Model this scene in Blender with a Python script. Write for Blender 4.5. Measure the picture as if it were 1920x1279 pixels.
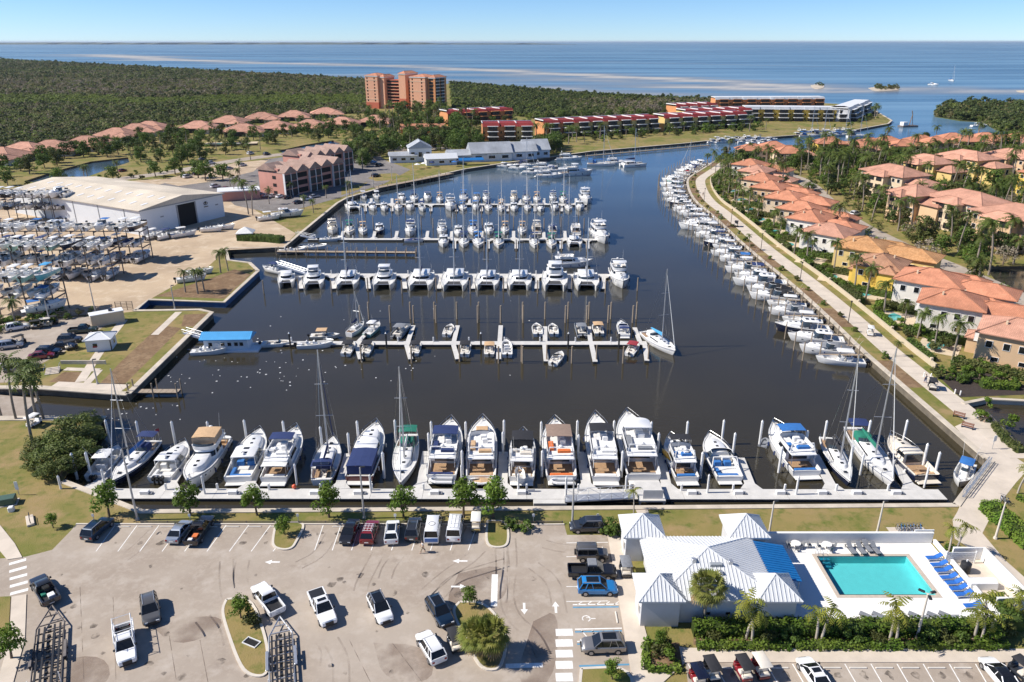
import bpy, math, random
from mathutils import Vector, Matrix
from mathutils.geometry import tessellate_polygon
import numpy as np
R=math.radians; PI=math.pi
for o in list(bpy.data.objects): bpy.data.objects.remove(o)
scene=bpy.context.scene; COL=scene.collection
# ---------------------------------------------------------------- camera
F=1400.0; CAMH=61.5; CX,CY,HZ=960.0,639.5,77.0
PITCH=math.atan((CY-HZ)/F)
cam=bpy.data.cameras.new('camera'); cam.sensor_width=36; cam.lens=36*F/1920; cam.clip_end=90000; cam.clip_start=1
camo=bpy.data.objects.new('camera',cam); COL.objects.link(camo)
camo.location=(0,0,CAMH); camo.rotation_euler=(PI/2-PITCH,0,0); scene.camera=camo
# ---------------------------------------------------------------- sky, sun, exposure
SUN_EL=R(43); SUN_AZ=R(-92)       # azimuth clockwise from +Y: the sun stands to the left
w=bpy.data.worlds.new('World'); scene.world=w; w.use_nodes=True
nt=w.node_tree; bg=nt.nodes['Background']
sky=nt.nodes.new('ShaderNodeTexSky'); sky.sky_type='NISHITA'; sky.sun_disc=False
sky.sun_elevation=SUN_EL; sky.sun_rotation=SUN_AZ; sky.altitude=0; sky.air_density=0.65; sky.dust_density=0.0; sky.ozone_density=10.0
nt.links.new(sky.outputs[0],bg.inputs[0]); bg.inputs[1].default_value=0.096
sl=bpy.data.lights.new('sun','SUN'); sl.energy=4.5; sl.angle=R(0.53); sl.color=(1,0.945,0.86)
so=bpy.data.objects.new('sun',sl); COL.objects.link(so)
sd=Vector((math.sin(SUN_AZ)*math.cos(SUN_EL),math.cos(SUN_AZ)*math.cos(SUN_EL),math.sin(SUN_EL)))
so.rotation_euler=sd.to_track_quat('Z','Y').to_euler(); so.location=(-60,60,90)
vs=scene.view_settings; vs.view_transform='Standard'; vs.look='None'; vs.exposure=0.55; vs.gamma=1
scene.render.engine='CYCLES'
scene.cycles.max_bounces=5; scene.cycles.diffuse_bounces=3; scene.cycles.glossy_bounces=3; scene.cycles.transmission_bounces=3; scene.cycles.transparent_max_bounces=6
scene.cycles.caustics_reflective=False; scene.cycles.caustics_refractive=False
rnd=random.Random(7)
LZ=1.4
def g(px,py,z=LZ):
    u=(px-CX)/F; v=-(py-CY)/F
    d=(u,math.cos(PITCH)+v*math.sin(PITCH),-math.sin(PITCH)+v*math.cos(PITCH))
    t=(z-CAMH)/d[2]
    return Vector((d[0]*t,d[1]*t,z))
def gs(l,z=LZ): return [g(a,b,z) for a,b in l]
# ---------------------------------------------------------------- materials
def hx(h):
    c=[int(h[i:i+2],16)/255 for i in (0,2,4)]
    return tuple(x/12.92 if x<=.04045 else ((x+.055)/1.055)**2.4 for x in c)
MATS={}
def mat(name,col,rough=.6,metal=0,spec=.5,var=.12,scale=1.5,bump=0,bscale=None,col2=None,rand=0,coat=0,world=False,detail=4):
    if name in MATS: return MATS[name]
    m=bpy.data.materials.new(name); m.use_nodes=True; n=m.node_tree; b=n.nodes['Principled BSDF']
    if isinstance(col,str): col=hx(col)
    if isinstance(col2,str): col2=hx(col2)
    b.inputs['Roughness'].default_value=rough; b.inputs['Metallic'].default_value=metal
    b.inputs['Specular IOR Level'].default_value=spec; b.inputs['Coat Weight'].default_value=coat
    b.inputs['Coat Roughness'].default_value=.05
    if var or col2:
        if world: v=n.nodes.new('ShaderNodeNewGeometry').outputs['Position']
        else: v=n.nodes.new('ShaderNodeTexCoord').outputs['Object']
        t=n.nodes.new('ShaderNodeTexNoise'); t.inputs['Scale'].default_value=scale; t.inputs['Detail'].default_value=detail; t.inputs['Roughness'].default_value=.62
        n.links.new(v,t.inputs['Vector'])
        r=n.nodes.new('ShaderNodeMapRange'); r.inputs[1].default_value=.3; r.inputs[2].default_value=.7
        n.links.new(t.outputs[0],r.inputs[0])
        mx=n.nodes.new('ShaderNodeMix'); mx.data_type='RGBA'
        c2=col2 if col2 else tuple(c*(1+var) for c in col); c1=col if col2 else tuple(c*(1-var) for c in col)
        mx.inputs[6].default_value=(*c1,1); mx.inputs[7].default_value=(*c2,1)
        n.links.new(r.outputs[0],mx.inputs[0]); out=mx.outputs[2]
        if rand:
            oi=n.nodes.new('ShaderNodeObjectInfo'); mr=n.nodes.new('ShaderNodeMapRange')
            mr.inputs[3].default_value=1-rand; mr.inputs[4].default_value=1+rand
            n.links.new(oi.outputs['Random'],mr.inputs[0])
            vm=n.nodes.new('ShaderNodeVectorMath'); vm.operation='SCALE'
            n.links.new(out,vm.inputs[0]); n.links.new(mr.outputs[0],vm.inputs['Scale']); out=vm.outputs[0]
        n.links.new(out,b.inputs['Base Color'])
        if bump:
            t2=n.nodes.new('ShaderNodeTexNoise'); t2.inputs['Scale'].default_value=bscale or scale*6; t2.inputs['Detail'].default_value=3
            n.links.new(v,t2.inputs['Vector'])
            bp=n.nodes.new('ShaderNodeBump'); bp.inputs['Strength'].default_value=1; bp.inputs['Distance'].default_value=bump
            n.links.new(t2.outputs[0],bp.inputs['Height']); n.links.new(bp.outputs[0],b.inputs['Normal'])
    else: b.inputs['Base Color'].default_value=(*col,1)
    MATS[name]=m; return m
def multi(name,cols,scales,rough=.9,bump=0,bscale=3,stretch=None,spec=.2):
    """ground material: cols[0] mixed with further colours by noises at the given scales (scale, low, high)"""
    m=bpy.data.materials.new(name); m.use_nodes=True; n=m.node_tree; b=n.nodes['Principled BSDF']
    b.inputs['Roughness'].default_value=rough; b.inputs['Specular IOR Level'].default_value=spec
    v=n.nodes.new('ShaderNodeNewGeometry').outputs['Position']
    if stretch:
        mp=n.nodes.new('ShaderNodeMapping'); mp.inputs['Scale'].default_value=stretch; n.links.new(v,mp.inputs[0]); v=mp.outputs[0]
    cur=None
    for i,(c,s) in enumerate(zip(cols[1:],scales)):
        t=n.nodes.new('ShaderNodeTexNoise'); t.inputs['Scale'].default_value=s[0]; t.inputs['Detail'].default_value=5; t.inputs['Roughness'].default_value=.65
        off=n.nodes.new('ShaderNodeVectorMath'); off.operation='ADD'; off.inputs[1].default_value=(17.3*i,9.1*i,3.7*i)
        n.links.new(v,off.inputs[0]); n.links.new(off.outputs[0],t.inputs['Vector'])
        r=n.nodes.new('ShaderNodeMapRange'); r.inputs[1].default_value=s[1]; r.inputs[2].default_value=s[2]; n.links.new(t.outputs[0],r.inputs[0])
        mx=n.nodes.new('ShaderNodeMix'); mx.data_type='RGBA'
        if cur is None: mx.inputs[6].default_value=(*(hx(cols[0]) if isinstance(cols[0],str) else cols[0]),1)
        else: n.links.new(cur,mx.inputs[6])
        mx.inputs[7].default_value=(*(hx(c) if isinstance(c,str) else c),1)
        n.links.new(r.outputs[0],mx.inputs[0]); cur=mx.outputs[2]
    n.links.new(cur,b.inputs['Base Color'])
    if bump:
        t2=n.nodes.new('ShaderNodeTexNoise'); t2.inputs['Scale'].default_value=bscale; t2.inputs['Detail'].default_value=4; n.links.new(v,t2.inputs['Vector'])
        bp=n.nodes.new('ShaderNodeBump'); bp.inputs['Distance'].default_value=bump; n.links.new(t2.outputs[0],bp.inputs['Height']); n.links.new(bp.outputs[0],b.inputs['Normal'])
    MATS[name]=m; return m
def uvmat(name,col,col2,du,dv,rough=.8,bump=.03,nscale=.5,mortar=None,rand=.08,metal=0):
    """tile/rib rows laid along the UVs (metres): du = piece width, dv = course height"""
    m=bpy.data.materials.new(name); m.use_nodes=True; n=m.node_tree; b=n.nodes['Principled BSDF']
    if isinstance(col,str): col=hx(col)
    if isinstance(col2,str): col2=hx(col2)
    b.inputs['Roughness'].default_value=rough; b.inputs['Specular IOR Level'].default_value=.3; b.inputs['Metallic'].default_value=metal
    uv=n.nodes.new('ShaderNodeTexCoord').outputs['UV']
    br=n.nodes.new('ShaderNodeTexBrick'); br.offset=.5; br.inputs['Scale'].default_value=1
    br.inputs['Brick Width'].default_value=du; br.inputs['Row Height'].default_value=dv; br.inputs['Mortar Size'].default_value=.03; br.inputs['Mortar Smooth'].default_value=.3
    br.inputs['Color1'].default_value=(*col,1); br.inputs['Color2'].default_value=(*col2,1); br.inputs['Mortar'].default_value=(*(mortar or tuple(c*.55 for c in col)),1)
    n.links.new(uv,br.inputs['Vector'])
    p=n.nodes.new('ShaderNodeNewGeometry').outputs['Position']
    t=n.nodes.new('ShaderNodeTexNoise'); t.inputs['Scale'].default_value=nscale; t.inputs['Detail'].default_value=5; n.links.new(p,t.inputs['Vector'])
    r=n.nodes.new('ShaderNodeMapRange'); r.inputs[1].default_value=.3; r.inputs[2].default_value=.7; r.inputs[3].default_value=.78; r.inputs[4].default_value=1.15; n.links.new(t.outputs[0],r.inputs[0])
    oi=n.nodes.new('ShaderNodeObjectInfo'); mr=n.nodes.new('ShaderNodeMapRange'); mr.inputs[3].default_value=1-rand; mr.inputs[4].default_value=1+rand
    n.links.new(oi.outputs['Random'],mr.inputs[0])
    mu=n.nodes.new('ShaderNodeMath'); mu.operation='MULTIPLY'; n.links.new(r.outputs[0],mu.inputs[0]); n.links.new(mr.outputs[0],mu.inputs[1])
    vm=n.nodes.new('ShaderNodeVectorMath'); vm.operation='SCALE'; n.links.new(br.outputs[0],vm.inputs[0]); n.links.new(mu.outputs[0],vm.inputs['Scale'])
    n.links.new(vm.outputs[0],b.inputs['Base Color'])
    bp=n.nodes.new('ShaderNodeBump'); bp.inputs['Distance'].default_value=bump; bp.invert=True; n.links.new(br.outputs['Fac'],bp.inputs['Height']); n.links.new(bp.outputs[0],b.inputs['Normal'])
    MATS[name]=m; return m
# ---------------------------------------------------------------- mesh builder
class M:
    def __init__(s): s.v=[]; s.f=[]; s.uv=None
    def add(s,vs,fs):
        o=len(s.v); s.v+=[tuple(p) for p in vs]; s.f+=[tuple(i+o for i in f) for f in fs]; return s
    def bx(s,x0,x1,y0,y1,z0,z1):
        return s.add([(x0,y0,z0),(x1,y0,z0),(x1,y1,z0),(x0,y1,z0),(x0,y0,z1),(x1,y0,z1),(x1,y1,z1),(x0,y1,z1)],[(3,2,1,0),(4,5,6,7),(0,1,5,4),(1,2,6,5),(2,3,7,6),(3,0,4,7)])
    def cbx(s,c,d,rz=0,ry=0):
        mt=Matrix.Rotation(rz,3,'Z')@Matrix.Rotation(ry,3,'Y'); o=len(s.v); m=M().bx(-d[0]/2,d[0]/2,-d[1]/2,d[1]/2,-d[2]/2,d[2]/2)
        return s.add([mt@Vector(p)+Vector(c) for p in m.v],m.f)
    def rbx(s,x0,x1,y0,y1,z0,z1,c=.05):
        """box with chamfered top and vertical edges"""
        def oc(e): return [(x0+e,y0+e+c),(x0+e+c,y0+e),(x1-e-c,y0+e),(x1-e,y0+e+c),(x1-e,y1-e-c),(x1-e-c,y1-e),(x0+e+c,y1-e),(x0+e,y1-e-c)]
        return s.loft([[(a,b,z0) for a,b in oc(0)],[(a,b,z1-c) for a,b in oc(0)],[(a,b,z1) for a,b in oc(c)]])
    def tube(s,a,b,r,r2=None,n=5,cap=True):
        a=Vector(a); b=Vector(b); d=b-a
        if d.length<1e-6: return s
        q=d.to_track_quat('Z','Y'); r2=r if r2 is None else r2
        ra=[a+q@Vector((r*math.cos(2*PI*i/n),r*math.sin(2*PI*i/n),0)) for i in range(n)]
        rb=[b+q@Vector((r2*math.cos(2*PI*i/n),r2*math.sin(2*PI*i/n),0)) for i in range(n)]
        return s.loft([ra,rb],cap,cap)
    def path(s,pts,r,n=4,r2=None):
        k=len(pts)-1
        for i in range(k):
            a=r if r2 is None else r+(r2-r)*i/k; b=r if r2 is None else r+(r2-r)*(i+1)/k
            s.tube(pts[i],pts[i+1],a,b,n)
        return s
    def loft(s,rings,cap0=True,cap1=True,closed=True):
        n=len(rings[0]); o=len(s.v)
        for r in rings: s.v+=[tuple(p) for p in r]
        for k in range(len(rings)-1):
            for i in range(n if closed else n-1):
                j=(i+1)%n; s.f.append((o+k*n+i,o+k*n+j,o+(k+1)*n+j,o+(k+1)*n+i))
        if cap0: s.f.append(tuple(o+i for i in range(n))[::-1])
        if cap1: s.f.append(tuple(o+(len(rings)-1)*n+i for i in range(n)))
        return s
    def prism(s,bot,top,z0,z1): return s.loft([[(a,b,z0) for a,b in bot],[(a,b,z1) for a,b in top]])
    def ball(s,c,r,n=7,m=4,sz=1,sx=1):
        rings=[]
        for k in range(m+1):
            a=-PI/2+PI*k/m; rr=max(r*math.cos(a),.001)
            rings.append([(c[0]+sx*rr*math.cos(2*PI*i/n),c[1]+rr*math.sin(2*PI*i/n),c[2]+sz*r*math.sin(a)) for i in range(n)])
        return s.loft(rings)
    def quad(s,a,b,c,d): return s.add([a,b,c,d],[(0,1,2,3)])
    def poly(s,pts):
        """possibly concave flat polygon"""
        t=[tuple(x) for x in tessellate_polygon([[Vector(p) for p in pts]])]; a,b,c=[Vector(pts[i]) for i in t[0]]
        if (b-a).cross(c-a).z<0: t=[x[::-1] for x in t]
        return s.add(pts,t)
    def move(s,x=0,y=0,z=0,rz=0):
        c,k=math.cos(rz),math.sin(rz); s.v=[(a*c-b*k+x,a*k+b*c+y,d+z) for a,b,d in s.v]; return s
    def join(s,o): return s.add(o.v,o.f)
    def mesh(s,name,m=None,smooth=None,uv=False):
        me=bpy.data.meshes.new(name); me.from_pydata(s.v,[],s.f)
        if m: me.materials.append(m)
        if smooth:
            me.polygons.foreach_set('use_smooth',[True]*len(me.polygons)); me.set_sharp_from_angle(angle=R(smooth))
        if uv:
            ul=me.uv_layers.new(name='uv'); d=[]
            for p in me.polygons:
                nn=p.normal; u=Vector((-nn.y,nn.x,0))
                if u.length<1e-4: u=Vector((1,0,0))
                u.normalize(); vv=nn.cross(u)
                for vi in p.vertices:
                    co=me.vertices[vi].co; d+= [co.dot(u),co.dot(vv)]
            ul.data.foreach_set('uv',d)
        return me
def setp(o,label=None,cat=None,group=None,kind=None):
    if label: o['label']=label
    if cat: o['category']=cat
    if group: o['group']=group
    if kind: o['kind']=kind
    return o
def ob(name,me,parent=None,loc=(0,0,0),rz=0,sc=None,m=None,label=None,cat=None,group=None,kind=None):
    o=bpy.data.objects.new(name,me); COL.objects.link(o)
    o.location=loc; o.rotation_euler=(0,0,rz)
    if sc is not None: o.scale=sc if hasattr(sc,'__len__') else (sc,sc,sc)
    if parent: o.parent=parent
    if m: o.material_slots[0].link='OBJECT'; o.material_slots[0].material=m
    return setp(o,label,cat,group,kind)
def emp(name,loc,rz=0,label=None,cat=None,group=None,sc=None):
    o=ob(name,None,None,loc,rz,sc); o.empty_display_size=.3
    return setp(o,label,cat,group)
class Proto:
    def __init__(s): s.parts=[]
    def p(s,name,mb,m,parent=-1,smooth=None,uv=False,loc=(0,0,0),kind=None):
        me=mb.mesh(name,m,smooth,uv) if isinstance(mb,M) else mb
        s.parts.append((name,me,parent,loc,kind)); return len(s.parts)-1
    def place(s,name,loc,rz=0,sc=None,mats=None,skip=(),label=None,cat=None,group=None):
        root=emp(name,loc,rz,label,cat,group,sc); os=[]
        for (n,me,pa,l,k) in s.parts:
            if n in skip or (pa>=0 and os[pa] is None): os.append(None); continue
            mm=mats.get(n) if mats else None
            os.append(ob(n,me,os[pa] if pa>=0 else root,l,m=mm,kind=k))
        return root
ORD=['first','second','third','fourth','fifth','sixth','seventh','eighth','ninth','tenth','eleventh','twelfth','thirteenth','fourteenth','fifteenth','sixteenth','seventeenth','eighteenth','nineteenth','twentieth']
for tens in ('twenty','thirty','forty','fifty','sixty','seventy'):
    for u in range(1,11):
        ORD.append(tens+'-'+ORD[u-1] if u<10 else {'twenty':'thirtieth','thirty':'fortieth','forty':'fiftieth','fifty':'sixtieth','sixty':'seventieth','seventy':'eightieth'}[tens])
def sheet(name,pts,z,m,parent=None,kind='structure',thick=0,label=None,cat=None,holes=()):
    """flat ground sheet from world points (x,y); thick gives it sides"""
    loops=[[Vector((p[0],p[1],z)) for p in pts]]+[[Vector((p[0],p[1],z)) for p in h] for h in holes]
    mb=M(); allp=[p for l in loops for p in l]
    mb.add(allp,[tuple(t) for t in tessellate_polygon(loops)])
    if thick:
        for l in loops:
            n=len(l)
            for i in range(n):
                a,b=l[i],l[(i+1)%n]; mb.quad(a,b,(b[0],b[1],z-thick),(a[0],a[1],z-thick))
    return ob(name,mb.mesh(name,m),parent,kind=kind if not parent else None,label=label,cat=cat)
def offs(pts,d,closed=False):
    """offset a polyline sideways in plan"""
    out=[]; n=len(pts)
    for i in range(n):
        a=Vector(pts[max(i-1,0)][:2]) if not closed else Vector(pts[i-1][:2]); b=Vector(pts[min(i+1,n-1)][:2]) if not closed else Vector(pts[(i+1)%n][:2])
        t=(b-a); t.normalize(); out.append((pts[i][0]-t.y*d,pts[i][1]+t.x*d))
    return out
def strip_mb(pts,d0,d1,z0,z1):
    a=offs(pts,d0); b=offs(pts,d1)
    rings=[[(p[0],p[1],z0),(p[0],p[1],z1),(q[0],q[1],z1),(q[0],q[1],z0)] for p,q in zip(a,b)]
    return M().loft(rings)
def resample(pts,step):
    out=[Vector(pts[0][:2])]; acc=0
    P=[Vector(p[:2]) for p in pts]; d=[0]
    for a,b in zip(P,P[1:]): d.append(d[-1]+(b-a).length)
    n=max(1,round(d[-1]/step)); res=[]
    for k in range(n+1):
        s=d[-1]*k/n; i=0
        while i<len(P)-2 and d[i+1]<s: i+=1
        res.append(P[i].lerp(P[i+1],(s-d[i])/max(d[i+1]-d[i],1e-6)))
    return res
def smoothline(pts,n=2):
    P=[Vector(p[:2]) for p in pts]
    for _ in range(n):
        Q=[P[0]]
        for a,b in zip(P,P[1:]): Q+= [a.lerp(b,.25),a.lerp(b,.75)]
        P=Q+[P[-1]]
    return P
# ================================================================ setting materials
GRASS=multi('lawn_grass',[(.165,.165,.04),(.27,.205,.08),(.10,.135,.024),(.31,.22,.105)],[(.055,.40,.58),(.5,.5,.7),(.14,.53,.68)],bump=.05,bscale=6)
ASPH=multi('weathered_asphalt',[(.395,.335,.275),(.32,.262,.21),(.46,.40,.34),(.235,.19,.155),(.43,.36,.295)],[(.07,.4,.62),(.35,.5,.72),(.16,.63,.76),(1.8,.5,.8)],bump=.01,bscale=12)
ASPHG=multi('grey_asphalt',[(.22,.20,.19),(.17,.155,.145),(.27,.25,.235)],[(.06,.4,.6),(.5,.5,.7)],bump=.01,bscale=8)
SAND=multi('yard_shell_sand',[(.51,.39,.265),(.40,.30,.205),(.59,.48,.35),(.30,.23,.16)],[(.04,.4,.6),(.2,.5,.7),(.09,.6,.74)],bump=.02,bscale=5)
CONC=mat('pale_concrete',(.58,.50,.41),.85,var=.12,scale=.35,bump=.006,world=True)
CONC2=mat('seawall_concrete',(.52,.45,.36),.85,var=.2,scale=.4,bump=.01,world=True)
KERB=mat('kerb_concrete',(.60,.54,.46),.8,var=.1,scale=.6,world=True)
WALLD=mat('stained_wall_concrete',(.20,.165,.12),.9,col2=(.10,.085,.065),scale=.5,world=True,bump=.02)
BLUEW=mat('blue_painted_wall',(.03,.13,.30),.6,col2=(.015,.07,.17),scale=.5,world=True)
MULCH=multi('brown_mulch',[(.20,.125,.07),(.28,.19,.11),(.13,.085,.05)],[(.4,.45,.65),(1.5,.5,.7)],bump=.05,bscale=7)
DARKM=mat('dark_mulch',(.045,.032,.025),.95,var=.3,scale=2,world=True,bump=.05)
LINE=mat('road_paint_white',(.78,.76,.72),.7,var=.14,scale=2.5,world=True)
LINEB=mat('road_paint_blue',(.10,.27,.42),.7,var=.14,scale=2.5,world=True)
DOCKT=mat('dock_concrete',(.57,.55,.515),.8,var=.1,scale=.8,world=True)
DOCKF=mat('dock_waler',(.035,.04,.05),.8,var=.3)
WOOD=mat('weathered_timber',(.33,.26,.19),.85,var=.25,scale=3)
POOLD=mat('white_pool_deck',(.80,.78,.75),.7,var=.04,scale=.5,world=True)
FORESTF=multi('mangrove_floor',[(.085,.10,.035),(.20,.165,.11),(.06,.08,.028)],[(.01,.45,.62),(.1,.5,.7)],bump=0)
# ================================================================ land
L_FRONT=[(1793,948),(265,960),(118,903),(150,852),(188,800),(196,785)]
L_RAMP=[(-160,785),(-160,727),(75,727),(240,739)]
L_WEST=[(240,739),(397,586),(375,581),(252,583),(279,562),(420,567),(484,508),(468,493),(428,488),(424,466),(532,464),(560,440),(632,381),(650,371),(715,352),(845,323),(872,317),(945,306),(1020,296)]
L_NORTH=[(1020,296),(1107,284),(1280,269),(1335,263),(1457,256),(1590,246),(1665,232),(1672,226),(1640,207)]
L_COAST=[(1610,197),(1500,191),(1340,185),(1250,184),(1120,177),(1000,168),(880,160),(700,148),(600,143),(400,132),(200,121),(0,110),(-400,101),(-1500,99)]
L_EAST=[(1920,259),(1800,259),(1700,267),(1540,284),(1480,287),(1345,299),(1311,321),(1294,331),(1288,339),(1292,359),(1305,379),(1326,395),(1356,422),(1389,454),(1429,488),(1467,518),(1511,556),(1567,608),(1611,652),(1651,687),(1850,860),(1858,864),(1806,930),(1793,948)]
EASTLINE=smoothline(gs(L_EAST[5:21]),2)
outer=[p.xy for p in gs(L_FRONT+L_RAMP+L_WEST[1:]+L_NORTH[1:]+L_COAST)]+[Vector((-9000,-150)),Vector((900,-150)),Vector((900,560))]+[p.xy for p in gs(L_EAST[:6])]+EASTLINE[1:-1]+[p.xy for p in gs(L_EAST[20:-1])]
LAGOON=gs([(1806,757),(1850,748),(1930,752),(2100,760),(2100,905),(1930,850),(1895,832),(1868,802),(1835,777)])
POND=[g(*p) for p in [(45,340),(100,322),(170,303),(240,295),(243,304),(215,313),(150,336),(110,346)]]
POND2=gs([(520,283),(570,272),(625,263),(642,268),(600,282),(540,290)])
CANAL=gs([(1845,500),(1960,498),(1990,560),(1900,556),(1870,530)])
PX0,PX1,PY0,PY1=38.3,49.6,69.9,77.0      # swimming pool, metres
POOLH=[(PX0,PY0),(PX1,PY0),(PX1,PY1),(PX0,PY1)]
sheet('ground',outer,LZ,GRASS,holes=[[p.xy for p in h] for h in (LAGOON,POND,POND2,CANAL)]+[POOLH])
# forest floor sheets
FOR_W=gs([(-1500,101),(-400,104),(0,113),(200,124),(400,135),(600,146),(690,152),(690,213),(560,215),(440,228),(300,236),(150,262),(0,284),(-500,330),(-1600,420)])
FOR_C=gs([(845,158),(1000,171),(1120,180),(1250,187),(1335,188),(1330,200),(1270,205),(1180,218),(1010,224),(930,212),(850,206)])
sheet('forest_floor',[p.xy for p in FOR_W],LZ+.06,FORESTF); sheet('forest_floor',[p.xy for p in FOR_C],LZ+.06,FORESTF)
PALEF=multi('bare_mud_floor',[(.30,.26,.21),(.38,.33,.27),(.14,.13,.08)],[(.02,.45,.6),(.05,.5,.66)])
sheet('mud_flat',[p.xy for p in gs([(-300,186),(0,181),(120,176),(280,171),(430,171),(420,158),(250,160),(100,162),(0,166),(-300,172)])],LZ+.12,PALEF)
# east island with mangroves
ISL=gs([(1752,218),(1768,203),(1850,199),(1930,200),(2300,205),(2300,262),(1930,250),(1868,243),(1840,228),(1800,226)],.6)
sheet('shore',[p.xy for p in ISL],.6,FORESTF,thick=1.5)
# ================================================================ water
def water_mat():
    m=bpy.data.materials.new('water'); m.use_nodes=True; n=m.node_tree; lk=n.links.new
    n.nodes.remove(n.nodes['Principled BSDF']); out=n.nodes['Material Output']
    pos=n.nodes.new('ShaderNodeNewGeometry').outputs['Position']
    sep=n.nodes.new('ShaderNodeSeparateXYZ'); lk(pos,sep.inputs[0])
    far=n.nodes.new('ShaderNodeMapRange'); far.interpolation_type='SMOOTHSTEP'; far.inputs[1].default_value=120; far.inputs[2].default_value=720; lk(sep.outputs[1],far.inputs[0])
    def noise(sc,scale=1,det=4,rough=.6):
        mp=n.nodes.new('ShaderNodeMapping'); mp.inputs['Scale'].default_value=sc; lk(pos,mp.inputs[0])
        t=n.nodes.new('ShaderNodeTexNoise'); t.inputs['Scale'].default_value=scale; t.inputs['Detail'].default_value=det; t.inputs['Roughness'].default_value=rough; lk(mp.outputs[0],t.inputs['Vector']); return t.outputs[0]
    def rng(x,a,b,c=0,d=1):
        r=n.nodes.new('ShaderNodeMapRange'); r.inputs[1].default_value=a; r.inputs[2].default_value=b; r.inputs[3].default_value=c; r.inputs[4].default_value=d; lk(x,r.inputs[0]); return r.outputs[0]
    def mix(f,a,b):
        x=n.nodes.new('ShaderNodeMix'); x.data_type='RGBA'; lk(f,x.inputs[0])
        for k,c in ((6,a),(7,b)):
            if isinstance(c,tuple): x.inputs[k].default_value=(*c,1)
            else: lk(c,x.inputs[k])
        return x.outputs[2]
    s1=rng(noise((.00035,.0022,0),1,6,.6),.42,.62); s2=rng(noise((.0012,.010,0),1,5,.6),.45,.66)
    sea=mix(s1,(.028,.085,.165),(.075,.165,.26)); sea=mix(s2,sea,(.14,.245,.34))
    at=n.nodes.new('ShaderNodeAttribute'); at.attribute_name='sand'
    an=n.nodes.new('ShaderNodeMath'); an.operation='MULTIPLY'; lk(at.outputs['Fac'],an.inputs[0]); lk(rng(noise((.0016,.007,0),1,6,.7),.32,.60,.25,1.25),an.inputs[1])
    sea=mix(rng(an.outputs[0],.05,.5),sea,(.20,.20,.20)); sea=mix(rng(an.outputs[0],.45,.95),sea,(.50,.42,.32))
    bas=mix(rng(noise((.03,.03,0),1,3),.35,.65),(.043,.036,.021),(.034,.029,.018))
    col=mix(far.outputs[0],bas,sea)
    dif=n.nodes.new('ShaderNodeBsdfDiffuse'); lk(col,dif.inputs[0])
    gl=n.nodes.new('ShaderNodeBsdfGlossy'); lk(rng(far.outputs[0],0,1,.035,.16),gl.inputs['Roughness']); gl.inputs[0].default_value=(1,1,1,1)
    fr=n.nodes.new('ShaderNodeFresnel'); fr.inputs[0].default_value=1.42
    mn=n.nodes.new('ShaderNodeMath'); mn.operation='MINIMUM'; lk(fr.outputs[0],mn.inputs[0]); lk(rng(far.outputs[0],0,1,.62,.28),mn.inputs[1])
    bp=n.nodes.new('ShaderNodeBump'); bp.inputs['Distance'].default_value=.05; bp.inputs['Strength'].default_value=.42
    lk(noise((.55,1.5,1),1.0,4,.6),bp.inputs['Height']); lk(bp.outputs[0],gl.inputs['Normal']); lk(bp.outputs[0],fr.inputs['Normal'])
    ms=n.nodes.new('ShaderNodeMixShader'); lk(mn.outputs[0],ms.inputs[0]); lk(dif.outputs[0],ms.inputs[1]); lk(gl.outputs[0],ms.inputs[2]); lk(ms.outputs[0],out.inputs[0])
    MATS['water']=m; return m
WATER=water_mat()
def build_water():
    rows=[-60.,0.,60.]+[60+i*60. for i in range(1,12)]
    y=720.
    while y<62000: rows.append(y); y*=1.035
    nx=200; us=np.linspace(-1.6,1.6,nx); V=[];A=[]
    bars=[([(185,103),(230,106),(330,113),(520,119),(700,123),(900,131),(1050,139),(1200,146),(1330,152),(1450,160),(1540,166)],.030,1.0),
          ([(1300,163),(1450,168),(1560,172),(1650,170),(1700,166)],.03,.9),([(1790,167),(1860,172),(1990,171),(2200,168)],.05,.7),
          ([(700,141),(860,154),(1000,162),(1120,172),(1240,178)],.035,.6),([(560,108),(800,112),(1100,116),(1500,124)],.02,.25),([(930,140),(1100,150),(1250,160),(1400,166)],.05,.45)]
    B=[]
    for l,wd,st in bars:
        P=[g(a,b,0) for a,b in l]; B.append((P,wd,st))
    for yy in rows:
        w_=max(yy,500)
        for u in us: V.append((u*w_,yy,0))
    V=np.array(V); X=V[:,0];Y=V[:,1]; A=np.zeros(len(V))
    # distances are judged in (bearing, log range), so a bar keeps its shape at every range
    rngs=np.log(np.maximum(Y,50)); brg=X/np.maximum(Y,50)
    for P,wd,st in B:
        best=np.full(len(V),9.)
        for a,b in zip(P,P[1:]):
            ax,ay=a.x/a.y,math.log(a.y); bx_,by=b.x/b.y,math.log(b.y)
            t=np.clip(((brg-ax)*(bx_-ax)+(rngs-ay)*(by-ay)*.3)/((bx_-ax)**2+.3*(by-ay)**2+1e-9),0,1)
            dx=(brg-ax-t*(bx_-ax))*.35; dy=rngs-ay-t*(by-ay); best=np.minimum(best,np.sqrt(dx*dx+dy*dy))
        A=np.maximum(A,st*np.exp(-(best/wd)**2))
    nr=len(rows); f=[]
    for r in range(nr-1):
        for c in range(nx-1):
            i=r*nx+c; f.append((i,i+1,i+nx+1,i+nx))
    me=bpy.data.meshes.new('water'); me.from_pydata(V.tolist(),[],f); me.materials.append(WATER)
    at=me.attributes.new('sand','FLOAT','POINT'); at.data.foreach_set('value',A.astype(np.float32))
    ob('water',me,kind='structure')
build_water()
SANDB=mat('wet_sand',(.52,.44,.34),.9,var=.15,scale=.05,world=True)
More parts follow.
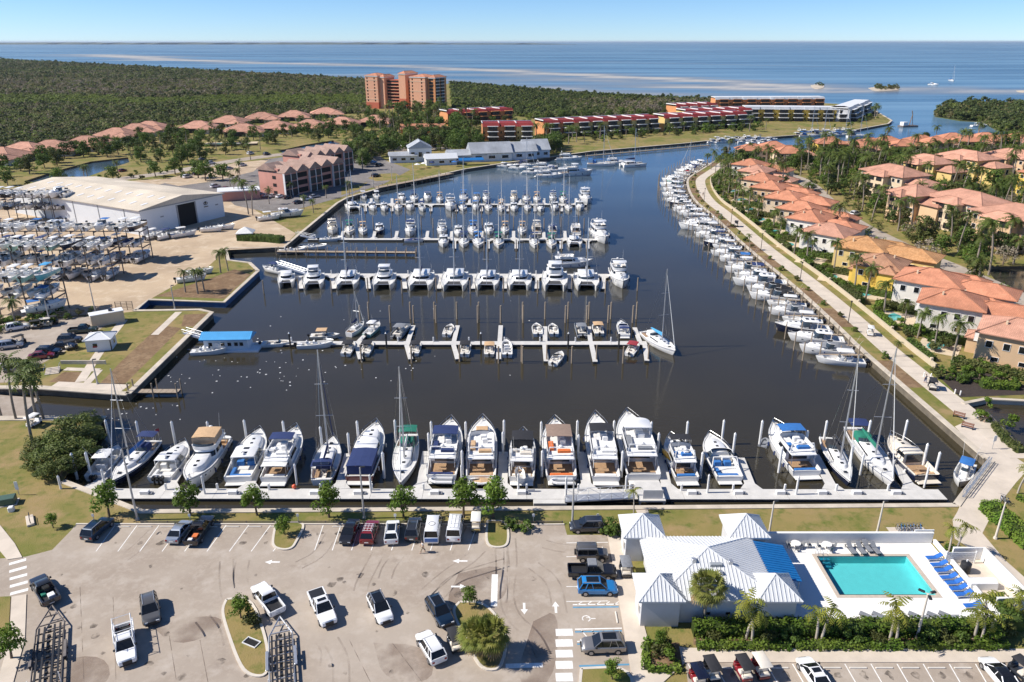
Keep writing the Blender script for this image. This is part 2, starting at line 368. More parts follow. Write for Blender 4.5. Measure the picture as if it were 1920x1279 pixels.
# small sand islets
for l in ([(1520,160),(1535,157),(1548,161),(1540,167),(1524,166)],[(1628,165),(1650,162),(1684,164),(1688,169),(1640,171)],[(1905,170),(1960,168),(1960,174),(1910,173)]):
    P=smoothline(gs(l+[l[0]],.35),2)[:-1]; sheet('sandbar',P,.35,SANDB,thick=.5)
# far shore on the horizon
FARV=mat('far_shore_green',(.06,.075,.05),.95,var=.3,scale=.004,world=True)
mb=M(); rr=random.Random(3); top=[];bot=[]
xs=[-14500+i*210 for i in range(76)]
for i,x in enumerate(xs):
    h=(34 if x<-1500 else 22)*(0.75+.35*rr.random())
    if x>400: h*=max(0,(1500-x)/1100)
    top.append((x,15500+rr.uniform(-60,60),max(h,.2))); bot.append((x,15450,-.5))
back=[(x,16800,-.5) for x in xs]
mb.loft([[b,t,c] for b,t,c in zip(bot,top,back)],True,True,False)
ob('far_shore',mb.mesh('far_shore',FARV),kind='structure')
# ponds
for P in (LAGOON,POND,POND2,CANAL):
    c=sum((p for p in P),Vector())/len(P)
    big=[(c.x+(p.x-c.x)*1.06,c.y+(p.y-c.y)*1.06) for p in P]
    mb=M().poly([(x,y,.55) for x,y in big]); ob('pond',mb.mesh('pond',WATER),kind='structure')
    mb=M(); n=len(P)
    for i in range(n):
        a,b=P[i],P[(i+1)%n]; mb.quad((a.x,a.y,LZ),(b.x,b.y,LZ),(b.x,b.y,.3),(a.x,a.y,.3))
    ob('pond_bank',mb.mesh('pond_bank',MULCH),kind='structure')
# ================================================================ seawalls
def seawall(px,wm,capw=.9,label=None,step=None,line=None,split=0):
    P=line if line else [p.xy for p in gs(px)]
    root=emp('seawall',(P[0][0],P[0][1],0)); o=Vector((P[0][0],P[0][1],0))
    mv=lambda mb: mb.move(-o.x,-o.y,0)
    ob('wall_face',mv(strip_mb(P,-.22,.22,-1.2,LZ-.05)).mesh('wall_face',wm),root)
    ob('cap',mv(strip_mb(P,-capw/2,capw/2,LZ-.06,LZ+.14)).mesh('cap',CONC2),root)
    setp(root,label,'seawall'); return root
seawall(L_FRONT[:3],WALLD,label='low concrete seawall with pale cap between the front dock and lawn')
seawall(L_RAMP[1:],WALLD,1.4,label='concrete quay wall along the boat ramp')
seawall([(196,785),(-160,785)],WALLD,1.6,label='flat concrete wall on near side of the boat ramp')
seawall([(240,739),(397,586),(375,581),(252,583)],WALLD,1.1,label='seawall round the grassy peninsula beside the blue-roofed float')
seawall([(252,583),(279,562),(420,567),(484,508)],BLUEW,1.0,label='blue painted seawall of the narrow boatyard inlet')
seawall([(484,508),(468,493),(428,488),(424,466),(532,464),(560,440),(632,381),(650,371)],WALLD,1.0,label='long seawall below the boatyard and palms on the west side')
seawall([(650,371),(715,352),(845,323),(872,317),(945,306),(1020,296)],WALLD,1.2,label='seawall of the waterfront walk before the restaurant')
seawall(L_NORTH,WALLD,1.4,label='seawall edging the green lawn of the red-roofed terraces')
seawall(None,WALLD,1.0,label='long curved seawall under the villa promenade',line=EASTLINE)
seawall([(1850,860),(1858,864),(1806,930),(1793,948)],WALLD,1.0,label='short seawall corner below the walkway ramp')
seawall([(1806,757),(1850,748),(1930,752),(2100,760)],CONC2,.8,label='curved white retaining wall round the lagoon')
# ================================================================ ground sheets
def S(name,px,lift,m,**k): return sheet(name,[p.xy for p in gs(px)],LZ+lift,m,**k)
LOT=[(48,1044),(98,1031),(132,996),(143,983.5),(1058,983.5),(1063,1003),(1139,1003),(1190,1300),(1230,1600),(-600,1600),(-400,1075)]
lot=S('parking_lot',LOT,.004,ASPH)
S('parking_lot',[(1285,1243),(1990,1243),(2050,1600),(1330,1600)],.004,ASPH)
S('boatyard',[(-700,640),(120,593),(215,588),(250,584),(278,563),(390,500),(424,469),(530,464),(555,438),(480,395),(440,352),(300,336),(60,350),(-700,420)],.004,SAND)
S('parking_lot',[(-400,735),(40,716),(62,690),(120,660),(212,602),(222,590),(120,596),(-600,650)],.008,ASPH)
S('parking_lot',[(296,347),(440,308),(560,290),(690,268),(720,300),(770,318),(720,345),(640,370),(560,392),(500,398),(440,385),(415,362)],.03,ASPHG)
S('parking_lot',[(720,262),(860,262),(900,275),(760,285),(700,280)],.02,ASPH)
S('gravel_lot',[(292,340),(440,306),(505,299),(475,322),(400,340),(335,349)],.05,SAND); S('lawn',[(690,334),(712,326),(742,325),(752,331),(735,338),(705,340)],.06,GRASS,thick=.06); S('lawn',[(640,352),(690,342),(672,356),(640,366)],.06,GRASS,thick=.06)
def ribbon(name,px,wd,lift,m): 
    P=smoothline(gs(px),2); ob(name,strip_mb(P,-wd/2,wd/2,LZ,LZ+lift).mesh(name,m),kind='structure')
ribbon('road',[(-300,385),(60,356),(230,335),(330,322),(440,300),(600,281),(720,266)],10,.012,ASPH)
ribbon('road',[(1430,300),(1470,325),(1513,341),(1544,372),(1588,411),(1697,466),(1806,510),(1894,549),(2000,600)],7.5,.012,ASPH)
ribbon('path',[(150,716),(200,640),(232,600)],1.8,.02,CONC); ribbon('path',[(290,628),(335,585)],1.6,.024,CONC); ribbon('path',[(100,722),(235,728)],3.0,.028,CONC); ribbon('path',[(122,692),(186,694)],1.4,.032,CONC); ribbon('path',[(186,694),(160,722)],1.4,.036,CONC)

S('flower_bed',[(92,716),(120,698),(170,697),(148,719)],.012,MULCH); S('flower_bed',[(340,612),(345,590),(388,588),(362,613)],.012,MULCH)
S('flower_bed',[(185,722),(225,680),(300,610),(340,615),(290,665),(232,722)],.008,MULCH)
S('flower_bed',[(290,556),(420,560),(470,515),(440,505),(400,520)],.008,MULCH)
# boat ramp: sloping slab
a,b,c,d=gs([(-160,727),(-160,785),(200,785),(240,739)])
mb=M().add([(a.x,a.y,LZ),(b.x,b.y,LZ),(c.x,c.y,-1.0),(d.x,d.y,-1.0)],[(0,1,2,3)])
ob('boat_ramp',mb.mesh('boat_ramp',MATS['weathered_asphalt']),kind='structure')
# promenade: concrete slabs as pieces, lawn strips come from the ground
PROM=emp('promenade',(0,0,0)); PROM['kind']='structure'
ln=resample(EASTLINE,3.2); slabm=[CONC]
aL=offs(ln,3.6); bL=offs(ln,7.9)
def gapq(a,b,c,d,s=.985):
    cx=(a[0]+b[0]+c[0]+d[0])/4; cy=(a[1]+b[1]+c[1]+d[1])/4
    return [(cx+(p[0]-cx)*s,cy+(p[1]-cy)*s) for p in (a,b,c,d)]
for i in range(3,len(ln)-1):
    q=gapq(aL[i],aL[i+1],bL[i+1],bL[i]); mb=M().prism(q,q,LZ-.05,LZ+.03+rnd.uniform(0,.006)); ob('slab',mb.mesh('slab',CONC),PROM)
SJ=mat('joint_dirt',(.25,.20,.15),.9,var=.1)
ob('bedding',strip_mb(ln[3:],3.6,7.9,LZ,LZ+.012).mesh('bedding',SJ),PROM)
for k in range(4,len(ln)-8,5):     # mulch beds and little cross paths of the verge
    ob('verge_bed',strip_mb(ln[k:k+5],.6,3.5,LZ,LZ+.01).mesh('verge_bed',MULCH if k%3 else GRASS),PROM)
S('walkway',[(1796,958),(1806,931),(1858,866),(1840,850),(1790,800),(1812,790),(1880,842),(1932,876),(1905,905),(1862,960),(1842,1000),(1836,1040),(1790,1010),(1786,975)],.02,CONC)
S('walkway',[(1836,1040),(1860,1075),(1920,1130),(1960,1170),(1990,1150),(1935,1095),(1884,1050),(1842,1000)],.016,MATS['pale_concrete'])
S('flower_bed',[(1760,706),(1800,745),(1930,740),(1930,725),(1830,690)],.02,DARKM)
# walks by the clubhouse
S('sidewalk',[(1139,1003),(1172,1003),(1204,1160),(1216,1205),(1290,1216),(1990,1218),(1990,1243),(1285,1243),(1222,1300),(1190,1300)],.10,CONC,thick=.12)
S('sidewalk',[(-40,950),(0,985),(28,1020),(42,1046),(14,1050),(-20,1010),(-60,985)],.10,CONC,thick=.12)
S('sidewalk',[(22,1120),(50,1115),(47,1200),(20,1300),(-10,1300),(18,1200)],.10,CONC,thick=.12)
S('lawn',[(-60,1122),(20,1119),(16,1190),(-60,1196)],.08,GRASS,thick=.1)
S('path',[(1190,952),(1214,952),(1222,985),(1205,985)],.02,CONC)
# kerbs
def kerb(px,label,wd=.22,h=.15,closed=False):
    P=smoothline(gs(px+([px[0]] if closed else [])),1 if not closed else 2)
    if closed: P=P[:-1]+[P[0]]
    ob('kerb',strip_mb(P,-wd/2,wd/2,LZ-.02,LZ+h).mesh('kerb',KERB),kind='structure')
kerb([(143,983.5),(515,983.5)],''); kerb([(567,983.5),(912,983.5)],''); kerb([(953,985),(1058,984)],'') 
def island(px,m=GRASS,kw=.3):
    P=smoothline(gs(px+[px[0]]),2); sheet('traffic_island',P[:-1],LZ+.13,m,thick=.13)
    ob('kerb',strip_mb(P,-kw/2,kw/2,LZ,LZ+.155).mesh('kerb',KERB),kind='structure')
island([(518,980),(566,980),(570,990),(556,1015),(548,1029),(530,1032),(512,1026),(512,1010)])
island([(914,978),(951,978),(954,1015),(946,1027),(920,1027),(911,1015)])
island([(425,1125),(470,1120),(497,1190),(505,1245),(498,1269),(470,1268),(450,1250),(425,1180),(416,1145)])
island([(862,1130),(905,1130),(935,1160),(950,1200),(946,1230),(935,1258),(900,1255),(880,1210),(855,1165),(850,1142)])
island([(1090,1255),(1180,1251),(1190,1310),(1085,1310)])
# ---- painted markings
def bar(px0,px1,wd,m=LINE,name='parking_line',par=lot,lift=.010):
    a,b=g(*px0).xy,g(*px1).xy; ob(name,strip_mb([a,b],-wd/2,wd/2,LZ+.002,LZ+lift).mesh(name,m),par)
for x in (180,221,262,304,346,388,430,471,512): bar((x+36,985),(x,1034),.11)
for x in (598,631,667,704,742,780,815,852,886): bar((x+8,985),(x-8,1032),.11)
for y0,y1 in ((1018,1017),(1044,1043),(1100,1099),(1128,1127)): bar((1062,y0),(1140,y1),.11)
for (a,b) in (((1074,1134),(1160,1133)),((1078,1180),(1166,1178)),((1082,1203),(1172,1201))): bar(a,b,.16); bar((a[0],a[1]+5),(b[0],b[1]+5),.22,LINEB)
bar((1086,1249),(1180,1246),.24,LINEB)
for x in range(1083,1160,17): bar((x,1134),(x+9,1128),.1)
for x in range(1090,1166,20): bar((x,1182),(x+16,1201),.12)
for y in (1186,1206,1226,1247,1270): bar((1042,y),(1074,y-.5),1.05 if y<1260 else 1.1,name='crosswalk_bar')
for k in range(5): bar((17+.5*k,1058+14*k),(49+1.0*k,1049+14*k),.55,name='crosswalk_bar')
bar((928,1077),(926,1137),.75,name='stop_line'); bar((948,1249),(1018,1247),.6,name='stop_line')
for x in range(1300,1960,49): bar((x-10,1245),(x+22,1300),.11)
def arrow(px,py,rz,s=1.0):
    p=g(px,py); mb=M().bx(-.9*s,.15*s,-.14*s,.14*s,0,.008); mb.prism([(.15*s,-.42*s),(.95*s,0),(.15*s,.42*s)],[(.15*s,-.42*s),(.95*s,0),(.15*s,.42*s)],0,.008)
    ob('arrow_marking',mb.mesh('arrow_marking',LINE),lot,(p.x,p.y,LZ+.005),rz)
arrow(511,1054,PI); arrow(863,1052,PI); arrow(860,1100,0); arrow(983,1141,-PI/2); arrow(1042,1139,PI/2)
p=g(1101,1160); mb=M()      # wheelchair symbol
for k in range(10):
    a0,a1=k*.5-1.2,k*.5-.7; mb.tube((.45*math.cos(a0)-.1,.45*math.sin(a0),0),(.45*math.cos(a1)-.1,.45*math.sin(a1),0),.06)
mb.bx(.25,.95,-.06,.06,0,.012); mb.bx(-.1,.3,.1,.2,0,.012)
mb.v=[(x,y,max(min(z,.008),0)) for x,y,z in mb.v]
ob('wheelchair_symbol',mb.mesh('wheelchair_symbol',LINE),lot,(p.x,p.y,LZ+.006))
STOPM=mat('wheel_stop_concrete',(.62,.58,.52),.85,var=.1)
mbs=M().rbx(-.9,.9,-.08,.08,0,.12,.03).mesh('wheel_stop',STOPM)
k=0
for x in list(range(205,500,41))+[610,642,678,716,753,790,825,862,893]:
    p=g(x+26,988); ob('wheel_stop',mbs,None,(p.x,p.y,LZ+.004),0,label='concrete wheel stop, %s from left at the head of the waterfront stalls'%ORD[k],cat='wheel stop',group='waterfront wheel stops'); k+=1
for k,y in enumerate((1035,1158)):
    p=g(1131+k*25,y); ob('wheel_stop',mbs,None,(p.x,p.y,LZ+.004),PI/2,label=['concrete wheel stop before the grey jeep by clubhouse','concrete wheel stop in the accessible stall'][k],cat='wheel stop')
for k,x in enumerate(range(1325,1930,49)):
    p=g(x-10,1253); ob('wheel_stop',mbs,None,(p.x,p.y,LZ+.004),0,label='concrete wheel stop, %s from left below the pool hedge'%ORD[k],cat='wheel stop',group='wheel stops below the pool')
# wear on the asphalt: seams, repair patches, tyre marks, oil stains
def wear(name,c,amt,scale):
    m=bpy.data.materials.new(name); m.use_nodes=True; n=m.node_tree; b=n.nodes['Principled BSDF']; b.inputs['Base Color'].default_value=(*c,1); b.inputs['Roughness'].default_value=.9
    t=n.nodes.new('ShaderNodeTexNoise'); t.inputs['Scale'].default_value=scale; t.inputs['Detail'].default_value=5; p=n.nodes.new('ShaderNodeNewGeometry'); n.links.new(p.outputs['Position'],t.inputs[0])
    r=n.nodes.new('ShaderNodeMapRange'); r.inputs[1].default_value=.38; r.inputs[2].default_value=.68; r.inputs[4].default_value=amt; n.links.new(t.outputs[0],r.inputs[0])
    tr=n.nodes.new('ShaderNodeBsdfTransparent'); ms=n.nodes.new('ShaderNodeMixShader'); n.links.new(r.outputs[0],ms.inputs[0]); n.links.new(tr.outputs[0],ms.inputs[1]); n.links.new(b.outputs[0],ms.inputs[2]); n.links.new(ms.outputs[0],n.nodes['Material Output'].inputs[0]); return m
TMARK=wear('tyre_mark',(.20,.155,.12),.16,.3); OILM=wear('oil_stain',(.09,.072,.06),.6,1.6); SEAMM=wear('tar_seam',(.17,.13,.10),.7,.8); PATCH=wear('repair_patch',(.27,.20,.155),.75,.25)
for k,l in enumerate(([(710,1036),(692,1070),(680,1092),(676,1108)],[(748,1040),(728,1064),(722,1085)],[(425,1050),(424,1085),(430,1120)],[(455,1052),(450,1078),(452,1100)],[(820,1120),(850,1085),(905,1068),(950,1055)],[(800,1110),(840,1075),(880,1050),(900,1030)],[(955,1010),(958,1060),(948,1120),(962,1160),(1000,1190),(1020,1230)],[(940,1020),(944,1080),(936,1130)],[(560,1200),(590,1220),(585,1250)],[(620,1200),(640,1235),(640,1290)],[(380,1160),(400,1185),(405,1215)],[(1000,1060),(1040,1090),(1050,1150)],[(1020,1020),(1060,1030),(1130,1030)],[(560,1060),(600,1040),(622,1000)],[(230,1048),(255,1030),(290,995)],[(860,1040),(875,1010),(885,990)])):
    P=smoothline(gs(l),2)
    for d in (-.8,.8): ob('tyre_mark',strip_mb([Vector(q) for q in offs(P,d)],-.11,.11,LZ+.0045,LZ+.006).mesh('tyre_mark',TMARK),lot)
for a,b in (((150,1100),(158,1290)),((212,1120),(218,1290)),((317,1190),(333,1290)),((375,1200),(392,1290)),((655,1200),(700,1290)),((735,1205),(800,1290)),((950,1000),(952,1130))): bar(a,b,.07,SEAMM,'tar_seam',lot,.0062)
for l in ([(860,1075),(950,1055),(952,1125),(900,1128),(830,1140)],[(700,1205),(800,1210),(820,1279),(720,1279)],[(280,1170),(410,1150),(420,1180),(330,1215)],[(90,1240),(200,1225),(210,1290),(80,1290)],[(1000,1165),(1050,1140),(1040,1290),(960,1290)]):
    P=smoothline(gs(l+[l[0]]),2)[:-1]; ob('repair_patch',M().poly([(p.x,p.y,LZ+.0042) for p in P]).mesh('repair_patch',PATCH),lot)
orr=random.Random(9)
for (x,y) in [(x+18+orr.uniform(-4,4),y) for x in (200,242,284,440,480,585,615,650,690,722,760,800,838,870) for y in (1000,1018)]+[(orr.uniform(100,1000),orr.uniform(1060,1270)) for _ in range(45)]:
    p=g(x,y); s=orr.uniform(.18,.6); ob('oil_stain',M().poly([(p.x+s*orr.uniform(.6,1.2)*math.cos(i*.7),p.y+s*orr.uniform(.6,1.2)*math.sin(i*.7),LZ+.0066) for i in range(9)]).mesh('oil_stain',OILM),lot)
for x in range(1318,1930,49):
    p=g(x+8,1266); s=.5; ob('oil_stain',M().poly([(p.x+s*orr.uniform(.4,1.2)*math.cos(i*.7),p.y+s*orr.uniform(.6,1.4)*math.sin(i*.7),LZ+.0066) for i in range(9)]).mesh('oil_stain',OILM),lot)
# ================================================================ boat materials
WHITE=mat('gelcoat_white',(.80,.79,.77),.25,var=.03,scale=.7,spec=.5,coat=.3)
CREAM=mat('gelcoat_cream',(.72,.65,.54),.3,var=.04,scale=.7)
DECKW=mat('deck_offwhite',(.70,.685,.65),.6,var=.05,scale=1.2)
NAVYH=mat('navy_hull',(.012,.018,.045),.2,var=.1,coat=.4)
BLACKH=mat('black_hull',(.012,.012,.014),.2,var=.1,coat=.4)
MAROON=mat('maroon_hull',(.11,.012,.015),.25,var=.1,coat=.3)
BLUEH=mat('blue_hull',(.03,.13,.27),.25,var=.08,coat=.3)
TURQ=mat('turquoise_hull',(.10,.42,.50),.25,var=.06,coat=.3)
SEAFOAM=mat('seafoam_hull',(.30,.52,.45),.25,var=.06,coat=.3)
GREYH=mat('grey_hull',(.30,.32,.34),.25,var=.06,coat=.3)
GLASS=mat('dark_glass',(.012,.014,.017),.06,var=0,spec=.6)
GLASSB=mat('blue_tint_glass',(.04,.055,.07),.06,var=0,spec=.6)
CHROME=mat('stainless_steel',(.62,.62,.62),.28,1,var=.05)
ALU=mat('anodised_aluminium',(.55,.56,.58),.4,.7,var=.06)
WHITEP=mat('white_paint',(.78,.77,.75),.4,var=.05)
TEAK=mat('teak_deck',(.36,.23,.13),.7,var=.2,scale=4)
VINYL=mat('cream_vinyl',(.70,.64,.55),.5,var=.06)
VINYLW=mat('white_vinyl',(.74,.73,.71),.5,var=.05)
RUBBER=mat('black_rubber',(.02,.02,.02),.6,var=.1)
ENGB=mat('outboard_black',(.015,.015,.017),.25,var=.1,coat=.3)
LINEM=mat('dock_line',(.55,.52,.46),.8,var=.1)
def canvas(name,c): return mat('canvas_'+name,c,.85,var=.12,scale=2.5,bump=.02,bscale=3)
NAVY=canvas('navy',(.018,.035,.12)); BLACKC=canvas('black',(.022,.022,.026)); TAN=canvas('tan',(.55,.36,.20)); BROWN=canvas('brown',(.27,.19,.145)); GREEN=canvas('green',(.012,.16,.105)); BLUEC=canvas('blue',(.03,.15,.42)); GREYC=canvas('grey',(.20,.21,.23)); WHITEC=canvas('white',(.72,.71,.68)); ORANGE=canvas('orange',(.65,.16,.04)); REDC=canvas('red',(.30,.03,.04)); SKYC=canvas('sky_blue',(.06,.30,.55))
YEL=mat('yellow_plastic',(.72,.38,.02),.35,var=.06); NET=mat('trampoline_net',(.05,.05,.055),.9,var=.2)
SOLAR=mat('solar_panel',(.012,.016,.035),.1,var=.2)
# ================================================================ boat geometry
def hull_shape(L,B,F0,F1,sail=False,ck=(0,.3),floor=.55,bull=.12,rake=.08,ns=15):
    H=M();D=M();hr=[];dr=[];rail=[]
    ts=[i/(ns-1) for i in range(ns)]
    for e in (ck[0]+.002,ck[1]-.002):
        if 0<e<1: ts+= [e-.002,e+.002]
    ts=sorted(ts)
    for t in ts:
        if sail: b=(B/2)*((1-((t-.45)/.55)**2.1) if t>.45 else .70+.30*(1-((.45-t)/.45)**2))
        else: b=(B/2)*(.90+.10*min(1,t/.35))*((1-((t-.5)/.5)**2.6) if t>.5 else 1)
        b=max(b,.035*B/2+.02); zs=F0+(F1-F0)*t**1.7
        x=-L/2+L*t; rk=rake*L*t**3; xw=x-rk*.95; xk=x-rk*1.25
        hr.append([(x,b,zs),(x-rk*.3,b*.97,zs*.6),(xw,b*.86,.05),(xk,b*.55,-.3),(xk,0,-.45),(xk,-b*.55,-.3),(xw,-b*.86,.05),(x-rk*.3,-b*.97,zs*.6),(x,-b,zs)])
        c=ck[0]<t<ck[1]; w_=min(b*.45,.16); zd=floor if c else zs+.0
        iw=min(b*.6,.34 if c else .2)
        dr.append([(x,b,zs),(x,b-.02,zs+bull),(x,b-w_,zs+bull),(x,b-iw,zd),(x,0,zd+(.0 if c else .05)),(x,-(b-iw),zd),(x,-(b-w_),zs+bull),(x,-(b-.02),zs+bull),(x,-b,zs)])
        rail.append((x,b,zs))
    H.loft(hr,True,False,False); D.loft(dr,False,False,False)
    # transom gate closes the cockpit end
    f=dr[0]; D.add(f,[tuple(range(len(f)))])
    return H,D,rail
def sheer_at(rail,x):
    for a,b in zip(rail,rail[1:]):
        if a[0]<=x<=b[0]+1e-9:
            t=(x-a[0])/max(b[0]-a[0],1e-6); return a[1]+(b[1]-a[1])*t,a[2]+(b[2]-a[2])*t
    return rail[-1][1],rail[-1][2]
def plan(x0,x1,w,nose,n=6,p=.75,wa=None):
    wa=w if wa is None else wa; xm=x1-nose
    half=[(x0,wa),(x0+(xm-x0)*.5,(w+wa)/2),(xm,w)]+[(xm+nose*math.sin(a*PI/2/n),w*max(math.cos(a*PI/2/n),0)**p) for a in range(1,n)]
    return half+[(x1,0)]+[(x,-y) for x,y in half[::-1]]
def lerp2(A,B,t): return [(a[0]+(b[0]-a[0])*t,a[1]+(b[1]-a[1])*t) for a,b in zip(A,B)]
def inset(P,d):
    cx=sum(p[0] for p in P)/len(P); xs=[p[0] for p in P]; ys=[abs(p[1]) for p in P]
    sx=1-d/max((max(xs)-min(xs))/2,.01); sy=1-d/max(max(ys),.01)
    return [(cx+(x-cx)*sx,y*sy) for x,y in P]
class House:
    def __init__(s,A,B,z0,z1): s.A,s.B,s.z0,s.z1=A,B,z0,z1
    def body(s,mb=None,r=.12):
        mb=mb or M(); C=inset(s.B,r)
        return mb.loft([[(x,y,s.z0) for x,y in s.A],[(x,y,s.z1-r*.7) for x,y in s.B],[(x,y,s.z1) for x,y in C]])
    def band(s,t0,t1,i0=0,i1=None,e=.02,shr=0):
        P0=inset(lerp2(s.A,s.B,t0),-e); P1=inset(lerp2(s.A,s.B,t1),-e); n=len(P0); i1=n-1 if i1 is None else i1
        h=s.z1-s.z0; mb=M(); r0=[(x,y,s.z0+h*t0) for x,y in P0[i0:i1+1]]; r1=[(x,y,s.z0+h*t1) for x,y in P1[i0:i1+1]]
        return mb.loft([r0,r1],False,False,False)
def rail_mb(rail,x0,h=.65,step=1.4,ins=.12,r=.022,mid=False):
    mb=M()
    pts=[(x,b-min(ins,b*.5),z+.1) for x,b,z in rail if x>=x0]
    L_=[(x,b,z+h) for x,b,z in pts]; Rr=[(x,-b,z+h) for x,b,z in pts]
    mb.path(L_,r); mb.path(Rr,r); mb.tube(L_[-1],Rr[-1],r,n=4)
    if mid: mb.path([(x,b,z-h*.5) for x,b,z in L_],r*.7,3); mb.path([(x,b,z-h*.5) for x,b,z in Rr],r*.7,3)
    last=-99
    for (x,b,z) in pts:
        if x-last>=step:
            mb.tube((x,b,z),(x,b,z+h),r*.9,n=4); mb.tube((x,-b,z),(x,-b,z+h),r*.9,n=4); last=x
    return mb
def bimini_mb(x0,x1,w,z,crown=.14,th=.05):
    mb=M(); rings=[]
    for i in range(5):
        x=x0+(x1-x0)*i/4; k=1-((i-2)/2)**2*.35
        top=[(x,w*s,z+crown*k*(1-s*s)) for s in (-1,-.6,0,.6,1)]; rings.append(top+[(a,b,c-th) for a,b,c in top[::-1]])
    return mb.loft(rings)
def legs_mb(pts,z1,r=.025):
    mb=M()
    for (x,y,z0) in pts: mb.tube((x,y,z0),(x,y,z1),r,n=4)
    return mb
def outboards(n,x,z,sp=.62,s=1.0):
    out=[]
    for k in range(n):
        y=(k-(n-1)/2)*sp; mb=M()
        mb.loft([[(x-.75*s,y-.15,z+.05),(x-.05,y-.17,z+.05),(x-.05,y+.17,z+.05),(x-.75*s,y+.15,z+.05)],[(x-.82*s,y-.2,z+.35*s),(x,y-.2,z+.35*s),(x,y+.2,z+.35*s),(x-.82*s,y+.2,z+.35*s)],[(x-.72*s,y-.14,z+.72*s),(x-.1,y-.14,z+.68*s),(x-.1,y+.14,z+.68*s),(x-.72*s,y+.14,z+.72*s)]])
        mb.bx(x-.5*s,x-.2*s,y-.08,y+.08,z-.9,z+.05); out.append(mb)
    return out
def fenders_mb(rail,xs,B):
    mb=M()
    for x in xs:
        b,z=sheer_at(rail,x)
        for s in (-1,1): mb.tube((x,s*(b+.14),z*.35-.1),(x,s*(b+.14),z*.35+.55),.13,.13,6)
    return mb
def dinghy_into(pr,x,y,z,rz=0,s=1.0,m=None,cover=None):
    mb=M(); L=2.9*s; w=.55*s; r=.2*s
    mb.path([(-L*.5,w,0),(L*.2,w,0),(L*.42,w*.6,.05),(L*.5,0,.1),(L*.42,-w*.6,.05),(L*.2,-w,0),(-L*.5,-w,0)],r,6); mb.move(x,y,z,rz)
    i=pr.p('dinghy',mb,m or WHITEP,smooth=50)
    fl=M().bx(-L*.48,L*.35,-w,w,-.12,-.04); fl.move(x,y,z,rz); pr.p('dinghy_floor',fl,cover or GREYC,i)
    if cover:
        c=M().loft([[(-L*.5,-w,.1),(-L*.5,0,.35),(-L*.5,w,.1)],[(0,-w*1.1,.2),(0,0,.5),(0,w*1.1,.2)],[(L*.5,-.1,.15),(L*.5,0,.25),(L*.5,.1,.15)]]); c.move(x,y,z,rz); pr.p('dinghy_cover',c,cover,i)
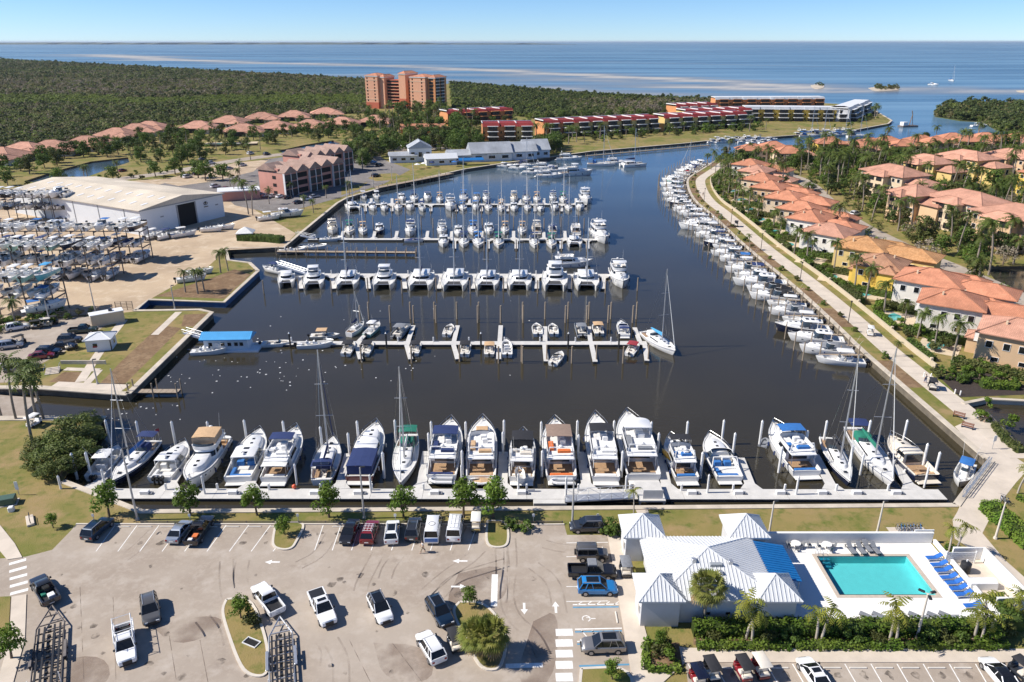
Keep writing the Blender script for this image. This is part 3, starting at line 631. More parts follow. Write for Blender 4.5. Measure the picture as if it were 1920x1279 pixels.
# ---------------------------------------------------------------- flybridge motor yacht
def motor_yacht(L=16,B=4.6,hullm=None,fly=True,canopy=None,canopy_x=(.02,.2),hard=False,aft=None,aft_cover=None,foredeck=None,cab=(-.24,.13),trunk=(.08,.34),F0=1.25,F1=2.2,ck=(.01,.28),dink=None,accent=WHITE,seatm=VINYL,eng=0,arch=True,cabh=1.5,flyaft=.30,railm=None,platform=True,stripe=None,doorm=None,cream=False,curtain=None):
    pr=Proto(); hullm=hullm or WHITE; body=CREAM if cream else WHITE
    Hh,D,rail=hull_shape(L,B,F0,F1,ck=ck,floor=.75)
    h=pr.p('hull',Hh,hullm,smooth=40); dk=pr.p('deck',D,DECKW if not cream else CREAM,smooth=30)
    rb=M(); rb.path([(x,b+.02,z-.05) for x,b,z in rail],.05,4); rb.path([(x,-b-.02,z-.05) for x,b,z in rail],.05,4); pr.p('rub_rail',rb,stripe or GREYC)
    b0=B/2; xa,xb=cab[0]*L,cab[1]*L; zd=F0+(F1-F0)*.25
    w=b0*.84
    # portlights in the hull
    for s in (-1,1):
        for q in (.12,.2,.28):
            b,z=sheer_at(rail,q*L); bb=b*.975+.015
            mb=M().add([(q*L-.45,s*bb,z*.66),(q*L+.45,s*(sheer_at(rail,q*L+.45)[0]*.975+.015),z*.66),(q*L+.42,s*(sheer_at(rail,q*L+.42)[0]*.98+.015),z*.78),(q*L-.42,s*(bb+.01),z*.78)],[(0,1,2,3)]); pr.p('portlight',mb,GLASS,h)
    if trunk:
        t=House(plan(trunk[0]*L-1.5,trunk[1]*L,b0*.62,L*.14),plan(trunk[0]*L-1.5,trunk[1]*L-.5,b0*.52,L*.12),zd,zd+.75+(F1-zd)*.55)
        ti=pr.p('forward_cabin',t.body(),body,smooth=40)
        if foredeck: 
            fd=M().rbx(trunk[0]*L,trunk[1]*L-1.3,-b0*.4,b0*.4,t.z1-.02,t.z1+.14,.06); pr.p('sunpad',fd,foredeck,ti)
        else:
            for q in (.35,.7):
                xx=trunk[0]*L+(trunk[1]-trunk[0])*L*q-.3; pr.p('hatch',M().rbx(xx,xx+.5,-.25,.25,t.z1-.01,t.z1+.05,.02),GLASS,ti)
    c=House(plan(xa,xb,w,L*.10,wa=w),plan(xa+.1,xb-1.1,w*.86,L*.08,wa=w*.86),zd-.35,zd+cabh)
    ci=pr.p('cabin',c.body(),body,smooth=40)
    n=len(c.A)-1
    pr.p('windscreen',c.band(.52,.90,3,n-3),GLASS,ci); pr.p('side_window',c.band(.52,.88,0,2),GLASS,ci); pr.p('side_window',c.band(.52,.88,n-2,n),GLASS,ci)
    pr.p('saloon_door',M().bx(xa-.03,xa+.02,-w*.7,w*.7,zd-.3,zd+cabh*.80),doorm or GLASSB,ci)
    zt=c.z1
    if fly:
        fx0=xa-flyaft*L*.5; fx1=xb-1.2; fw=w*.96
        fd=House(plan(fx0,fx1,fw,L*.07,wa=fw),plan(fx0,fx1,fw,L*.07,wa=fw),zt-.02,zt+.12); fi=pr.p('flybridge_deck',fd.body(r=.04),body,smooth=30)
        A=plan(fx0+1.4,fx1,fw,L*.07,wa=fw); Bp=plan(fx0+1.2,fx1+.15,fw*1.02,L*.07,wa=fw*1.02); Ci=inset(A,.14)
        co=M(); ring=lambda P,z:[(x,y,z) for x,y in P]
        co.loft([ring(A,zt+.12),ring(Bp,zt+.72),ring(inset(Bp,.12),zt+.72),ring(Ci,zt+.14)],False,False,False); pr.p('flybridge_coaming',co,body,fi,smooth=40)
        wsx=[p for p in inset(Bp,.05)][4:-4]; wsn=M().loft([[(x,y,zt+.72) for x,y in wsx],[(x-.25,y*.96,zt+1.0) for x,y in wsx]],False,False,False); pr.p('flybridge_screen',wsn,GLASSB,fi)
        se=M(); se.rbx(fx0+1.7,fx0+2.4,-fw*.8,fw*.2,zt+.12,zt+.55,.06); se.rbx(fx0+2.4,fx1-2.6,fw*.45,fw*.85,zt+.12,zt+.55,.06); pr.p('flybridge_seat',se,seatm,fi,smooth=30)
        cs=M(); cs.rbx(fx1-2.0,fx1-1.3,-fw*.45,fw*.1,zt+.12,zt+.95,.1); cs.rbx(fx1-3.0,fx1-2.4,-fw*.5,-fw*.05,zt+.12,zt+.9,.1); pr.p('helm_console',cs,WHITEP,fi,smooth=30)
        if flyaft>.15: pr.p('overhang_post',legs_mb([(fx0+.25,fw*.9,F0+.1),(fx0+.25,-fw*.9,F0+.1)],zt,.05),WHITEP,fi)
        rl=M()
        for s in (-1,1): rl.path([(fx0+.1,s*fw*.93,zt+.75),(fx0+1.3,s*fw*.97,zt+.75)],.022); rl.tube((fx0+.1,s*fw*.93,zt+.1),(fx0+.1,s*fw*.93,zt+.75),.022)
        rl.tube((fx0+.1,fw*.93,zt+.75),(fx0+.1,-fw*.93,zt+.75),.022); pr.p('flybridge_rail',rl,CHROME,fi)
        if canopy:
            x0,x1=(canopy_x[0]-.12)*L,(canopy_x[1]-.12)*L
            bi=pr.p('canopy',bimini_mb(x0,x1,fw*.98,zt+1.85),canopy,smooth=50)
            pr.p('canopy_frame',legs_mb([(x0+.1,s*fw*.95,zt+.6) for s in (-1,1)]+[(x1-.1,s*fw*.95,zt+.6) for s in (-1,1)]+[((x0+x1)/2,s*fw*.95,zt+.6) for s in (-1,1)],zt+1.85),CHROME,bi)
            if curtain:
                cu=M(); y=fw*.97
                cu.quad((x0,-y,zt+.7),(x0,y,zt+.7),(x0,y,zt+1.8),(x0,-y,zt+1.8)); cu.quad((x0,y,zt+.7),(x1,y,zt+.7),(x1,y,zt+1.8),(x0,y,zt+1.8)); cu.quad((x0,-y,zt+.7),(x1,-y,zt+.7),(x1,-y,zt+1.8),(x0,-y,zt+1.8)); cu.quad((x1,-y,zt+.7),(x1,y,zt+.7),(x1,y,zt+1.8),(x1,-y,zt+1.8)); pr.p('clear_curtain',cu,curtain,bi)
        if hard:
            x0,x1=(canopy_x[0]-.12)*L,(canopy_x[1]-.12)*L; hh=House(plan(x0,x1,fw*.95,1.2),plan(x0,x1,fw*.95,1.2),zt+1.95,zt+2.1); hi=pr.p('hardtop',hh.body(r=.05),body,smooth=40)
            pr.p('hardtop_post',legs_mb([(x0+.2,s*fw*.85,zt+.6) for s in (-1,1)]+[(x1-.7,s*fw*.8,zt+.6) for s in (-1,1)],zt+1.97,.05),WHITEP,hi)
        ztop=zt+.75
    else: ztop=zt
    if arch:
        ax=xa+.3 if not fly else fx0+1.0; am=M(); zz=zt+1.55 if fly else zt+.5; am.path([(ax-.3,w*.95,zt),(ax,w*.8,zz),(ax,-w*.8,zz),(ax-.3,-w*.95,zt)],.1,4); ai=pr.p('radar_arch',am,WHITEP)
        pr.p('radar_dome',M().ball((ax,0,zz+.22),.33,8,4,.55),WHITEP,ai,smooth=60)
        an=M().tube((ax,w*.7,zz),(ax-.5,w*.75,zz+2.4),.02,.01,4); pr.p('antenna',an,WHITEP,ai)
    pr.p('bow_rail',rail_mb(rail,-.02*L),railm or CHROME)
    an=M().bx(L/2-.5,L/2+.25,-.1,.1,F1+.02,F1+.16).tube((L/2-.9,0,F1),(L/2-.9,0,F1+.45),.12,.12,6); pr.p('anchor_roller',an,CHROME,dk)
    if platform: pr.p('swim_platform',M().rbx(-L/2-1.0,-L/2+.02,-b0*.82,b0*.82,.28,.42,.05),DECKW if not cream else CREAM)
    # cockpit furniture
    st=M().rbx(-L/2+.35,-L/2+.95,-b0*.68,b0*.68,.75,1.25,.06); pr.p('transom_seat',st,seatm)
    tb=M().rbx(-L/2+1.4,-L/2+2.2,-.6,.6,1.32,1.38,.02).tube((-L/2+1.8,0,.75),(-L/2+1.8,0,1.33),.06); pr.p('cockpit_table',tb,TEAK)
    pr.p('cockpit_sole',M().bx(-L/2+.3,xa-.05,-b0*.74,b0*.74,.752,.765),TEAK,dk)
    if aft:      # canvas roof over the cockpit
        ac=pr.p('cockpit_canopy',bimini_mb(-L/2+.35,xa+.2,w*.98,zd+cabh-.12),aft); pr.p('canopy_frame',legs_mb([(-L/2+.5,s*w*.93,F0) for s in (-1,1)],zd+cabh-.1),CHROME,ac)
        if aft_cover: 
            cu=M(); y=w*.95; x=-L/2+.4; cu.quad((x,-y,F0+.1),(x,y,F0+.1),(x,y,zd+cabh-.15),(x,-y,zd+cabh-.15)); cu.quad((x,y,F0+.1),(xa,y,F0+.1),(xa,y,zd+cabh-.15),(x,y,zd+cabh-.15)); cu.quad((x,-y,F0+.1),(xa,-y,F0+.1),(xa,-y,zd+cabh-.15),(x,-y,zd+cabh-.15)); pr.p('cockpit_curtain',cu,aft_cover,ac)
    if dink: dinghy_into(pr,-L/2-.6,0,.75,PI/2,1.15,cover=dink if dink is not True else None)
    for k,e in enumerate(outboards(eng,-L/2-.1,.85)): pr.p('outboard_engine',e,ENGB,smooth=40)
    pr.p('fender',fenders_mb(rail,[-L*.3,-L*.05,L*.15],B),NAVY if hullm is WHITE else WHITEP)
    return pr
# ---------------------------------------------------------------- express cruiser with raked screen and hardtop
def express(L=11,B=3.4,hullm=None,top=None,topm=None,canopy=None,eng=0,F0=1.05,F1=1.55,roof=True,seatm=VINYLW,arch=False,roofm=None,cover=None):
    pr=Proto(); hullm=hullm or WHITE
    Hh,D,rail=hull_shape(L,B,F0,F1,ck=(.03,.46),floor=.55); h=pr.p('hull',Hh,hullm,smooth=40); dk=pr.p('deck',D,DECKW,smooth=30); b0=B/2
    for s in (-1,1):
        q=.12*L; x1=q+1.6; b=sheer_at(rail,q)[0]*.975+.02; b1=sheer_at(rail,x1)[0]*.975+.02; z=sheer_at(rail,q)[1]
        pr.p('portlight',M().add([(q,s*b,z*.62),(x1,s*b1,z*.66),(x1-.1,s*(b1+.01),z*.78),(q-.2,s*(b+.01),z*.80)],[(0,1,2,3)]),GLASS,h)
    z0=F0+.1
    t=House(plan(-.02*L,.36*L,b0*.72,L*.2),plan(-.02*L,.33*L,b0*.58,L*.17),z0,z0+.62+(F1-F0)*.4); ti=pr.p('forward_cabin',t.body(r=.2),WHITE,smooth=45)
    for xx in (.1,.2): pr.p('hatch',M().rbx(xx*L,xx*L+.45,-.22,.22,t.z1-.03,t.z1+.03,.01),GLASS,ti)
    # raked screen
    A=plan(-.20*L,.10*L,b0*.86,L*.09); Bp=plan(-.20*L,-.0*L,b0*.74,L*.06); zz=z0+1.35
    W=House(A,Bp,z0+.25,zz); n=len(A)-1
    wi=pr.p('windscreen',W.band(0,1,1,n-1,e=0),GLASSB); fr=M(); 
    P=[(x,y,zz) for x,y in Bp[1:n]]; fr.path(P,.04,4); pr.p('screen_frame',fr,WHITEP,wi); fr=M(); P=[(x,y,z0+.25) for x,y in A[1:n]]; fr.path(P,.05,4); pr.p('screen_base',fr,WHITEP,wi)
    if roof:
        rf=House(plan(-.27*L,.02*L,b0*.80,L*.06),plan(-.27*L,.01*L,b0*.78,L*.06),zz,zz+.14); ri=pr.p('hardtop',rf.body(r=.06),roofm or WHITE,smooth=45)
        pr.p('hardtop_post',legs_mb([(-.25*L,s*b0*.78,F0+.1) for s in (-1,1)],zz+.02,.06),WHITEP,ri)
        for xx in (-.2,-.1): pr.p('skylight',M().rbx(xx*L,xx*L+.6,-.45,.45,zz+.12,zz+.16,.02),GLASS,ri)
        pr.p('radar_dome',M().ball((-.22*L,0,zz+.32),.26,8,4,.6),WHITEP,ri,smooth=60)
    if canopy:
        ci=pr.p('canopy',bimini_mb(-.42*L,-.14*L if not roof else -.26*L,b0*.82,zz+.02),canopy,smooth=50); pr.p('canopy_frame',legs_mb([(-.41*L,s*b0*.8,F0) for s in (-1,1)],zz),CHROME,ci)
    if arch:
        am=M(); am.path([(-.30*L,b0*.93,F0),(-.24*L,b0*.8,zz+.1),(-.24*L,-b0*.8,zz+.1),(-.30*L,-b0*.93,F0)],.09,4); pr.p('radar_arch',am,WHITEP)
    if cover:
        cv=M().loft([[(-L*.48,-b0*.9,F0+.2),(-L*.48,0,F0+.35),(-L*.48,b0*.9,F0+.2)],[(-L*.2,-b0*.95,F0+.3),(-L*.2,0,zz+.05),(-L*.2,b0*.95,F0+.3)],[(.02*L,-b0*.8,z0+.6),(.02*L,0,zz+.1),(.02*L,b0*.8,z0+.6)],[(.16*L,-b0*.6,z0+.55),(.16*L,0,z0+.75),(.16*L,b0*.6,z0+.55)]]); pr.p('boat_cover',cv,cover)
    s=M(); s.rbx(-L*.45,-L*.40,-b0*.7,b0*.7,.55,1.05,.06); s.rbx(-L*.401,-L*.26,b0*.45,b0*.70,.55,1.05,.06); pr.p('cockpit_seat',s,seatm,smooth=30)
    for y in (-.35,.35): pr.p('helm_seat',M().rbx(-L*.18,-L*.12,b0*y-b0*.25,b0*y+b0*.25,.55,1.35,.06),seatm,smooth=30)
    pr.p('helm_console',M().rbx(-L*.10,-L*.05,-b0*.65,-b0*.05,.55,1.6,.08),WHITEP)
    pr.p('bow_rail',rail_mb(rail,0,.5),CHROME)
    if not eng: pr.p('swim_platform',M().rbx(-L/2-.8,-L/2+.02,-b0*.8,b0*.8,.25,.38,.05),DECKW)
    for e in outboards(eng,-L/2-.05,.8): pr.p('outboard_engine',e,ENGB,smooth=40)
    pr.p('fender',fenders_mb(rail,[-L*.25,L*.05],B),NAVY)
    return pr
# ---------------------------------------------------------------- centre console
def console_boat(L=8,B=2.5,hullm=None,ttop=WHITEP,eng=2,seatm=VINYLW,tower=False,F0=.8,F1=1.2,engm=None):
    pr=Proto(); Hh,D,rail=hull_shape(L,B,F0,F1,ck=(.08,.84),floor=.42,bull=.06); pr.p('hull',Hh,hullm or WHITE,smooth=40); dk=pr.p('deck',D,DECKW,smooth=30); b0=B/2
    c=House(plan(-.06*L,.08*L,b0*.42,.3),plan(-.06*L,.04*L,b0*.38,.25),.42,1.55); ci=pr.p('console',c.body(),WHITE,smooth=40); pr.p('windscreen',c.band(.8,1.25,2,len(c.A)-3,e=.0),GLASSB,ci)
    s=M().rbx(-.22*L,-.13*L,-b0*.42,b0*.42,.42,1.2,.06); s.rbx(-.25*L,-.22*L,-b0*.42,b0*.42,1.0,1.55,.04); pr.p('seat',s,seatm,smooth=30)
    pr.p('bow_seat',M().rbx(.12*L,.26*L,-b0*.4,b0*.4,.42,.85,.06),seatm,smooth=30); pr.p('stern_seat',M().rbx(-L*.42,-L*.36,-b0*.6,b0*.6,.42,.85,.05),seatm,smooth=30)
    if ttop:
        z=2.65; t=House(plan(-.24*L,.10*L,b0*.72,.4),plan(-.24*L,.10*L,b0*.72,.4),z,z+.1); ti=pr.p('t_top',t.body(r=.04),ttop,smooth=40)
        for sy in (-1,1):
            lg=M(); lg.tube((-.13*L,sy*b0*.5,.5),(-.16*L,sy*b0*.62,z),.03); lg.tube((.03*L,sy*b0*.48,.5),(.04*L,sy*b0*.6,z),.03); lg.tube((-.13*L,sy*b0*.5,1.6),(.04*L,sy*b0*.55,1.7),.025); pr.p('t_top_frame',lg,ALU,ti)
        an=M().tube((-.2*L,b0*.6,z),(-.35*L,b0*.9,z+2.6),.018,.01,4).tube((-.2*L,-b0*.6,z),(-.35*L,-b0*.9,z+2.6),.018,.01,4); pr.p('outrigger',an,WHITEP,ti)
    for e in outboards(eng,-L/2,.62,.6,.9): pr.p('outboard_engine',e,engm or ENGB,smooth=40)
    pr.p('bow_rail',rail_mb(rail,.18*L,.28,1.0),CHROME)
    return pr
# ---------------------------------------------------------------- open bowrider / pontoon with bimini
def deck_boat(L=6.5,B=2.4,hullm=None,canopy=None,cpos=(-.28,.08),seatm=VINYL,pontoon=False,eng=1,cover=None,ch=2.15):
    pr=Proto(); b0=B/2
    if pontoon:
        mb=M()
        for s in (-1,1): mb.tube((-L/2,s*b0*.72,.1),(L*.42,s*b0*.72,.1),.3,.3,8); mb.tube((L*.42,s*b0*.72,.1),(L*.5,s*b0*.72,.22),.3,.1,8)
        pr.p('pontoon',mb,ALU,smooth=50); pr.p('deck',M().rbx(-L/2,L/2-.2,-b0,b0,.42,.5,.02),GREYC)
        f=M(); f.bx(-L/2+.5,L/2-.3,b0-.05,b0,.5,1.15); f.bx(-L/2+.5,L/2-.3,-b0,-b0+.05,.5,1.15); f.bx(L/2-.35,L/2-.3,-b0+.05,b0-.05,.5,1.15); pr.p('side_panel',f,hullm or WHITE); fz=.5
    else:
        Hh,D,rail=hull_shape(L,B,.75,.95,ck=(.1,.86),floor=.38,bull=.05); pr.p('hull',Hh,hullm or WHITE,smooth=40); pr.p('deck',D,DECKW,smooth=30); fz=.38
        A=plan(-.02*L,.14*L,b0*.85,.5); W=House(A,plan(-.04*L,.08*L,b0*.78,.4),.8,1.3); n=len(A)-1; pr.p('windscreen',W.band(0,1,1,n-1,e=0),GLASSB)
    s=M(); s.rbx(-L*.42,-L*.33,-b0*.7,b0*.7,fz,fz+.5,.05); s.rbx(-L*.331,-L*.1,b0*.4,b0*.70,fz,fz+.5,.05); pr.p('stern_seat',s,seatm,smooth=30)
    for y in (-.55,.55): pr.p('bow_seat',M().rbx(L*.12,L*.34,b0*y-b0*.15,b0*y+b0*.15,fz,fz+.48,.05),seatm,smooth=30)
    pr.p('helm_seat',M().rbx(-L*.08,-L*.01,-b0*.65,-b0*.15,fz,fz+.8,.05),seatm,smooth=30)
    pr.p('helm_console',M().rbx(L*.0,L*.07,-b0*.7,-b0*.1,fz,fz+.75,.06),WHITEP)
    if canopy:
        ci=pr.p('bimini',bimini_mb(cpos[0]*L,cpos[1]*L,b0*.92,ch),canopy,smooth=50); xm=(cpos[0]+cpos[1])/2*L; lg=M()
        for sy in (-1,1): lg.tube((xm,sy*b0*.93,.9),(cpos[0]*L+.05,sy*b0*.9,ch),.02); lg.tube((xm,sy*b0*.93,.9),(cpos[1]*L-.05,sy*b0*.9,ch),.02)
        pr.p('bimini_frame',lg,CHROME,ci)
    if cover:
        cv=M().loft([[(-L*.49,-b0*.95,.7),(-L*.49,0,.85),(-L*.49,b0*.95,.7)],[(-L*.1,-b0,.85),(-L*.1,0,1.45),(-L*.1,b0,.85)],[(L*.2,-b0*.9,.95),(L*.2,0,1.25),(L*.2,b0*.9,.95)],[(L*.46,-b0*.2,.98),(L*.46,0,1.05),(L*.46,b0*.2,.98)]]); pr.p('boat_cover',cv,cover)
    for e in outboards(eng,-L/2,.55,.5,.85): pr.p('outboard_engine',e,ENGB,smooth=40)
    return pr
# ---------------------------------------------------------------- sailing yacht
def sailboat(L=12,B=3.7,hullm=None,mast=16,coverm=NAVY,bimini=NAVY,dodger=None,furl=WHITEC,solar=False,deckm=None,F0=1.0,F1=1.35,rig=True,spread=2,flag=False,jibm=None):
    pr=Proto(); Hh,D,rail=hull_shape(L,B,F0,F1,True,ck=(.04,.26),floor=.6,bull=.06,rake=.06,ns=17); h=pr.p('hull',Hh,hullm or WHITE,smooth=40); dk=pr.p('deck',D,deckm or DECKW,smooth=30); b0=B/2
    st=M(); st.path([(x,b*.985+.01,z*.86) for x,b,z in rail],.035,4); st.path([(x,-b*.985-.01,z*.86) for x,b,z in rail],.035,4); pr.p('cove_stripe',st,NAVY if hullm is not NAVYH else WHITEP,h)
    t=House(plan(-.23*L,.26*L,b0*.60,L*.22),plan(-.22*L,.22*L,b0*.50,L*.2),F0+.02,F0+.62); ti=pr.p('coachroof',t.body(),WHITE,smooth=40)
    n=len(t.A)-1; pr.p('cabin_window',t.band(.35,.75,0,3),GLASS,ti); pr.p('cabin_window',t.band(.35,.75,n-3,n),GLASS,ti)
    for xx in (-.12,.02,.14): pr.p('hatch',M().rbx(xx*L,xx*L+.5,-.25,.25,t.z1-.01,t.z1+.05,.02),GLASS,ti)
    pr.p('hatch',M().rbx(.30*L,.30*L+.5,-.25,.25,F1-.12,F1+.1,.02),GLASS,dk)
    [pr.p('cockpit_bench',M().rbx(-.45*L,-.25*L,b0*y-b0*.15,b0*y+b0*.15,.6,1.0,.04),TEAK) for y in (-.4,.4)]
    wh=M(); wp=[(-.36*L,.45*math.cos(a*PI/4),1.35+.45*math.sin(a*PI/4)) for a in range(9)]; wh.path(wp,.025,3); wh.rbx(-.36*L-.1,-.36*L+.1,-.12,.12,.6,1.3,.03); pr.p('steering_wheel',wh,CHROME)
    mx=.08*L; mi=pr.p('mast',M().tube((mx,0,F0),(mx-.012*mast,0,mast),.15,.10,6),ALU,smooth=60)
    sp=M()
    for k in range(spread):
        z=mast*(.42+.28*k) if spread>1 else mast*.5; wl=b0*(.62-.14*k); sp.tube((mx-.1,wl,z+.05),(mx-.1,-wl,z+.05),.05,n=4)
    pr.p('spreaders',sp,ALU,mi)
    bz=F0+1.55; bi=pr.p('boom',M().tube((mx,0,bz),(-.30*L,0,bz+.1),.09,.08,6),ALU,mi)
    sc=M().loft([[(mx-.05,-.12,bz+.05),(mx-.05,0,bz+.75),(mx-.05,.12,bz+.05)],[(-.1*L,-.19,bz+.05),(-.1*L,0,bz+.55),(-.1*L,.19,bz+.05)],[(-.29*L,-.12,bz+.12),(-.29*L,0,bz+.32),(-.29*L,.12,bz+.12)]]); pr.p('sail_cover',sc,coverm,bi)
    if rig:
        r=M(); top=(mx-.012*mast,0,mast-.1); r_=.016
        cb=sheer_at(rail,mx)[0]
        for s in (-1,1):
            zl=mast*.42 if spread>1 else mast*.5; wl=b0*.62
            r.tube((mx-.2,s*(cb-.1),F0),(mx-.1,s*wl,zl),r_,n=3); r.tube((mx-.1,s*wl,zl),top,r_,n=3); r.tube((mx-.6,s*(cb-.15),F0),(mx-.05,0,zl),r_,n=3)
        r.tube((-L/2+.2,0,F0+.1),top,r_,n=3); pr.p('rigging',r,CHROME,mi)
    pr.p('furled_jib',M().tube((L/2-.25,0,F1+.3),(mx-.012*mast+.1,0,mast*.93),.09,.03,5),jibm or furl,mi)
    if bimini:
        z=F0+2.0; ci=pr.p('bimini',bimini_mb(-.46*L,-.31*L,b0*.72,z),bimini,smooth=50); pr.p('bimini_frame',legs_mb([(-.45*L,s*b0*.68,F0) for s in (-1,1)]+[(-.32*L,s*b0*.7,F0) for s in (-1,1)],z),CHROME,ci)
        if solar: pr.p('solar_panel',M().bx(-.45*L,-.385*L,-b0*.6,b0*.6,z+.16,z+.19),SOLAR,ci)
    if dodger is not False:
        d=House(plan(-.30*L,-.13*L,b0*.58,.7),plan(-.30*L,-.17*L,b0*.5,.4),F0+.3,F0+1.35); di=pr.p('sprayhood',d.body(),dodger or bimini or NAVY,smooth=45); pr.p('hood_window',d.band(.35,.8,3,len(d.A)-4),GLASSB,di)
    pr.p('lifelines',rail_mb(rail,-L/2,.6,1.5,.08,.016,True),CHROME)
    if flag:
        f=M(); f.tube((-L/2+.1,.3,F0+.1),(-L/2-.4,.3,F0+1.9),.02); fi=pr.p('flag_pole',f,WHITEP); pr.p('flag',M().quad((-L/2-.15,.3,F0+1.0),(-L/2-1.2,.45,F0+.9),(-L/2-1.35,.4,F0+1.55),(-L/2-.38,.3,F0+1.8)),REDC,fi)
    return pr
# ---------------------------------------------------------------- catamaran (sail or power)
def catamaran(L=13,B=7,mast=19,fly=False,coverm=NAVY,hullm=None,winm=None,bim=WHITE,canopy=None):
    pr=Proto(); hb=B*.16; yo=B/2-hb
    for s in (-1,1):
        Hh,D,rail=hull_shape(L,hb*2,1.35,1.65,True,ck=(-1,-.5),rake=.03,ns=12); Hh.move(0,s*yo); D.move(0,s*yo); h=pr.p('hull',Hh,hullm or WHITE,smooth=40); pr.p('side_deck',D,DECKW,h,smooth=30)
        q=M().bx(-.05*L,.18*L,s*(yo+s*0)+s*hb*.985-.02 if s>0 else -yo-hb*.985-.02,s*yo+s*hb*.985+.03 if s>0 else -yo-hb*.985+.03,.85,1.05); pr.p('hull_window',q,GLASS,h)
    pr.p('bridge_deck',M().rbx(-.46*L,.16*L,-yo,yo,.75,1.5,.05),DECKW)
    pr.p('crossbeam',M().tube((.40*L,-yo,1.5),(.40*L,yo,1.5),.1,.1,6),ALU)
    pr.p('trampoline',M().bx(.16*L,.395*L,-yo+hb*.5,yo-hb*.5,1.42,1.45),NET)
    c=House(plan(-.22*L,.14*L,B*.34,L*.14),plan(-.22*L,.06*L,B*.29,L*.12),1.45,2.65); ci=pr.p('saloon',c.body(),WHITE,smooth=40); n=len(c.A)-1
    pr.p('windscreen',c.band(.35,.80,3,n-3),winm or GLASS,ci); pr.p('side_window',c.band(.35,.8,0,2),winm or GLASS,ci); pr.p('side_window',c.band(.35,.8,n-2,n),winm or GLASS,ci)
    pr.p('saloon_door',M().bx(-.22*L-.03,-.22*L+.02,-B*.22,B*.22,1.5,2.5),GLASS,ci)
    hh=House(plan(-.40*L,-.02*L,B*.32,.8),plan(-.40*L,-.02*L,B*.31,.8),2.68,2.82); hi=pr.p('hardtop',hh.body(r=.06),bim if isinstance(bim,bpy.types.Material) else WHITE,smooth=40); pr.p('hardtop_post',legs_mb([(-.39*L,s*B*.30,1.4) for s in (-1,1)],2.7,.06),WHITEP,hi)
    if fly:
        f=M(); P=plan(-.30*L,.02*L,B*.26,1.0); Q=inset(P,.14); ring=lambda P,z:[(x,y,z) for x,y in P]
        f.loft([ring(P,2.8),ring(P,3.5),ring(Q,3.5),ring(Q,2.84)],False,False,False); pr.p('flybridge_coaming',f,WHITE,hi,smooth=40)
        ft=House(plan(-.28*L,-.02*L,B*.25,.8),plan(-.28*L,-.02*L,B*.25,.8),4.75,4.9); fi=pr.p('flybridge_top',ft.body(r=.06),canopy or WHITE,smooth=40); pr.p('flybridge_post',legs_mb([(-.26*L,s*B*.23,3.4) for s in (-1,1)]+[(-.06*L,s*B*.23,3.4) for s in (-1,1)],4.77,.05),WHITEP,fi)
        wsP=P[4:-4]; pr.p('flybridge_screen',M().loft([[(x,y,3.5) for x,y in wsP],[(x-.3,y*.95,4.0) for x,y in wsP]],False,False,False),GLASSB,fi)
        pr.p('flybridge_seat',M().rbx(-.26*L,-.2*L,-B*.2,B*.2,2.85,3.3,.06),VINYLW,hi)
    if mast:
        mx=.06*L; mi=pr.p('mast',M().tube((mx,0,2.5),(mx-.02*mast,0,mast),.16,.1,6),ALU,smooth=60); s_=M()
        for k in range(2): s_.tube((mx-.1,1.3-.3*k,mast*(.4+.27*k)),(mx-.1,-1.3+.3*k,mast*(.4+.27*k)),.06,n=4)
        pr.p('spreaders',s_,ALU,mi)
        bi=pr.p('boom',M().tube((mx,0,3.6),(-.36*L,0,3.75),.12,.1,6),ALU,mi); sc=M().loft([[(mx-.1,-.2,3.65),(mx-.1,0,4.5),(mx-.1,.2,3.65)],[(-.15*L,-.25,3.7),(-.15*L,0,4.3),(-.15*L,.25,3.7)],[(-.35*L,-.15,3.8),(-.35*L,0,4.05),(-.35*L,.15,3.8)]]); pr.p('sail_cover',sc,coverm,bi)
        r=M(); top=(mx-.02*mast,0,mast-.1)
        for s in (-1,1): r.tube((-.1*L,s*(B/2-.15),1.4),top,.02,n=3)
        r.tube((.40*L,0,1.6),top,.05,n=4); pr.p('rigging',r,CHROME,mi)
    rl=M()
    for s in (-1,1):
        P=[(x,s*(yo+hb*.75),1.5+.65) for x in (-.4*L,-.2*L,0,.2*L,.40*L,.46*L)]; rl.path(P,.022)
        for p in P: rl.tube((p[0],p[1],1.45),p,.02,n=4)
    pr.p('lifelines',rl,CHROME)
    pr.p('cockpit_seat',M().rbx(-.44*L,-.40*L,-B*.3,B*.3,1.5,1.95,.06).rbx(-.40*L,-.28*L,B*.2,B*.3,1.5,1.95,.06),VINYLW)
    return pr
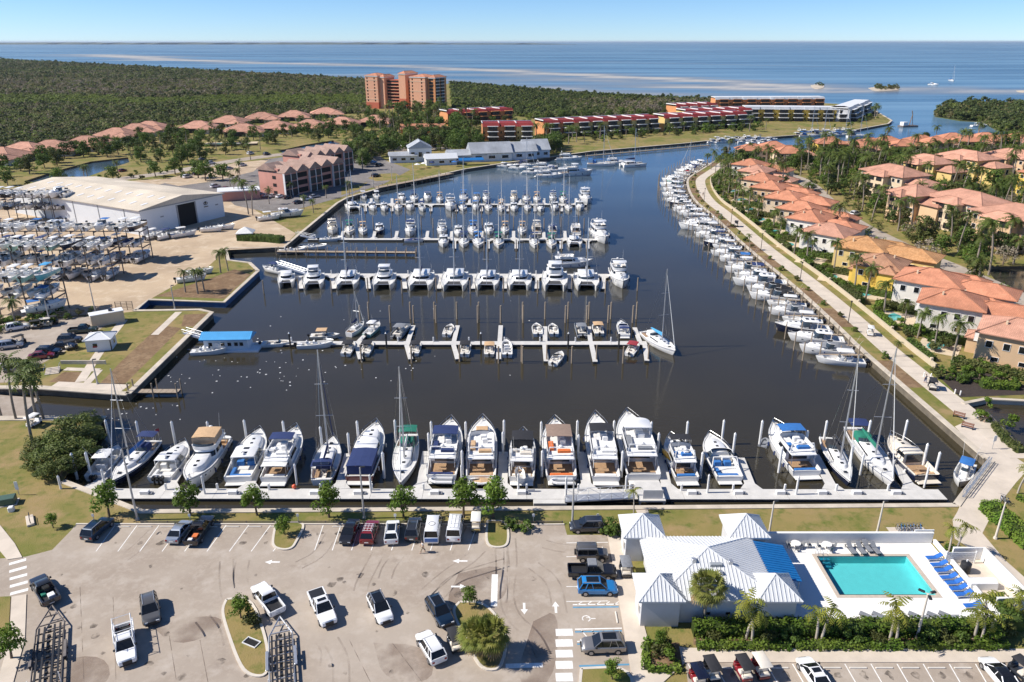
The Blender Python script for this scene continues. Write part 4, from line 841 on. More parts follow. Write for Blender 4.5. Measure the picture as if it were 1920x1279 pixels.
# ================================================================ docks and pilings
def dock(px0,px1,wd,label,fingers=(),fw=1.2,z=.55,sec=7.5,flare=True,m=DOCKT,name='floating_dock'):
    a=g(*px0,z).xy; b=g(*px1,z).xy; root=emp(name,(a.x,a.y,0),label=label,cat='dock'); d=(b-a); L=d.length; d.normalize(); n=Vector((-d.y,d.x)); k=max(1,round(L/sec))
    def seg(nm,p,q,w_,zz,mm):
        mb=strip_mb([p,q],-w_/2,w_/2,zz-.12,zz).move(-a.x,-a.y); return ob(nm,mb.mesh(nm,mm),root)
    def float_(p,q,w_): 
        mb=strip_mb([p,q],-w_/2+.08,w_/2-.08,-.25,z-.121).move(-a.x,-a.y); ob('float',mb.mesh('float',DOCKF),root)
    for i in range(k):
        p=a+d*(L*i/k+.02); q=a+d*(L*(i+1)/k-.02); seg('deck_section',p,q,wd,z+rnd.uniform(-.006,.006),m); float_(p,q,wd)
    for (f0,f1) in fingers:
        p=g(*f0,z).xy; q=g(*f1,z).xy; t=(q-p).normalized()
        # finger starts at the dock edge
        s=((p-a).dot(n)); e=wd/2*(1 if (q-p).dot(n)>0 else -1); p=p+t*((e-s)/max(abs(t.dot(n)),.2)*(1 if t.dot(n)>0 else -1)) ; p=p+t*.02
        fp=seg('finger_pier',p,q,fw,z-.004,m); float_(p,q,fw)
        if flare:
            u=Vector((-t.y,t.x)); r=M().prism([tuple(p+u*(fw/2+.9)-a),tuple(p-u*(fw/2+.9)-a),tuple(p-u*fw/2+t*1.6-a),tuple(p+u*fw/2+t*1.6-a)],[tuple(p+u*(fw/2+.9)-a),tuple(p-u*(fw/2+.9)-a),tuple(p-u*fw/2+t*1.6-a),tuple(p+u*fw/2+t*1.6-a)],z-.12,z-.012); ob('gusset',r.mesh('gusset',m),root)
    # power pedestals
    pm=M().rbx(-.14,.14,-.14,.14,0,1.05,.04).mesh('power_pedestal',WHITEP)
    for i in range(1,k): 
        p=a+d*(L*i/k)+n*(wd*.38)-a; ob('power_pedestal',pm,root,(p.x,p.y,z))
    return root
dock((112,925),(1768,927),2.6,'long white floating dock along the front row of yachts',
     [((172,914),(207,884)),((318,912),(345,864)),((467,912),(487,862)),((637,912),(655,850)),((790,912),(801,846)),((942,912),(944,847)),((1100,912),(1090,847)),((1250,912),(1237,850)),((1408,912),(1387,858)),((1560,912),(1527,852)),((1708,912),(1671,862))],fw=1.5)
dock((478,643),(1213,643),2.0,'floating dock of small open boats beside the blue-roofed float',
     [((672,640),(688,624)),((765,640),(775,610)),((851,640),(858,610)),((937,640),(939,610)),((1022,640),(1022,612)),((1107,640),(1104,612)),((1200,641),(1190,614)),((668,645),(676,673)),((762,645),(770,673)),((850,645),(858,673)),((935,645),(935,673)),((1021,645),(1024,677)),((1109,645),(1116,678)),((1209,646),(1213,676))],fw=1.0,flare=False)
dock((572,515),(1150,516),2.4,'floating dock behind the row of white catamarans',[((x,517),(x+(x-960)*-.012,541)) for x in (560,622,688,757,822,886,946,1007,1070,1132)],fw=1.2)
dock((578,448),(1118,449),2.2,'floating dock of sailboats behind the catamaran row',[((x,448),(x+(x-960)*-.012,433)) for x in (640,700,742,800,846,903,963,1020,1060)]+[((x,449),(x,466)) for x in (852,915,968,1052,1102)],fw=1.1)
dock((650,383),(1100,383),2.2,'farthest long floating dock crowded with masts',[((x,383),(x,372)) for x in (696,735,790,840,880,940,975,1020,1080)]+[((x,383),(x,396)) for x in (685,735,808,856,903,952,1003,1053)],fw=1.1)
# timber service pier with posts
def timber_pier(px0,px1,wd,label,z=1.0,step=3.0,side=True,ph=2.2):
    a=g(*px0,z).xy; b=g(*px1,z).xy; root=emp('timber_pier',(a.x,a.y,0),label=label,cat='pier'); d=(b-a); L=d.length; d.normalize(); n=Vector((-d.y,d.x)); k=int(L/step)
    k2=int(L/1.1)
    for i in range(k2):
        p=d*(L*i/k2+.03); q=d*(L*(i+1)/k2-.03); ob('plank',strip_mb([p,q],-wd/2,wd/2,z-.1,z+rnd.uniform(0,.015)).mesh('plank',WOOD),root)
    ob('bearer',strip_mb([Vector((0,0)),d*L],-wd/2+.1,wd/2-.1,z-.4,z-.11).mesh('bearer',DOCKF),root)
    pm=M().tube((0,0,-.8),(0,0,ph),.15,.13,7).mesh('post',WOOD)
    for i in range(k+1):
        for s in (-1,1):
            p=d*(L*i/k)+n*(s*(wd/2+.17)); ob('post',pm,root,(p.x,p.y,0))
    return root
timber_pier((520,471),(780,473),1.8,'long timber service pier with rows of brown posts')
timber_pier((246,733),(336,733),1.6,'short timber pier at the mouth of the boat ramp',ph=3.0,step=4)
timber_pier((1100,292),(1330,272),1.6,'timber pier below the terrace lawn',step=6)
# gangways
def gangway(px0,px1,z0,z1,wd,label,truss=True):
    a=g(*px0,z0); b=g(*px1,z1); root=emp('gangway',a,label=label,cat='gangway'); d=b-a; u=Vector((-d.y,d.x,0)).normalized()*(wd/2)
    mb=M(); mb.add([u,-u,d-u,d+u,u-Vector((0,0,.15)),-u-Vector((0,0,.15)),d-u-Vector((0,0,.15)),d+u-Vector((0,0,.15))],[(0,1,2,3),(4,5,6,7),(0,3,7,4),(1,2,6,5)]); ob('ramp_deck',mb.mesh('ramp_deck',ALU),root)
    k=max(3,int(d.length/1.6)); up=Vector((0,0,1.05))
    for s in (-1,1):
        t=M(); 
        for i in range(k+1):
            p=d*(i/k)+u*s; t.tube(p,p+up,.04,n=4)
            if i<k and truss:
                q=d*((i+1)/k)+u*s; t.tube(p if i%2 else p+up,q+up if i%2 else q,.03,n=4)
        t.tube(u*s+up,d+u*s+up,.05,n=4); t.tube(u*s+up*.5,d+u*s+up*.5,.025,n=4); ob('truss_rail',t.mesh('truss_rail',ALU),root)
    return root
gangway((1060,935),(1190,928),.7,2.2,1.7,'grey truss gangway ramp down to the front dock')
gangway((1806,932),(1855,868),1.55,1.55,.3,'guard rail along the walkway by the corner seawall',False)
gangway((346,624),(382,634),1.5,.8,1.4,'short gangway to the blue-roofed float')
gangway((556,440),(590,447),1.5,.7,1.4,'gangway from west seawall to the sailboat dock')
gangway((522,496),(575,513),1.5,.7,1.4,'gangway to the catamaran dock',False)
# landing float and fixed platform by the gangway
a=g(1000,937,.5); b=g(1062,937,.5); ob('landing_float',M().rbx(0,(b-a).x,-.9,.9,-.2,.5,.04).mesh('landing_float',DOCKT),None,(a.x,a.y,0),label='low white landing float at foot of the truss gangway',cat='float')
root=emp('gate_platform',g(1218,938,0),label='white gated platform at the head of the truss gangway',cat='platform')
ob('platform_deck',M().rbx(-2.0,1.8,-2.4,2.6,1.3,1.55,.03).mesh('platform_deck',DOCKT),root); ob('gate_panel',M().bx(-1.4,1.4,-2.0,-1.92,1.55,3.0).mesh('gate_panel',WHITEP),root)
for x in (-1.8,1.6):
    for y in (-2.2,2.4): ob('leg',M().tube((x,y,-1),(x,y,1.32),.16,n=7).mesh('leg',CONC2),root)
# pilings
PILE=M().tube((0,0,-1),(0,0,4.3),.2,.2,9).tube((0,0,4.3),(0,0,4.62),.22,.03,9).mesh('piling',WHITEP,40)
PILEW=M().tube((0,0,-1),(0,0,3.4),.17,.15,8).mesh('piling',WOOD,40)
PILEB=M().tube((0,0,-1),(0,0,3.4),.2,.2,8).mesh('piling',mat('dark_sleeve',(.02,.022,.025),.5,var=.1),40)
PCAP=M().tube((0,0,3.4),(0,0,3.75),.22,.04,8).mesh('cap',WHITEP,40)
def pile(px,py,label,group,me=PILE,ztop=4.5,base=False,sc=1,cap=True):
    p=g(px,py,0 if base else ztop*sc)
    if me is PILEB:
        r=emp('piling',(p.x,p.y,0),label=label,cat='piling',group=group); ob('sleeve',PILEB,r); ob('cap',PCAP,r); return
    ob('piling',me,None,(p.x,p.y,0),sc=sc,label=label,cat='piling',group=group)
for k,x in enumerate((197,255,321,388,457,530,669,740,808,873,945,1015,1083,1152,1222,1290,1358,1430,1551,1633,1702)):
    pile(x,789+rnd.uniform(-2,2),'white piling, %s from left off the bows of the front row'%ORD[k],'outer front pilings')
for k,(x,y) in enumerate(((133,850),(160,848),(365,815),(600,800),(652,812),(717,848),(803,812),(866,845),(943,810),(1017,845),(1085,815),(1168,846),(1236,812),(1318,848),(1379,812),(1467,838),(1515,808),(1600,835),(1763,848),(1740,832))):
    pile(x,y,'white piling, %s from left between hulls of the front row'%ORD[k],'inner front pilings')
for k,(x,y) in enumerate(((108,892),(190,880),(378,892),(552,870),(693,890),(865,872),(972,888),(1062,895),(1175,892),(1330,890),(1498,893),(1620,852),(1742,875))):
    pile(x,y,'white guide piling, %s from left on the front dock'%ORD[k],'dock guide pilings',sc=.8)
k=0
for x in (545,725,902,1065,1160): pile(x,653,'dark sleeved piling with white cap, %s from left along the small-boat dock'%ORD[k],'sleeved pilings',PILEB,base=True); k+=1
k=0
for x in (676,692,732,770,776,815,818,857,896,898,939,980,981,1022,1060,1065,1100,1104,1140,1145,1186,1193):
    pile(x,605-(k%2)*7,'tall timber piling, %s from left behind the small-boat dock'%ORD[k],'timber pilings behind small boats',PILEW,base=True,sc=1.25); k+=1
k=0
for x in (678,772,862,935,978,980,1025,1072,1118,1168,1215):
    pile(x,678+(k%2)*3,'timber piling, %s from left before the small-boat dock'%ORD[k],'timber pilings before small boats',PILEW,base=True,sc=1.1); k+=1
for row,(ys,xs,nm) in enumerate((((550,545),(495,560,622,690,754,818,882,944,1008,1072,1135,1195),'off the catamaran bows'),((425,428),(640,672,700,733,790,812,848,905,963,1020,1052,1095),'beyond the sailboat dock'),((472,470),(852,908,915,968,1008,1053,1100),'before the sailboat dock'),((402,404),(685,735,760,808,856,903,955,1003,1050,1085),'before the farthest dock'))):
    for k,x in enumerate(xs): pile(x,ys[k%2],'timber piling, %s from left %s'%(ORD[k],nm),'timber pilings '+nm,PILEW,base=True,sc=1.05)
# ================================================================ front row of boats
def fb(stern,bow,zb,builder,name,label,cat,**kw):
    a=g(*stern,.4); b=g(*bow,zb); d=b-a; L=Vector((d.x,d.y)).length; c=(a+b)/2
    pr=builder(L=L,**kw); return pr.place(name,(c.x,c.y,0),math.atan2(d.y,d.x),label=label,cat=cat,group='boats of the front row')
fb((178,898),(222,836),1.3,console_boat,'fishing_boat','white hardtop fishing boat, leftmost of front row beside the mangrove','boat',B=3.3,eng=2,F0=1.0,F1=1.5)
fb((290,832),(208,902),1.4,sailboat,'sailboat','dark-hulled sailboat with bow to dock, leftmost mast of front row','sailboat',B=3.9,hullm=NAVYH,mast=17,bimini=NAVY,coverm=BLUEC,flag=True)
fb((300,902),(347,826),1.7,express,'outboard_cruiser','white hardtop cruiser with triple black outboards in the front row','motorboat',B=4.0,eng=3)
fb((412,830),(352,904),1.9,motor_yacht,'trawler_yacht','white flybridge yacht with tan canopy, bow to dock','motor yacht',B=4.5,canopy=TAN,canopy_x=(-.18,.06),cab=(-.24,.08),curtain=mat('amber_curtain',(.42,.30,.2),.2,var=.1),foredeck=None,dink=True,seatm=TAN)
fb((447,904),(488,805),1.9,express,'express_yacht','white express yacht with long hardtop and blue cockpit pad','motor yacht',B=4.5,F0=1.3,F1=2.0,seatm=BLUEC)
fb((514,904),(556,800),2.2,motor_yacht,'flybridge_yacht','flybridge yacht with navy canopy and cream stern, sixth of front row','motor yacht',B=4.5,canopy=NAVY,canopy_x=(-.02,.14),seatm=VINYLW,aft=WHITEC)
fb((603,906),(625,818),1.4,sailboat,'sailboat','sailboat with navy sail cover and solar panels, stern to dock','sailboat',B=4.2,mast=19,solar=True,coverm=NAVY,bimini=NAVY,jibm=NAVY)
fb((674,902),(706,792),2.1,motor_yacht,'motor_yacht','maroon-hulled yacht with navy canvas over its whole cockpit','motor yacht',B=4.7,fly=False,aft=NAVY,aft_cover=NAVY,hullm=MAROON,cab=(-.14,.15),cabh=1.4,arch=False,ck=(.01,.38))
fb((768,820),(751,904),1.4,sailboat,'sailboat','white sailboat with green bimini, bow to dock','sailboat',B=4.0,mast=17,bimini=GREEN,dodger=GREEN,coverm=WHITEC)
fb((828,900),(846,785),2.2,motor_yacht,'flybridge_yacht','tall white yacht with navy flybridge canopy and dinghy on stern','motor yacht',B=5.0,canopy=NAVY,canopy_x=(.0,.17),dink=True,aft=None,seatm=NAVY)
fb((902,902),(905,783),2.2,motor_yacht,'trawler_yacht','cream trawler yacht with tan sunpad and tan covered dinghy','motor yacht',B=4.9,foredeck=TAN,seatm=TAN,dink=TAN,stripe=NAVY,accent=CREAM,trunk=(.06,.34))
fb((978,903),(981,808),1.7,motor_yacht,'cabin_cruiser','small white cruiser with black bridge canopy and upturned tender','motor yacht',B=4.2,canopy=BLACKC,canopy_x=(-.02,.2),F0=1.2,F1=1.8,cabh=1.6,curtain=BLACKC)
fb((1053,902),(1040,786),2.1,motor_yacht,'flybridge_yacht','white yacht with brown flybridge canopy, rib across its stern','motor yacht',B=5.0,canopy=BROWN,canopy_x=(-.04,.2),dink=True,seatm=ORANGE)
fb((1136,903),(1116,776),2.2,motor_yacht,'flybridge_yacht','white yacht with black canopy and teak cockpit beside the gangway','motor yacht',B=4.7,canopy=BLACKC,canopy_x=(.03,.17),seatm=VINYLW)
fb((1207,901),(1176,770),2.6,motor_yacht,'motor_yacht','largest white yacht of the front row with glazed flybridge','motor yacht',B=5.6,hard=True,canopy_x=(.02,.2),F0=1.45,F1=2.5,cabh=1.6,seatm=GREYC,doorm=GLASS)
fb((1288,903),(1257,816),1.8,motor_yacht,'cabin_cruiser','small white cruiser with black canopy and yellow kayak on deck','motor yacht',B=4.0,canopy=BLACKC,canopy_x=(.05,.2),F0=1.15,F1=1.75,cabh=1.55,seatm=BLUEC)
fb((1368,902),(1330,814),1.7,express,'express_cruiser','white express cruiser with small blue seat cover and open stern','motorboat',B=4.4,roof=False,arch=True,canopy=None,seatm=BLUEC,F0=1.15,F1=1.8)
fb((1512,892),(1450,790),2.3,motor_yacht,'flybridge_yacht','white yacht with royal blue bridge canopy and curved side windows','motor yacht',B=4.9,canopy=BLUEC,canopy_x=(.05,.22),seatm=BLUEC,cab=(-.24,.12))
fb((1549,826),(1594,903),1.3,sailboat,'sailboat','narrow dark blue sailboat with bow to dock and black sprayhood','sailboat',B=3.4,hullm=NAVYH,mast=19,bimini=None,dodger=BLACKC,coverm=BLACKC)
fb((1598,808),(1675,902),1.5,sailboat,'sailboat','sailboat with green sail cover and green sprayhood','sailboat',B=4.3,mast=19.5,bimini=NAVY,dodger=GREEN,coverm=GREEN,F0=1.1,F1=1.5)
fb((1737,900),(1668,820),1.7,motor_yacht,'express_yacht','cream-decked express yacht with teak stern, rightmost of front row','motor yacht',B=4.3,fly=False,arch=False,hullm=NAVYH,cab=(-.15,.18),cabh=1.3,ck=(.01,.36),cream=True,seatm=TAN)
fb((1815,872),(1799,906),1.0,console_boat,'console_boat','small white fishing boat with blue top at the dock end','boat',B=2.6,ttop=BLUEC,eng=1)
# kayak, dinghy, tender lying with them
def at(px,py,z): return g(px,py,z)
kay=M().loft([[(-1.9,-.02,.1),(-1.9,.02,.1),(-1.9,.02,.14),(-1.9,-.02,.14)]]+[[(x,-w_,.05),(x,w_,.05),(x,w_*.8,.3),(x,-w_*.8,.3)] for x,w_ in ((-1.3,.22),(-.5,.33),(.5,.33),(1.3,.22))]+[[(1.9,-.02,.1),(1.9,.02,.1),(1.9,.02,.14),(1.9,-.02,.14)]])
p=at(1249,854,1.3); ob('kayak',kay.mesh('kayak',YEL,50),None,(p.x,p.y,1.35),R(100),label='yellow kayak lashed along rail of the small cruiser',cat='kayak')
p=at(1433,830,.2); pr=Proto(); dinghy_into(pr,0,0,.15,0,1.0,m=GREYC); pr.place('inflatable_dinghy',(p.x,p.y,0),R(60),label='grey inflatable dinghy tied beside the blue-canopied yacht',cat='dinghy')
p=at(982,888,1.5); tn,_,_=hull_shape(3.4,1.5,.5,.6,ck=(-1,-1)); ob('tender',tn.mesh('tender',WHITE,40),None,(p.x-.6,p.y,1.2),R(95),label='white upturned tender on stern of the black-canopied cruiser',cat='dinghy')
# dock boxes and steps on the front dock
bxm=Proto(); bxm.p('box',M().rbx(-.65,.65,-.32,.32,0,.55,.05),WHITEP); bxm.p('step',M().rbx(.65,1.15,-.3,.3,0,.25,.03),GREYC)
for k,x in enumerate((272,335,437,590,672,815,927,978,1230,1297,1384,1463,1541,1606,1680)):
    p=at(x,926,.55); bxm.place('dock_box',(p.x,p.y,.556),0,label='white dock box, %s from left along the front dock'%ORD[k],cat='dock box',group='dock boxes of the front dock')
p=at(552,916,.55); ob('buoy',M().ball((0,0,.35),.34,10,6).mesh('buoy',mat('orange_buoy',(.75,.12,.05),.4,var=.05),60),None,(p.x,p.y,.55),label='round orange mooring buoy on the front dock',cat='buoy')
# ================================================================ generic boats for the other docks
LIB={
 'Y1':motor_yacht(14,4.4),'Y2':motor_yacht(13.5,4.3,canopy=NAVY),'Y3':motor_yacht(13,4.4,cream=True,hard=True,canopy_x=(-.05,.14)),'Y4':motor_yacht(15.5,4.7,hard=True,canopy_x=(.0,.18),F0=1.4,F1=2.4),
 'E1':express(11,3.5),'E2':express(10,3.3,roof=False,canopy=NAVY,arch=True),'E3':express(10.5,3.4,eng=2),'E4':express(9.5,3.2,hullm=NAVYH),'E5':express(10,3.2,cover=GREYC,roof=False),'E6':express(10.5,3.3,cover=BLACKC,roof=False),'E7':express(9,3.1,roof=False,canopy=BLUEC),
 'S1':sailboat(11,3.5,mast=15),'S2':sailboat(12.5,3.9,mast=17,coverm=BLUEC,bimini=BLUEC),'S3':sailboat(10,3.2,mast=13,coverm=TAN,bimini=TAN,spread=1),'S4':sailboat(11.5,3.6,mast=16,coverm=WHITEC,bimini=GREEN,deckm=CREAM),'S5':sailboat(7,2.4,mast=9.5,spread=1,bimini=None,dodger=False),
 'S6':sailboat(12.5,3.9,mast=17,coverm=SKYC,bimini=None,dodger=WHITEC),
 'C1':catamaran(13,7),'C2':catamaran(12.5,6.3,mast=0,fly=True),'C3':catamaran(13.5,7.2,coverm=GREYC,winm=GLASSB),'C4':catamaran(9.5,4.6,mast=0,fly=False),
 'K1':console_boat(8.5,2.6),'K2':console_boat(8,2.5,ttop=SKYC,hullm=TURQ,eng=1),'K3':console_boat(9,2.7,hullm=NAVYH,eng=3),'K4':console_boat(7.5,2.4,ttop=WHITEP,hullm=SEAFOAM,eng=1),'K5':console_boat(8,2.5,ttop=NAVY),'K6':console_boat(7.5,2.4,ttop=None,eng=1),
 'D1':deck_boat(6.8,2.4,canopy=BLACKC),'D2':deck_boat(7.2,2.5,pontoon=True,canopy=GREYC,hullm=GREYH),'D3':deck_boat(6.5,2.4,seatm=VINYL,ch=2),'D4':deck_boat(6.6,2.4,canopy=TAN,hullm=CREAM),'D5':deck_boat(6.5,2.4,cover=NAVY),'D6':deck_boat(6.8,2.5,cover=GREYC,hullm=NAVYH),'D7':deck_boat(6.8,2.4,canopy=REDC),
}
NM={'Y':('motor_yacht','motor yacht'),'E':('express_cruiser','motorboat'),'S':('sailboat','sailboat'),'C':('catamaran','catamaran'),'K':('console_boat','boat'),'D':('deck_boat','boat')}
DESC={'Y1':'white flybridge yacht','Y2':'white yacht with navy canopy','Y3':'cream flybridge yacht','Y4':'large white hardtop yacht','E1':'white hardtop cruiser','E2':'white cruiser with navy canopy','E3':'white outboard cruiser','E4':'dark blue cruiser','E5':'cruiser under grey cover','E6':'cruiser under black cover','E7':'white cruiser with blue canopy','S1':'white sailboat, navy sail cover','S2':'white sailboat, blue sail cover','S3':'white sailboat, tan sail cover','S4':'cream-decked sailboat','S5':'tiny white sailboat','S6':'white sailboat, light blue cover','C1':'white sailing catamaran','C2':'white power catamaran','C3':'sailing catamaran with grey sail cover','C4':'small power catamaran','K1':'white console boat','K2':'turquoise console boat','K3':'navy console boat','K4':'pale green console boat','K5':'white console boat with navy top','K6':'open white skiff','D1':'open boat with black bimini','D2':'grey pontoon boat','D3':'open white bowrider','D4':'cream boat with tan bimini','D5':'small boat under navy cover','D6':'navy boat under grey cover','D7':'small boat with maroon bimini'}
def put(t,loc,rz,label,group,sc=1.0):
    n,c=NM[t[0]]; return LIB[t].place(n,loc,rz,sc,label=label,cat=c,group=group)
def row(items,where,group,rz,z=0,pyoff=0):
    for k,it in enumerate(items):
        t,px,py=it[:3]; a=it[3] if len(it)>3 else rz; s=it[4] if len(it)>4 else 1.0
        p=g(px,py+pyoff,z); put(t,(p.x,p.y,z),R(a+rnd.uniform(-2,2)),'%s, %s from left %s'%(DESC[t],ORD[k],where),group,s*rnd.uniform(.96,1.04))
row([('D1',655,657),('D1',690,657,90),('D1',780,657,90),('D1',873,658,90),('D4',918,659,90),('K6',950,658,90),('D3',1045,676,68),('D7',1187,658,68)],'on near side of the small-boat dock','small boats, near side',90)
row([('K6',393,663,8),('D3',520,648,8),('K6',592,651,5),('D4',610,634,5)],'lying lengthwise beside the small-boat dock','boats lying along the small-boat dock',5)
row([('S5',669,622,70),('K4',700,622,75),('D2',752,625,80),('D3',842,623,85),('D3',1007,622,90),('D3',1037,622,90),('D2',1089,623,90),('D4',1120,621,90),('E2',1167,622,90,.8)],'on far side of the small-boat dock','small boats, far side',85)
row([('S6',1236,648,-72,1.05)],'at outer end of the small-boat dock','end boat',-70)
row([('C4',538,532,-75),('C2',589,532,-78,.95),('C1',652,532,-82,.95),('C2',721,533,-85),('C1',790,533,-87),('C3',853,533,-88,1.04),('C1',914,533,-90,.96),('C1',974,533,-90,.98),('C2',1040,533,-91,1.12),('C3',1099,533,-93),('Y4',1161,527,-90,1.0)],'in the catamaran row','catamaran row',-90)
row([('K5',512,510,150),('Y1',1072,499,5,.9)],'on far side of the catamaran dock','boats behind the catamaran row',0)
row([('E3',832,458,-88),('S1',870,458,-88),('S2',897,458,-88),('S4',935,459,-90),('S1',1002,459,-90),('S4',1034,460,-90),('C1',1077,458,-91,.75),('Y4',1125,447,-85,1.15)],'on near side of the sailboat dock','sailboat dock, near side',-90)
row([('Y3',624,434,-75,.85),('S4',656,435,-80),('S3',681,436,-80),('E4',712,435,-80),('Y2',770,437,-85,.9),('Y1',829,436,-86,.8),('E3',860,439,-88,.9),('S2',887,435,-88),('E1',917,435,-88),('S3',947,435,-90),('S3',979,436,-90),('Y3',1006,433,90,.8),('S1',1036,433,90),('Y1',1079,434,90,.8)],'on far side of the sailboat dock','sailboat dock, far side',-88)
row([('K6',620,452,5),('D5',777,454,3)],'lying along the sailboat dock','boats lying along the sailboat dock',3)
row([('K6',547,474,8,1.1),('K6',590,467,3)],'beside the timber service pier','boats by the service pier',3)
row([('C1',662,392,-72,.8),('E1',699,392,-75,.9),('E3',721,393,-78,.85),('S3',747,392,-80),('E1',769,391,-80),('K5',792,393,-80,1.1),('Y1',845,390,-85,1.0),('S2',868,392,-85,.9),('E7',892,391,-86),('S1',916,392,-88,.9),('S3',940,393,-88),('E1',964,393,-89,.9),('S1',989,392,-90,.9),('E2',1014,394,-90,.9),('E3',1040,392,-91),('S1',1066,392,-92,.9),('E1',1087,391,-92)],'on near side of the farthest dock','farthest dock, near side',-85)
row([('K1',682,371,-70),('K1',707,371,-70),('E3',754,375,-78,.9),('S1',777,375,-80),('E2',802,374,-82),('S3',825,377,-82),('S2',870,374,-85),('E7',894,376,-86),('Y2',912,376,-88,.75),('Y3',964,376,-88,.75),('S1',987,376,-90),('S3',1007,377,-90),('Y2',1037,375,-90,.75),('S4',1056,377,-90),('Y4',1098,377,-88,1.0)],'on far side of the farthest dock','farthest dock, far side',-85)
row([('E1',950,314,-20),('E3',973,318,-20),('S1',985,312,-25),('E1',1000,326,-15),('Y1',1023,318,-15,.95),('Y1',1030,333,-10,.9),('E2',1045,322,-10),('Y4',1080,329,10,1.15),('Y1',1068,301,-12),('S2',1127,311,-8,1.2),('Y1',1155,308,-10,.9),('C1',1187,312,15,1.05)],'off the grey-roofed restaurant','boats off the restaurant',-15)
row([('E1',1338,268,20),('E3',1347,264,20),('Y1',1356,268,15,.8),('E1',1366,263,20),('Y1',1375,267,15,.8),('E2',1385,263,20),('E3',1394,268,20),('Y1',1404,263,15,.8),('E1',1414,269,20),('Y2',1424,264,15,.8),('E1',1434,269,20),('E3',1445,265,20)],'off the terrace lawn corner','boats off the lawn corner',20)
row([('E1',1497,256,5),('Y1',1508,252,5,.9),('S2',1517,257,5,1.2),('Y1',1532,252,5,.9),('S1',1541,256,5,1.3),('Y1',1552,252,5,.9),('E1',1561,256,5),('Y2',1573,251,5,.9),('S2',1581,255,5,1.1),('Y1',1590,250,5,.9),('S1',1608,258,5,1.4)],'below the white-roofed terraces','boats below the white-roofed terraces',5)
row([('E3',1750,160,-60,1.4),('S2',1784,152,-100,1.5),('E1',1836,238,0,1.1)],'out in the channel mouth','boats out in the channel',0)
# boats along the east promenade
seq=['K1','E5','E1','E4','K1','E5','K1','E6','E6','E1','E3','E2','K1','E7','E3','K1','E4','K5','E3','K1','Y1','E1','K3','K1','E3','E1','K1','E4','E1','K1','E3','K1','E7','K1','E1','K4','E3','E1','K1','K1','D7','E1','K1','S1','E3','K1','E1','S2','K1']
tot=sum((b-a).length for a,b in zip(EASTLINE,EASTLINE[1:])); rev=EASTLINE[::-1]
def along(line,s):
    for a,b in zip(line,line[1:]):
        l=(b-a).length
        if s<=l: return a.lerp(b,s/l),(b-a)/l
        s-=l
    return line[-1],(line[-1]-line[-2]).normalized()
s=40.0; k=0; lift=M().tube((0,0,-1),(0,0,3.3),.15,.13,7).mesh('post',WOOD)
fpm=M().bx(0,9,-.45,.45,.9,1.05).mesh('finger_pier',WOOD)
while s<tot-14 and k<len(seq):
    p,t=along(rev,s); n=Vector((-t.y,t.x))     # rev runs away from camera; left of travel = water
    ty=seq[k]; L={'Y':13,'E':10,'K':8.3,'D':6.7,'S':11}[ty[0]]
    SCL=(1.3 if k==3 else 1.2 if k in (7,9,11) else 1.08) if k<24 else 1.0; c=p+n*(L*SCL/2+1.6); rz=math.atan2(n.y,n.x)+R(-13+rnd.uniform(-3,3)); up=.7 if ty[0] in 'KD' and k%2 else 0
    put(ty,(c.x,c.y,up),rz,'%s, %s from near end along the villa promenade'%(DESC[ty],ORD[k]),'boats along the villa promenade',SCL*rnd.uniform(.95,1.08))
    q=p+n*.5+t*2.2
    r=emp('boat_slip',(q.x,q.y,0),math.atan2(n.y,n.x),label='timber slip with posts, %s from near end of the promenade'%ORD[k],cat='slip',group='slips along the villa promenade'); ob('finger_pier',fpm,r)
    for xx in (1.2,5,9.2,12.6): ob('post',lift,r,(xx,.62,0),sc=(1,1,1.0 if xx<9 else 1.25))
    if up:
        for xx in (2,7): ob('lift_beam',M().bx(-.08,.08,-4.2,-.3,2.7,2.9).mesh('lift_beam',ALU),r,(xx,0,0))
    k+=1; s+=5.25+(.9 if ty[0] in 'YSE' else 0)+rnd.uniform(-.2,.3)
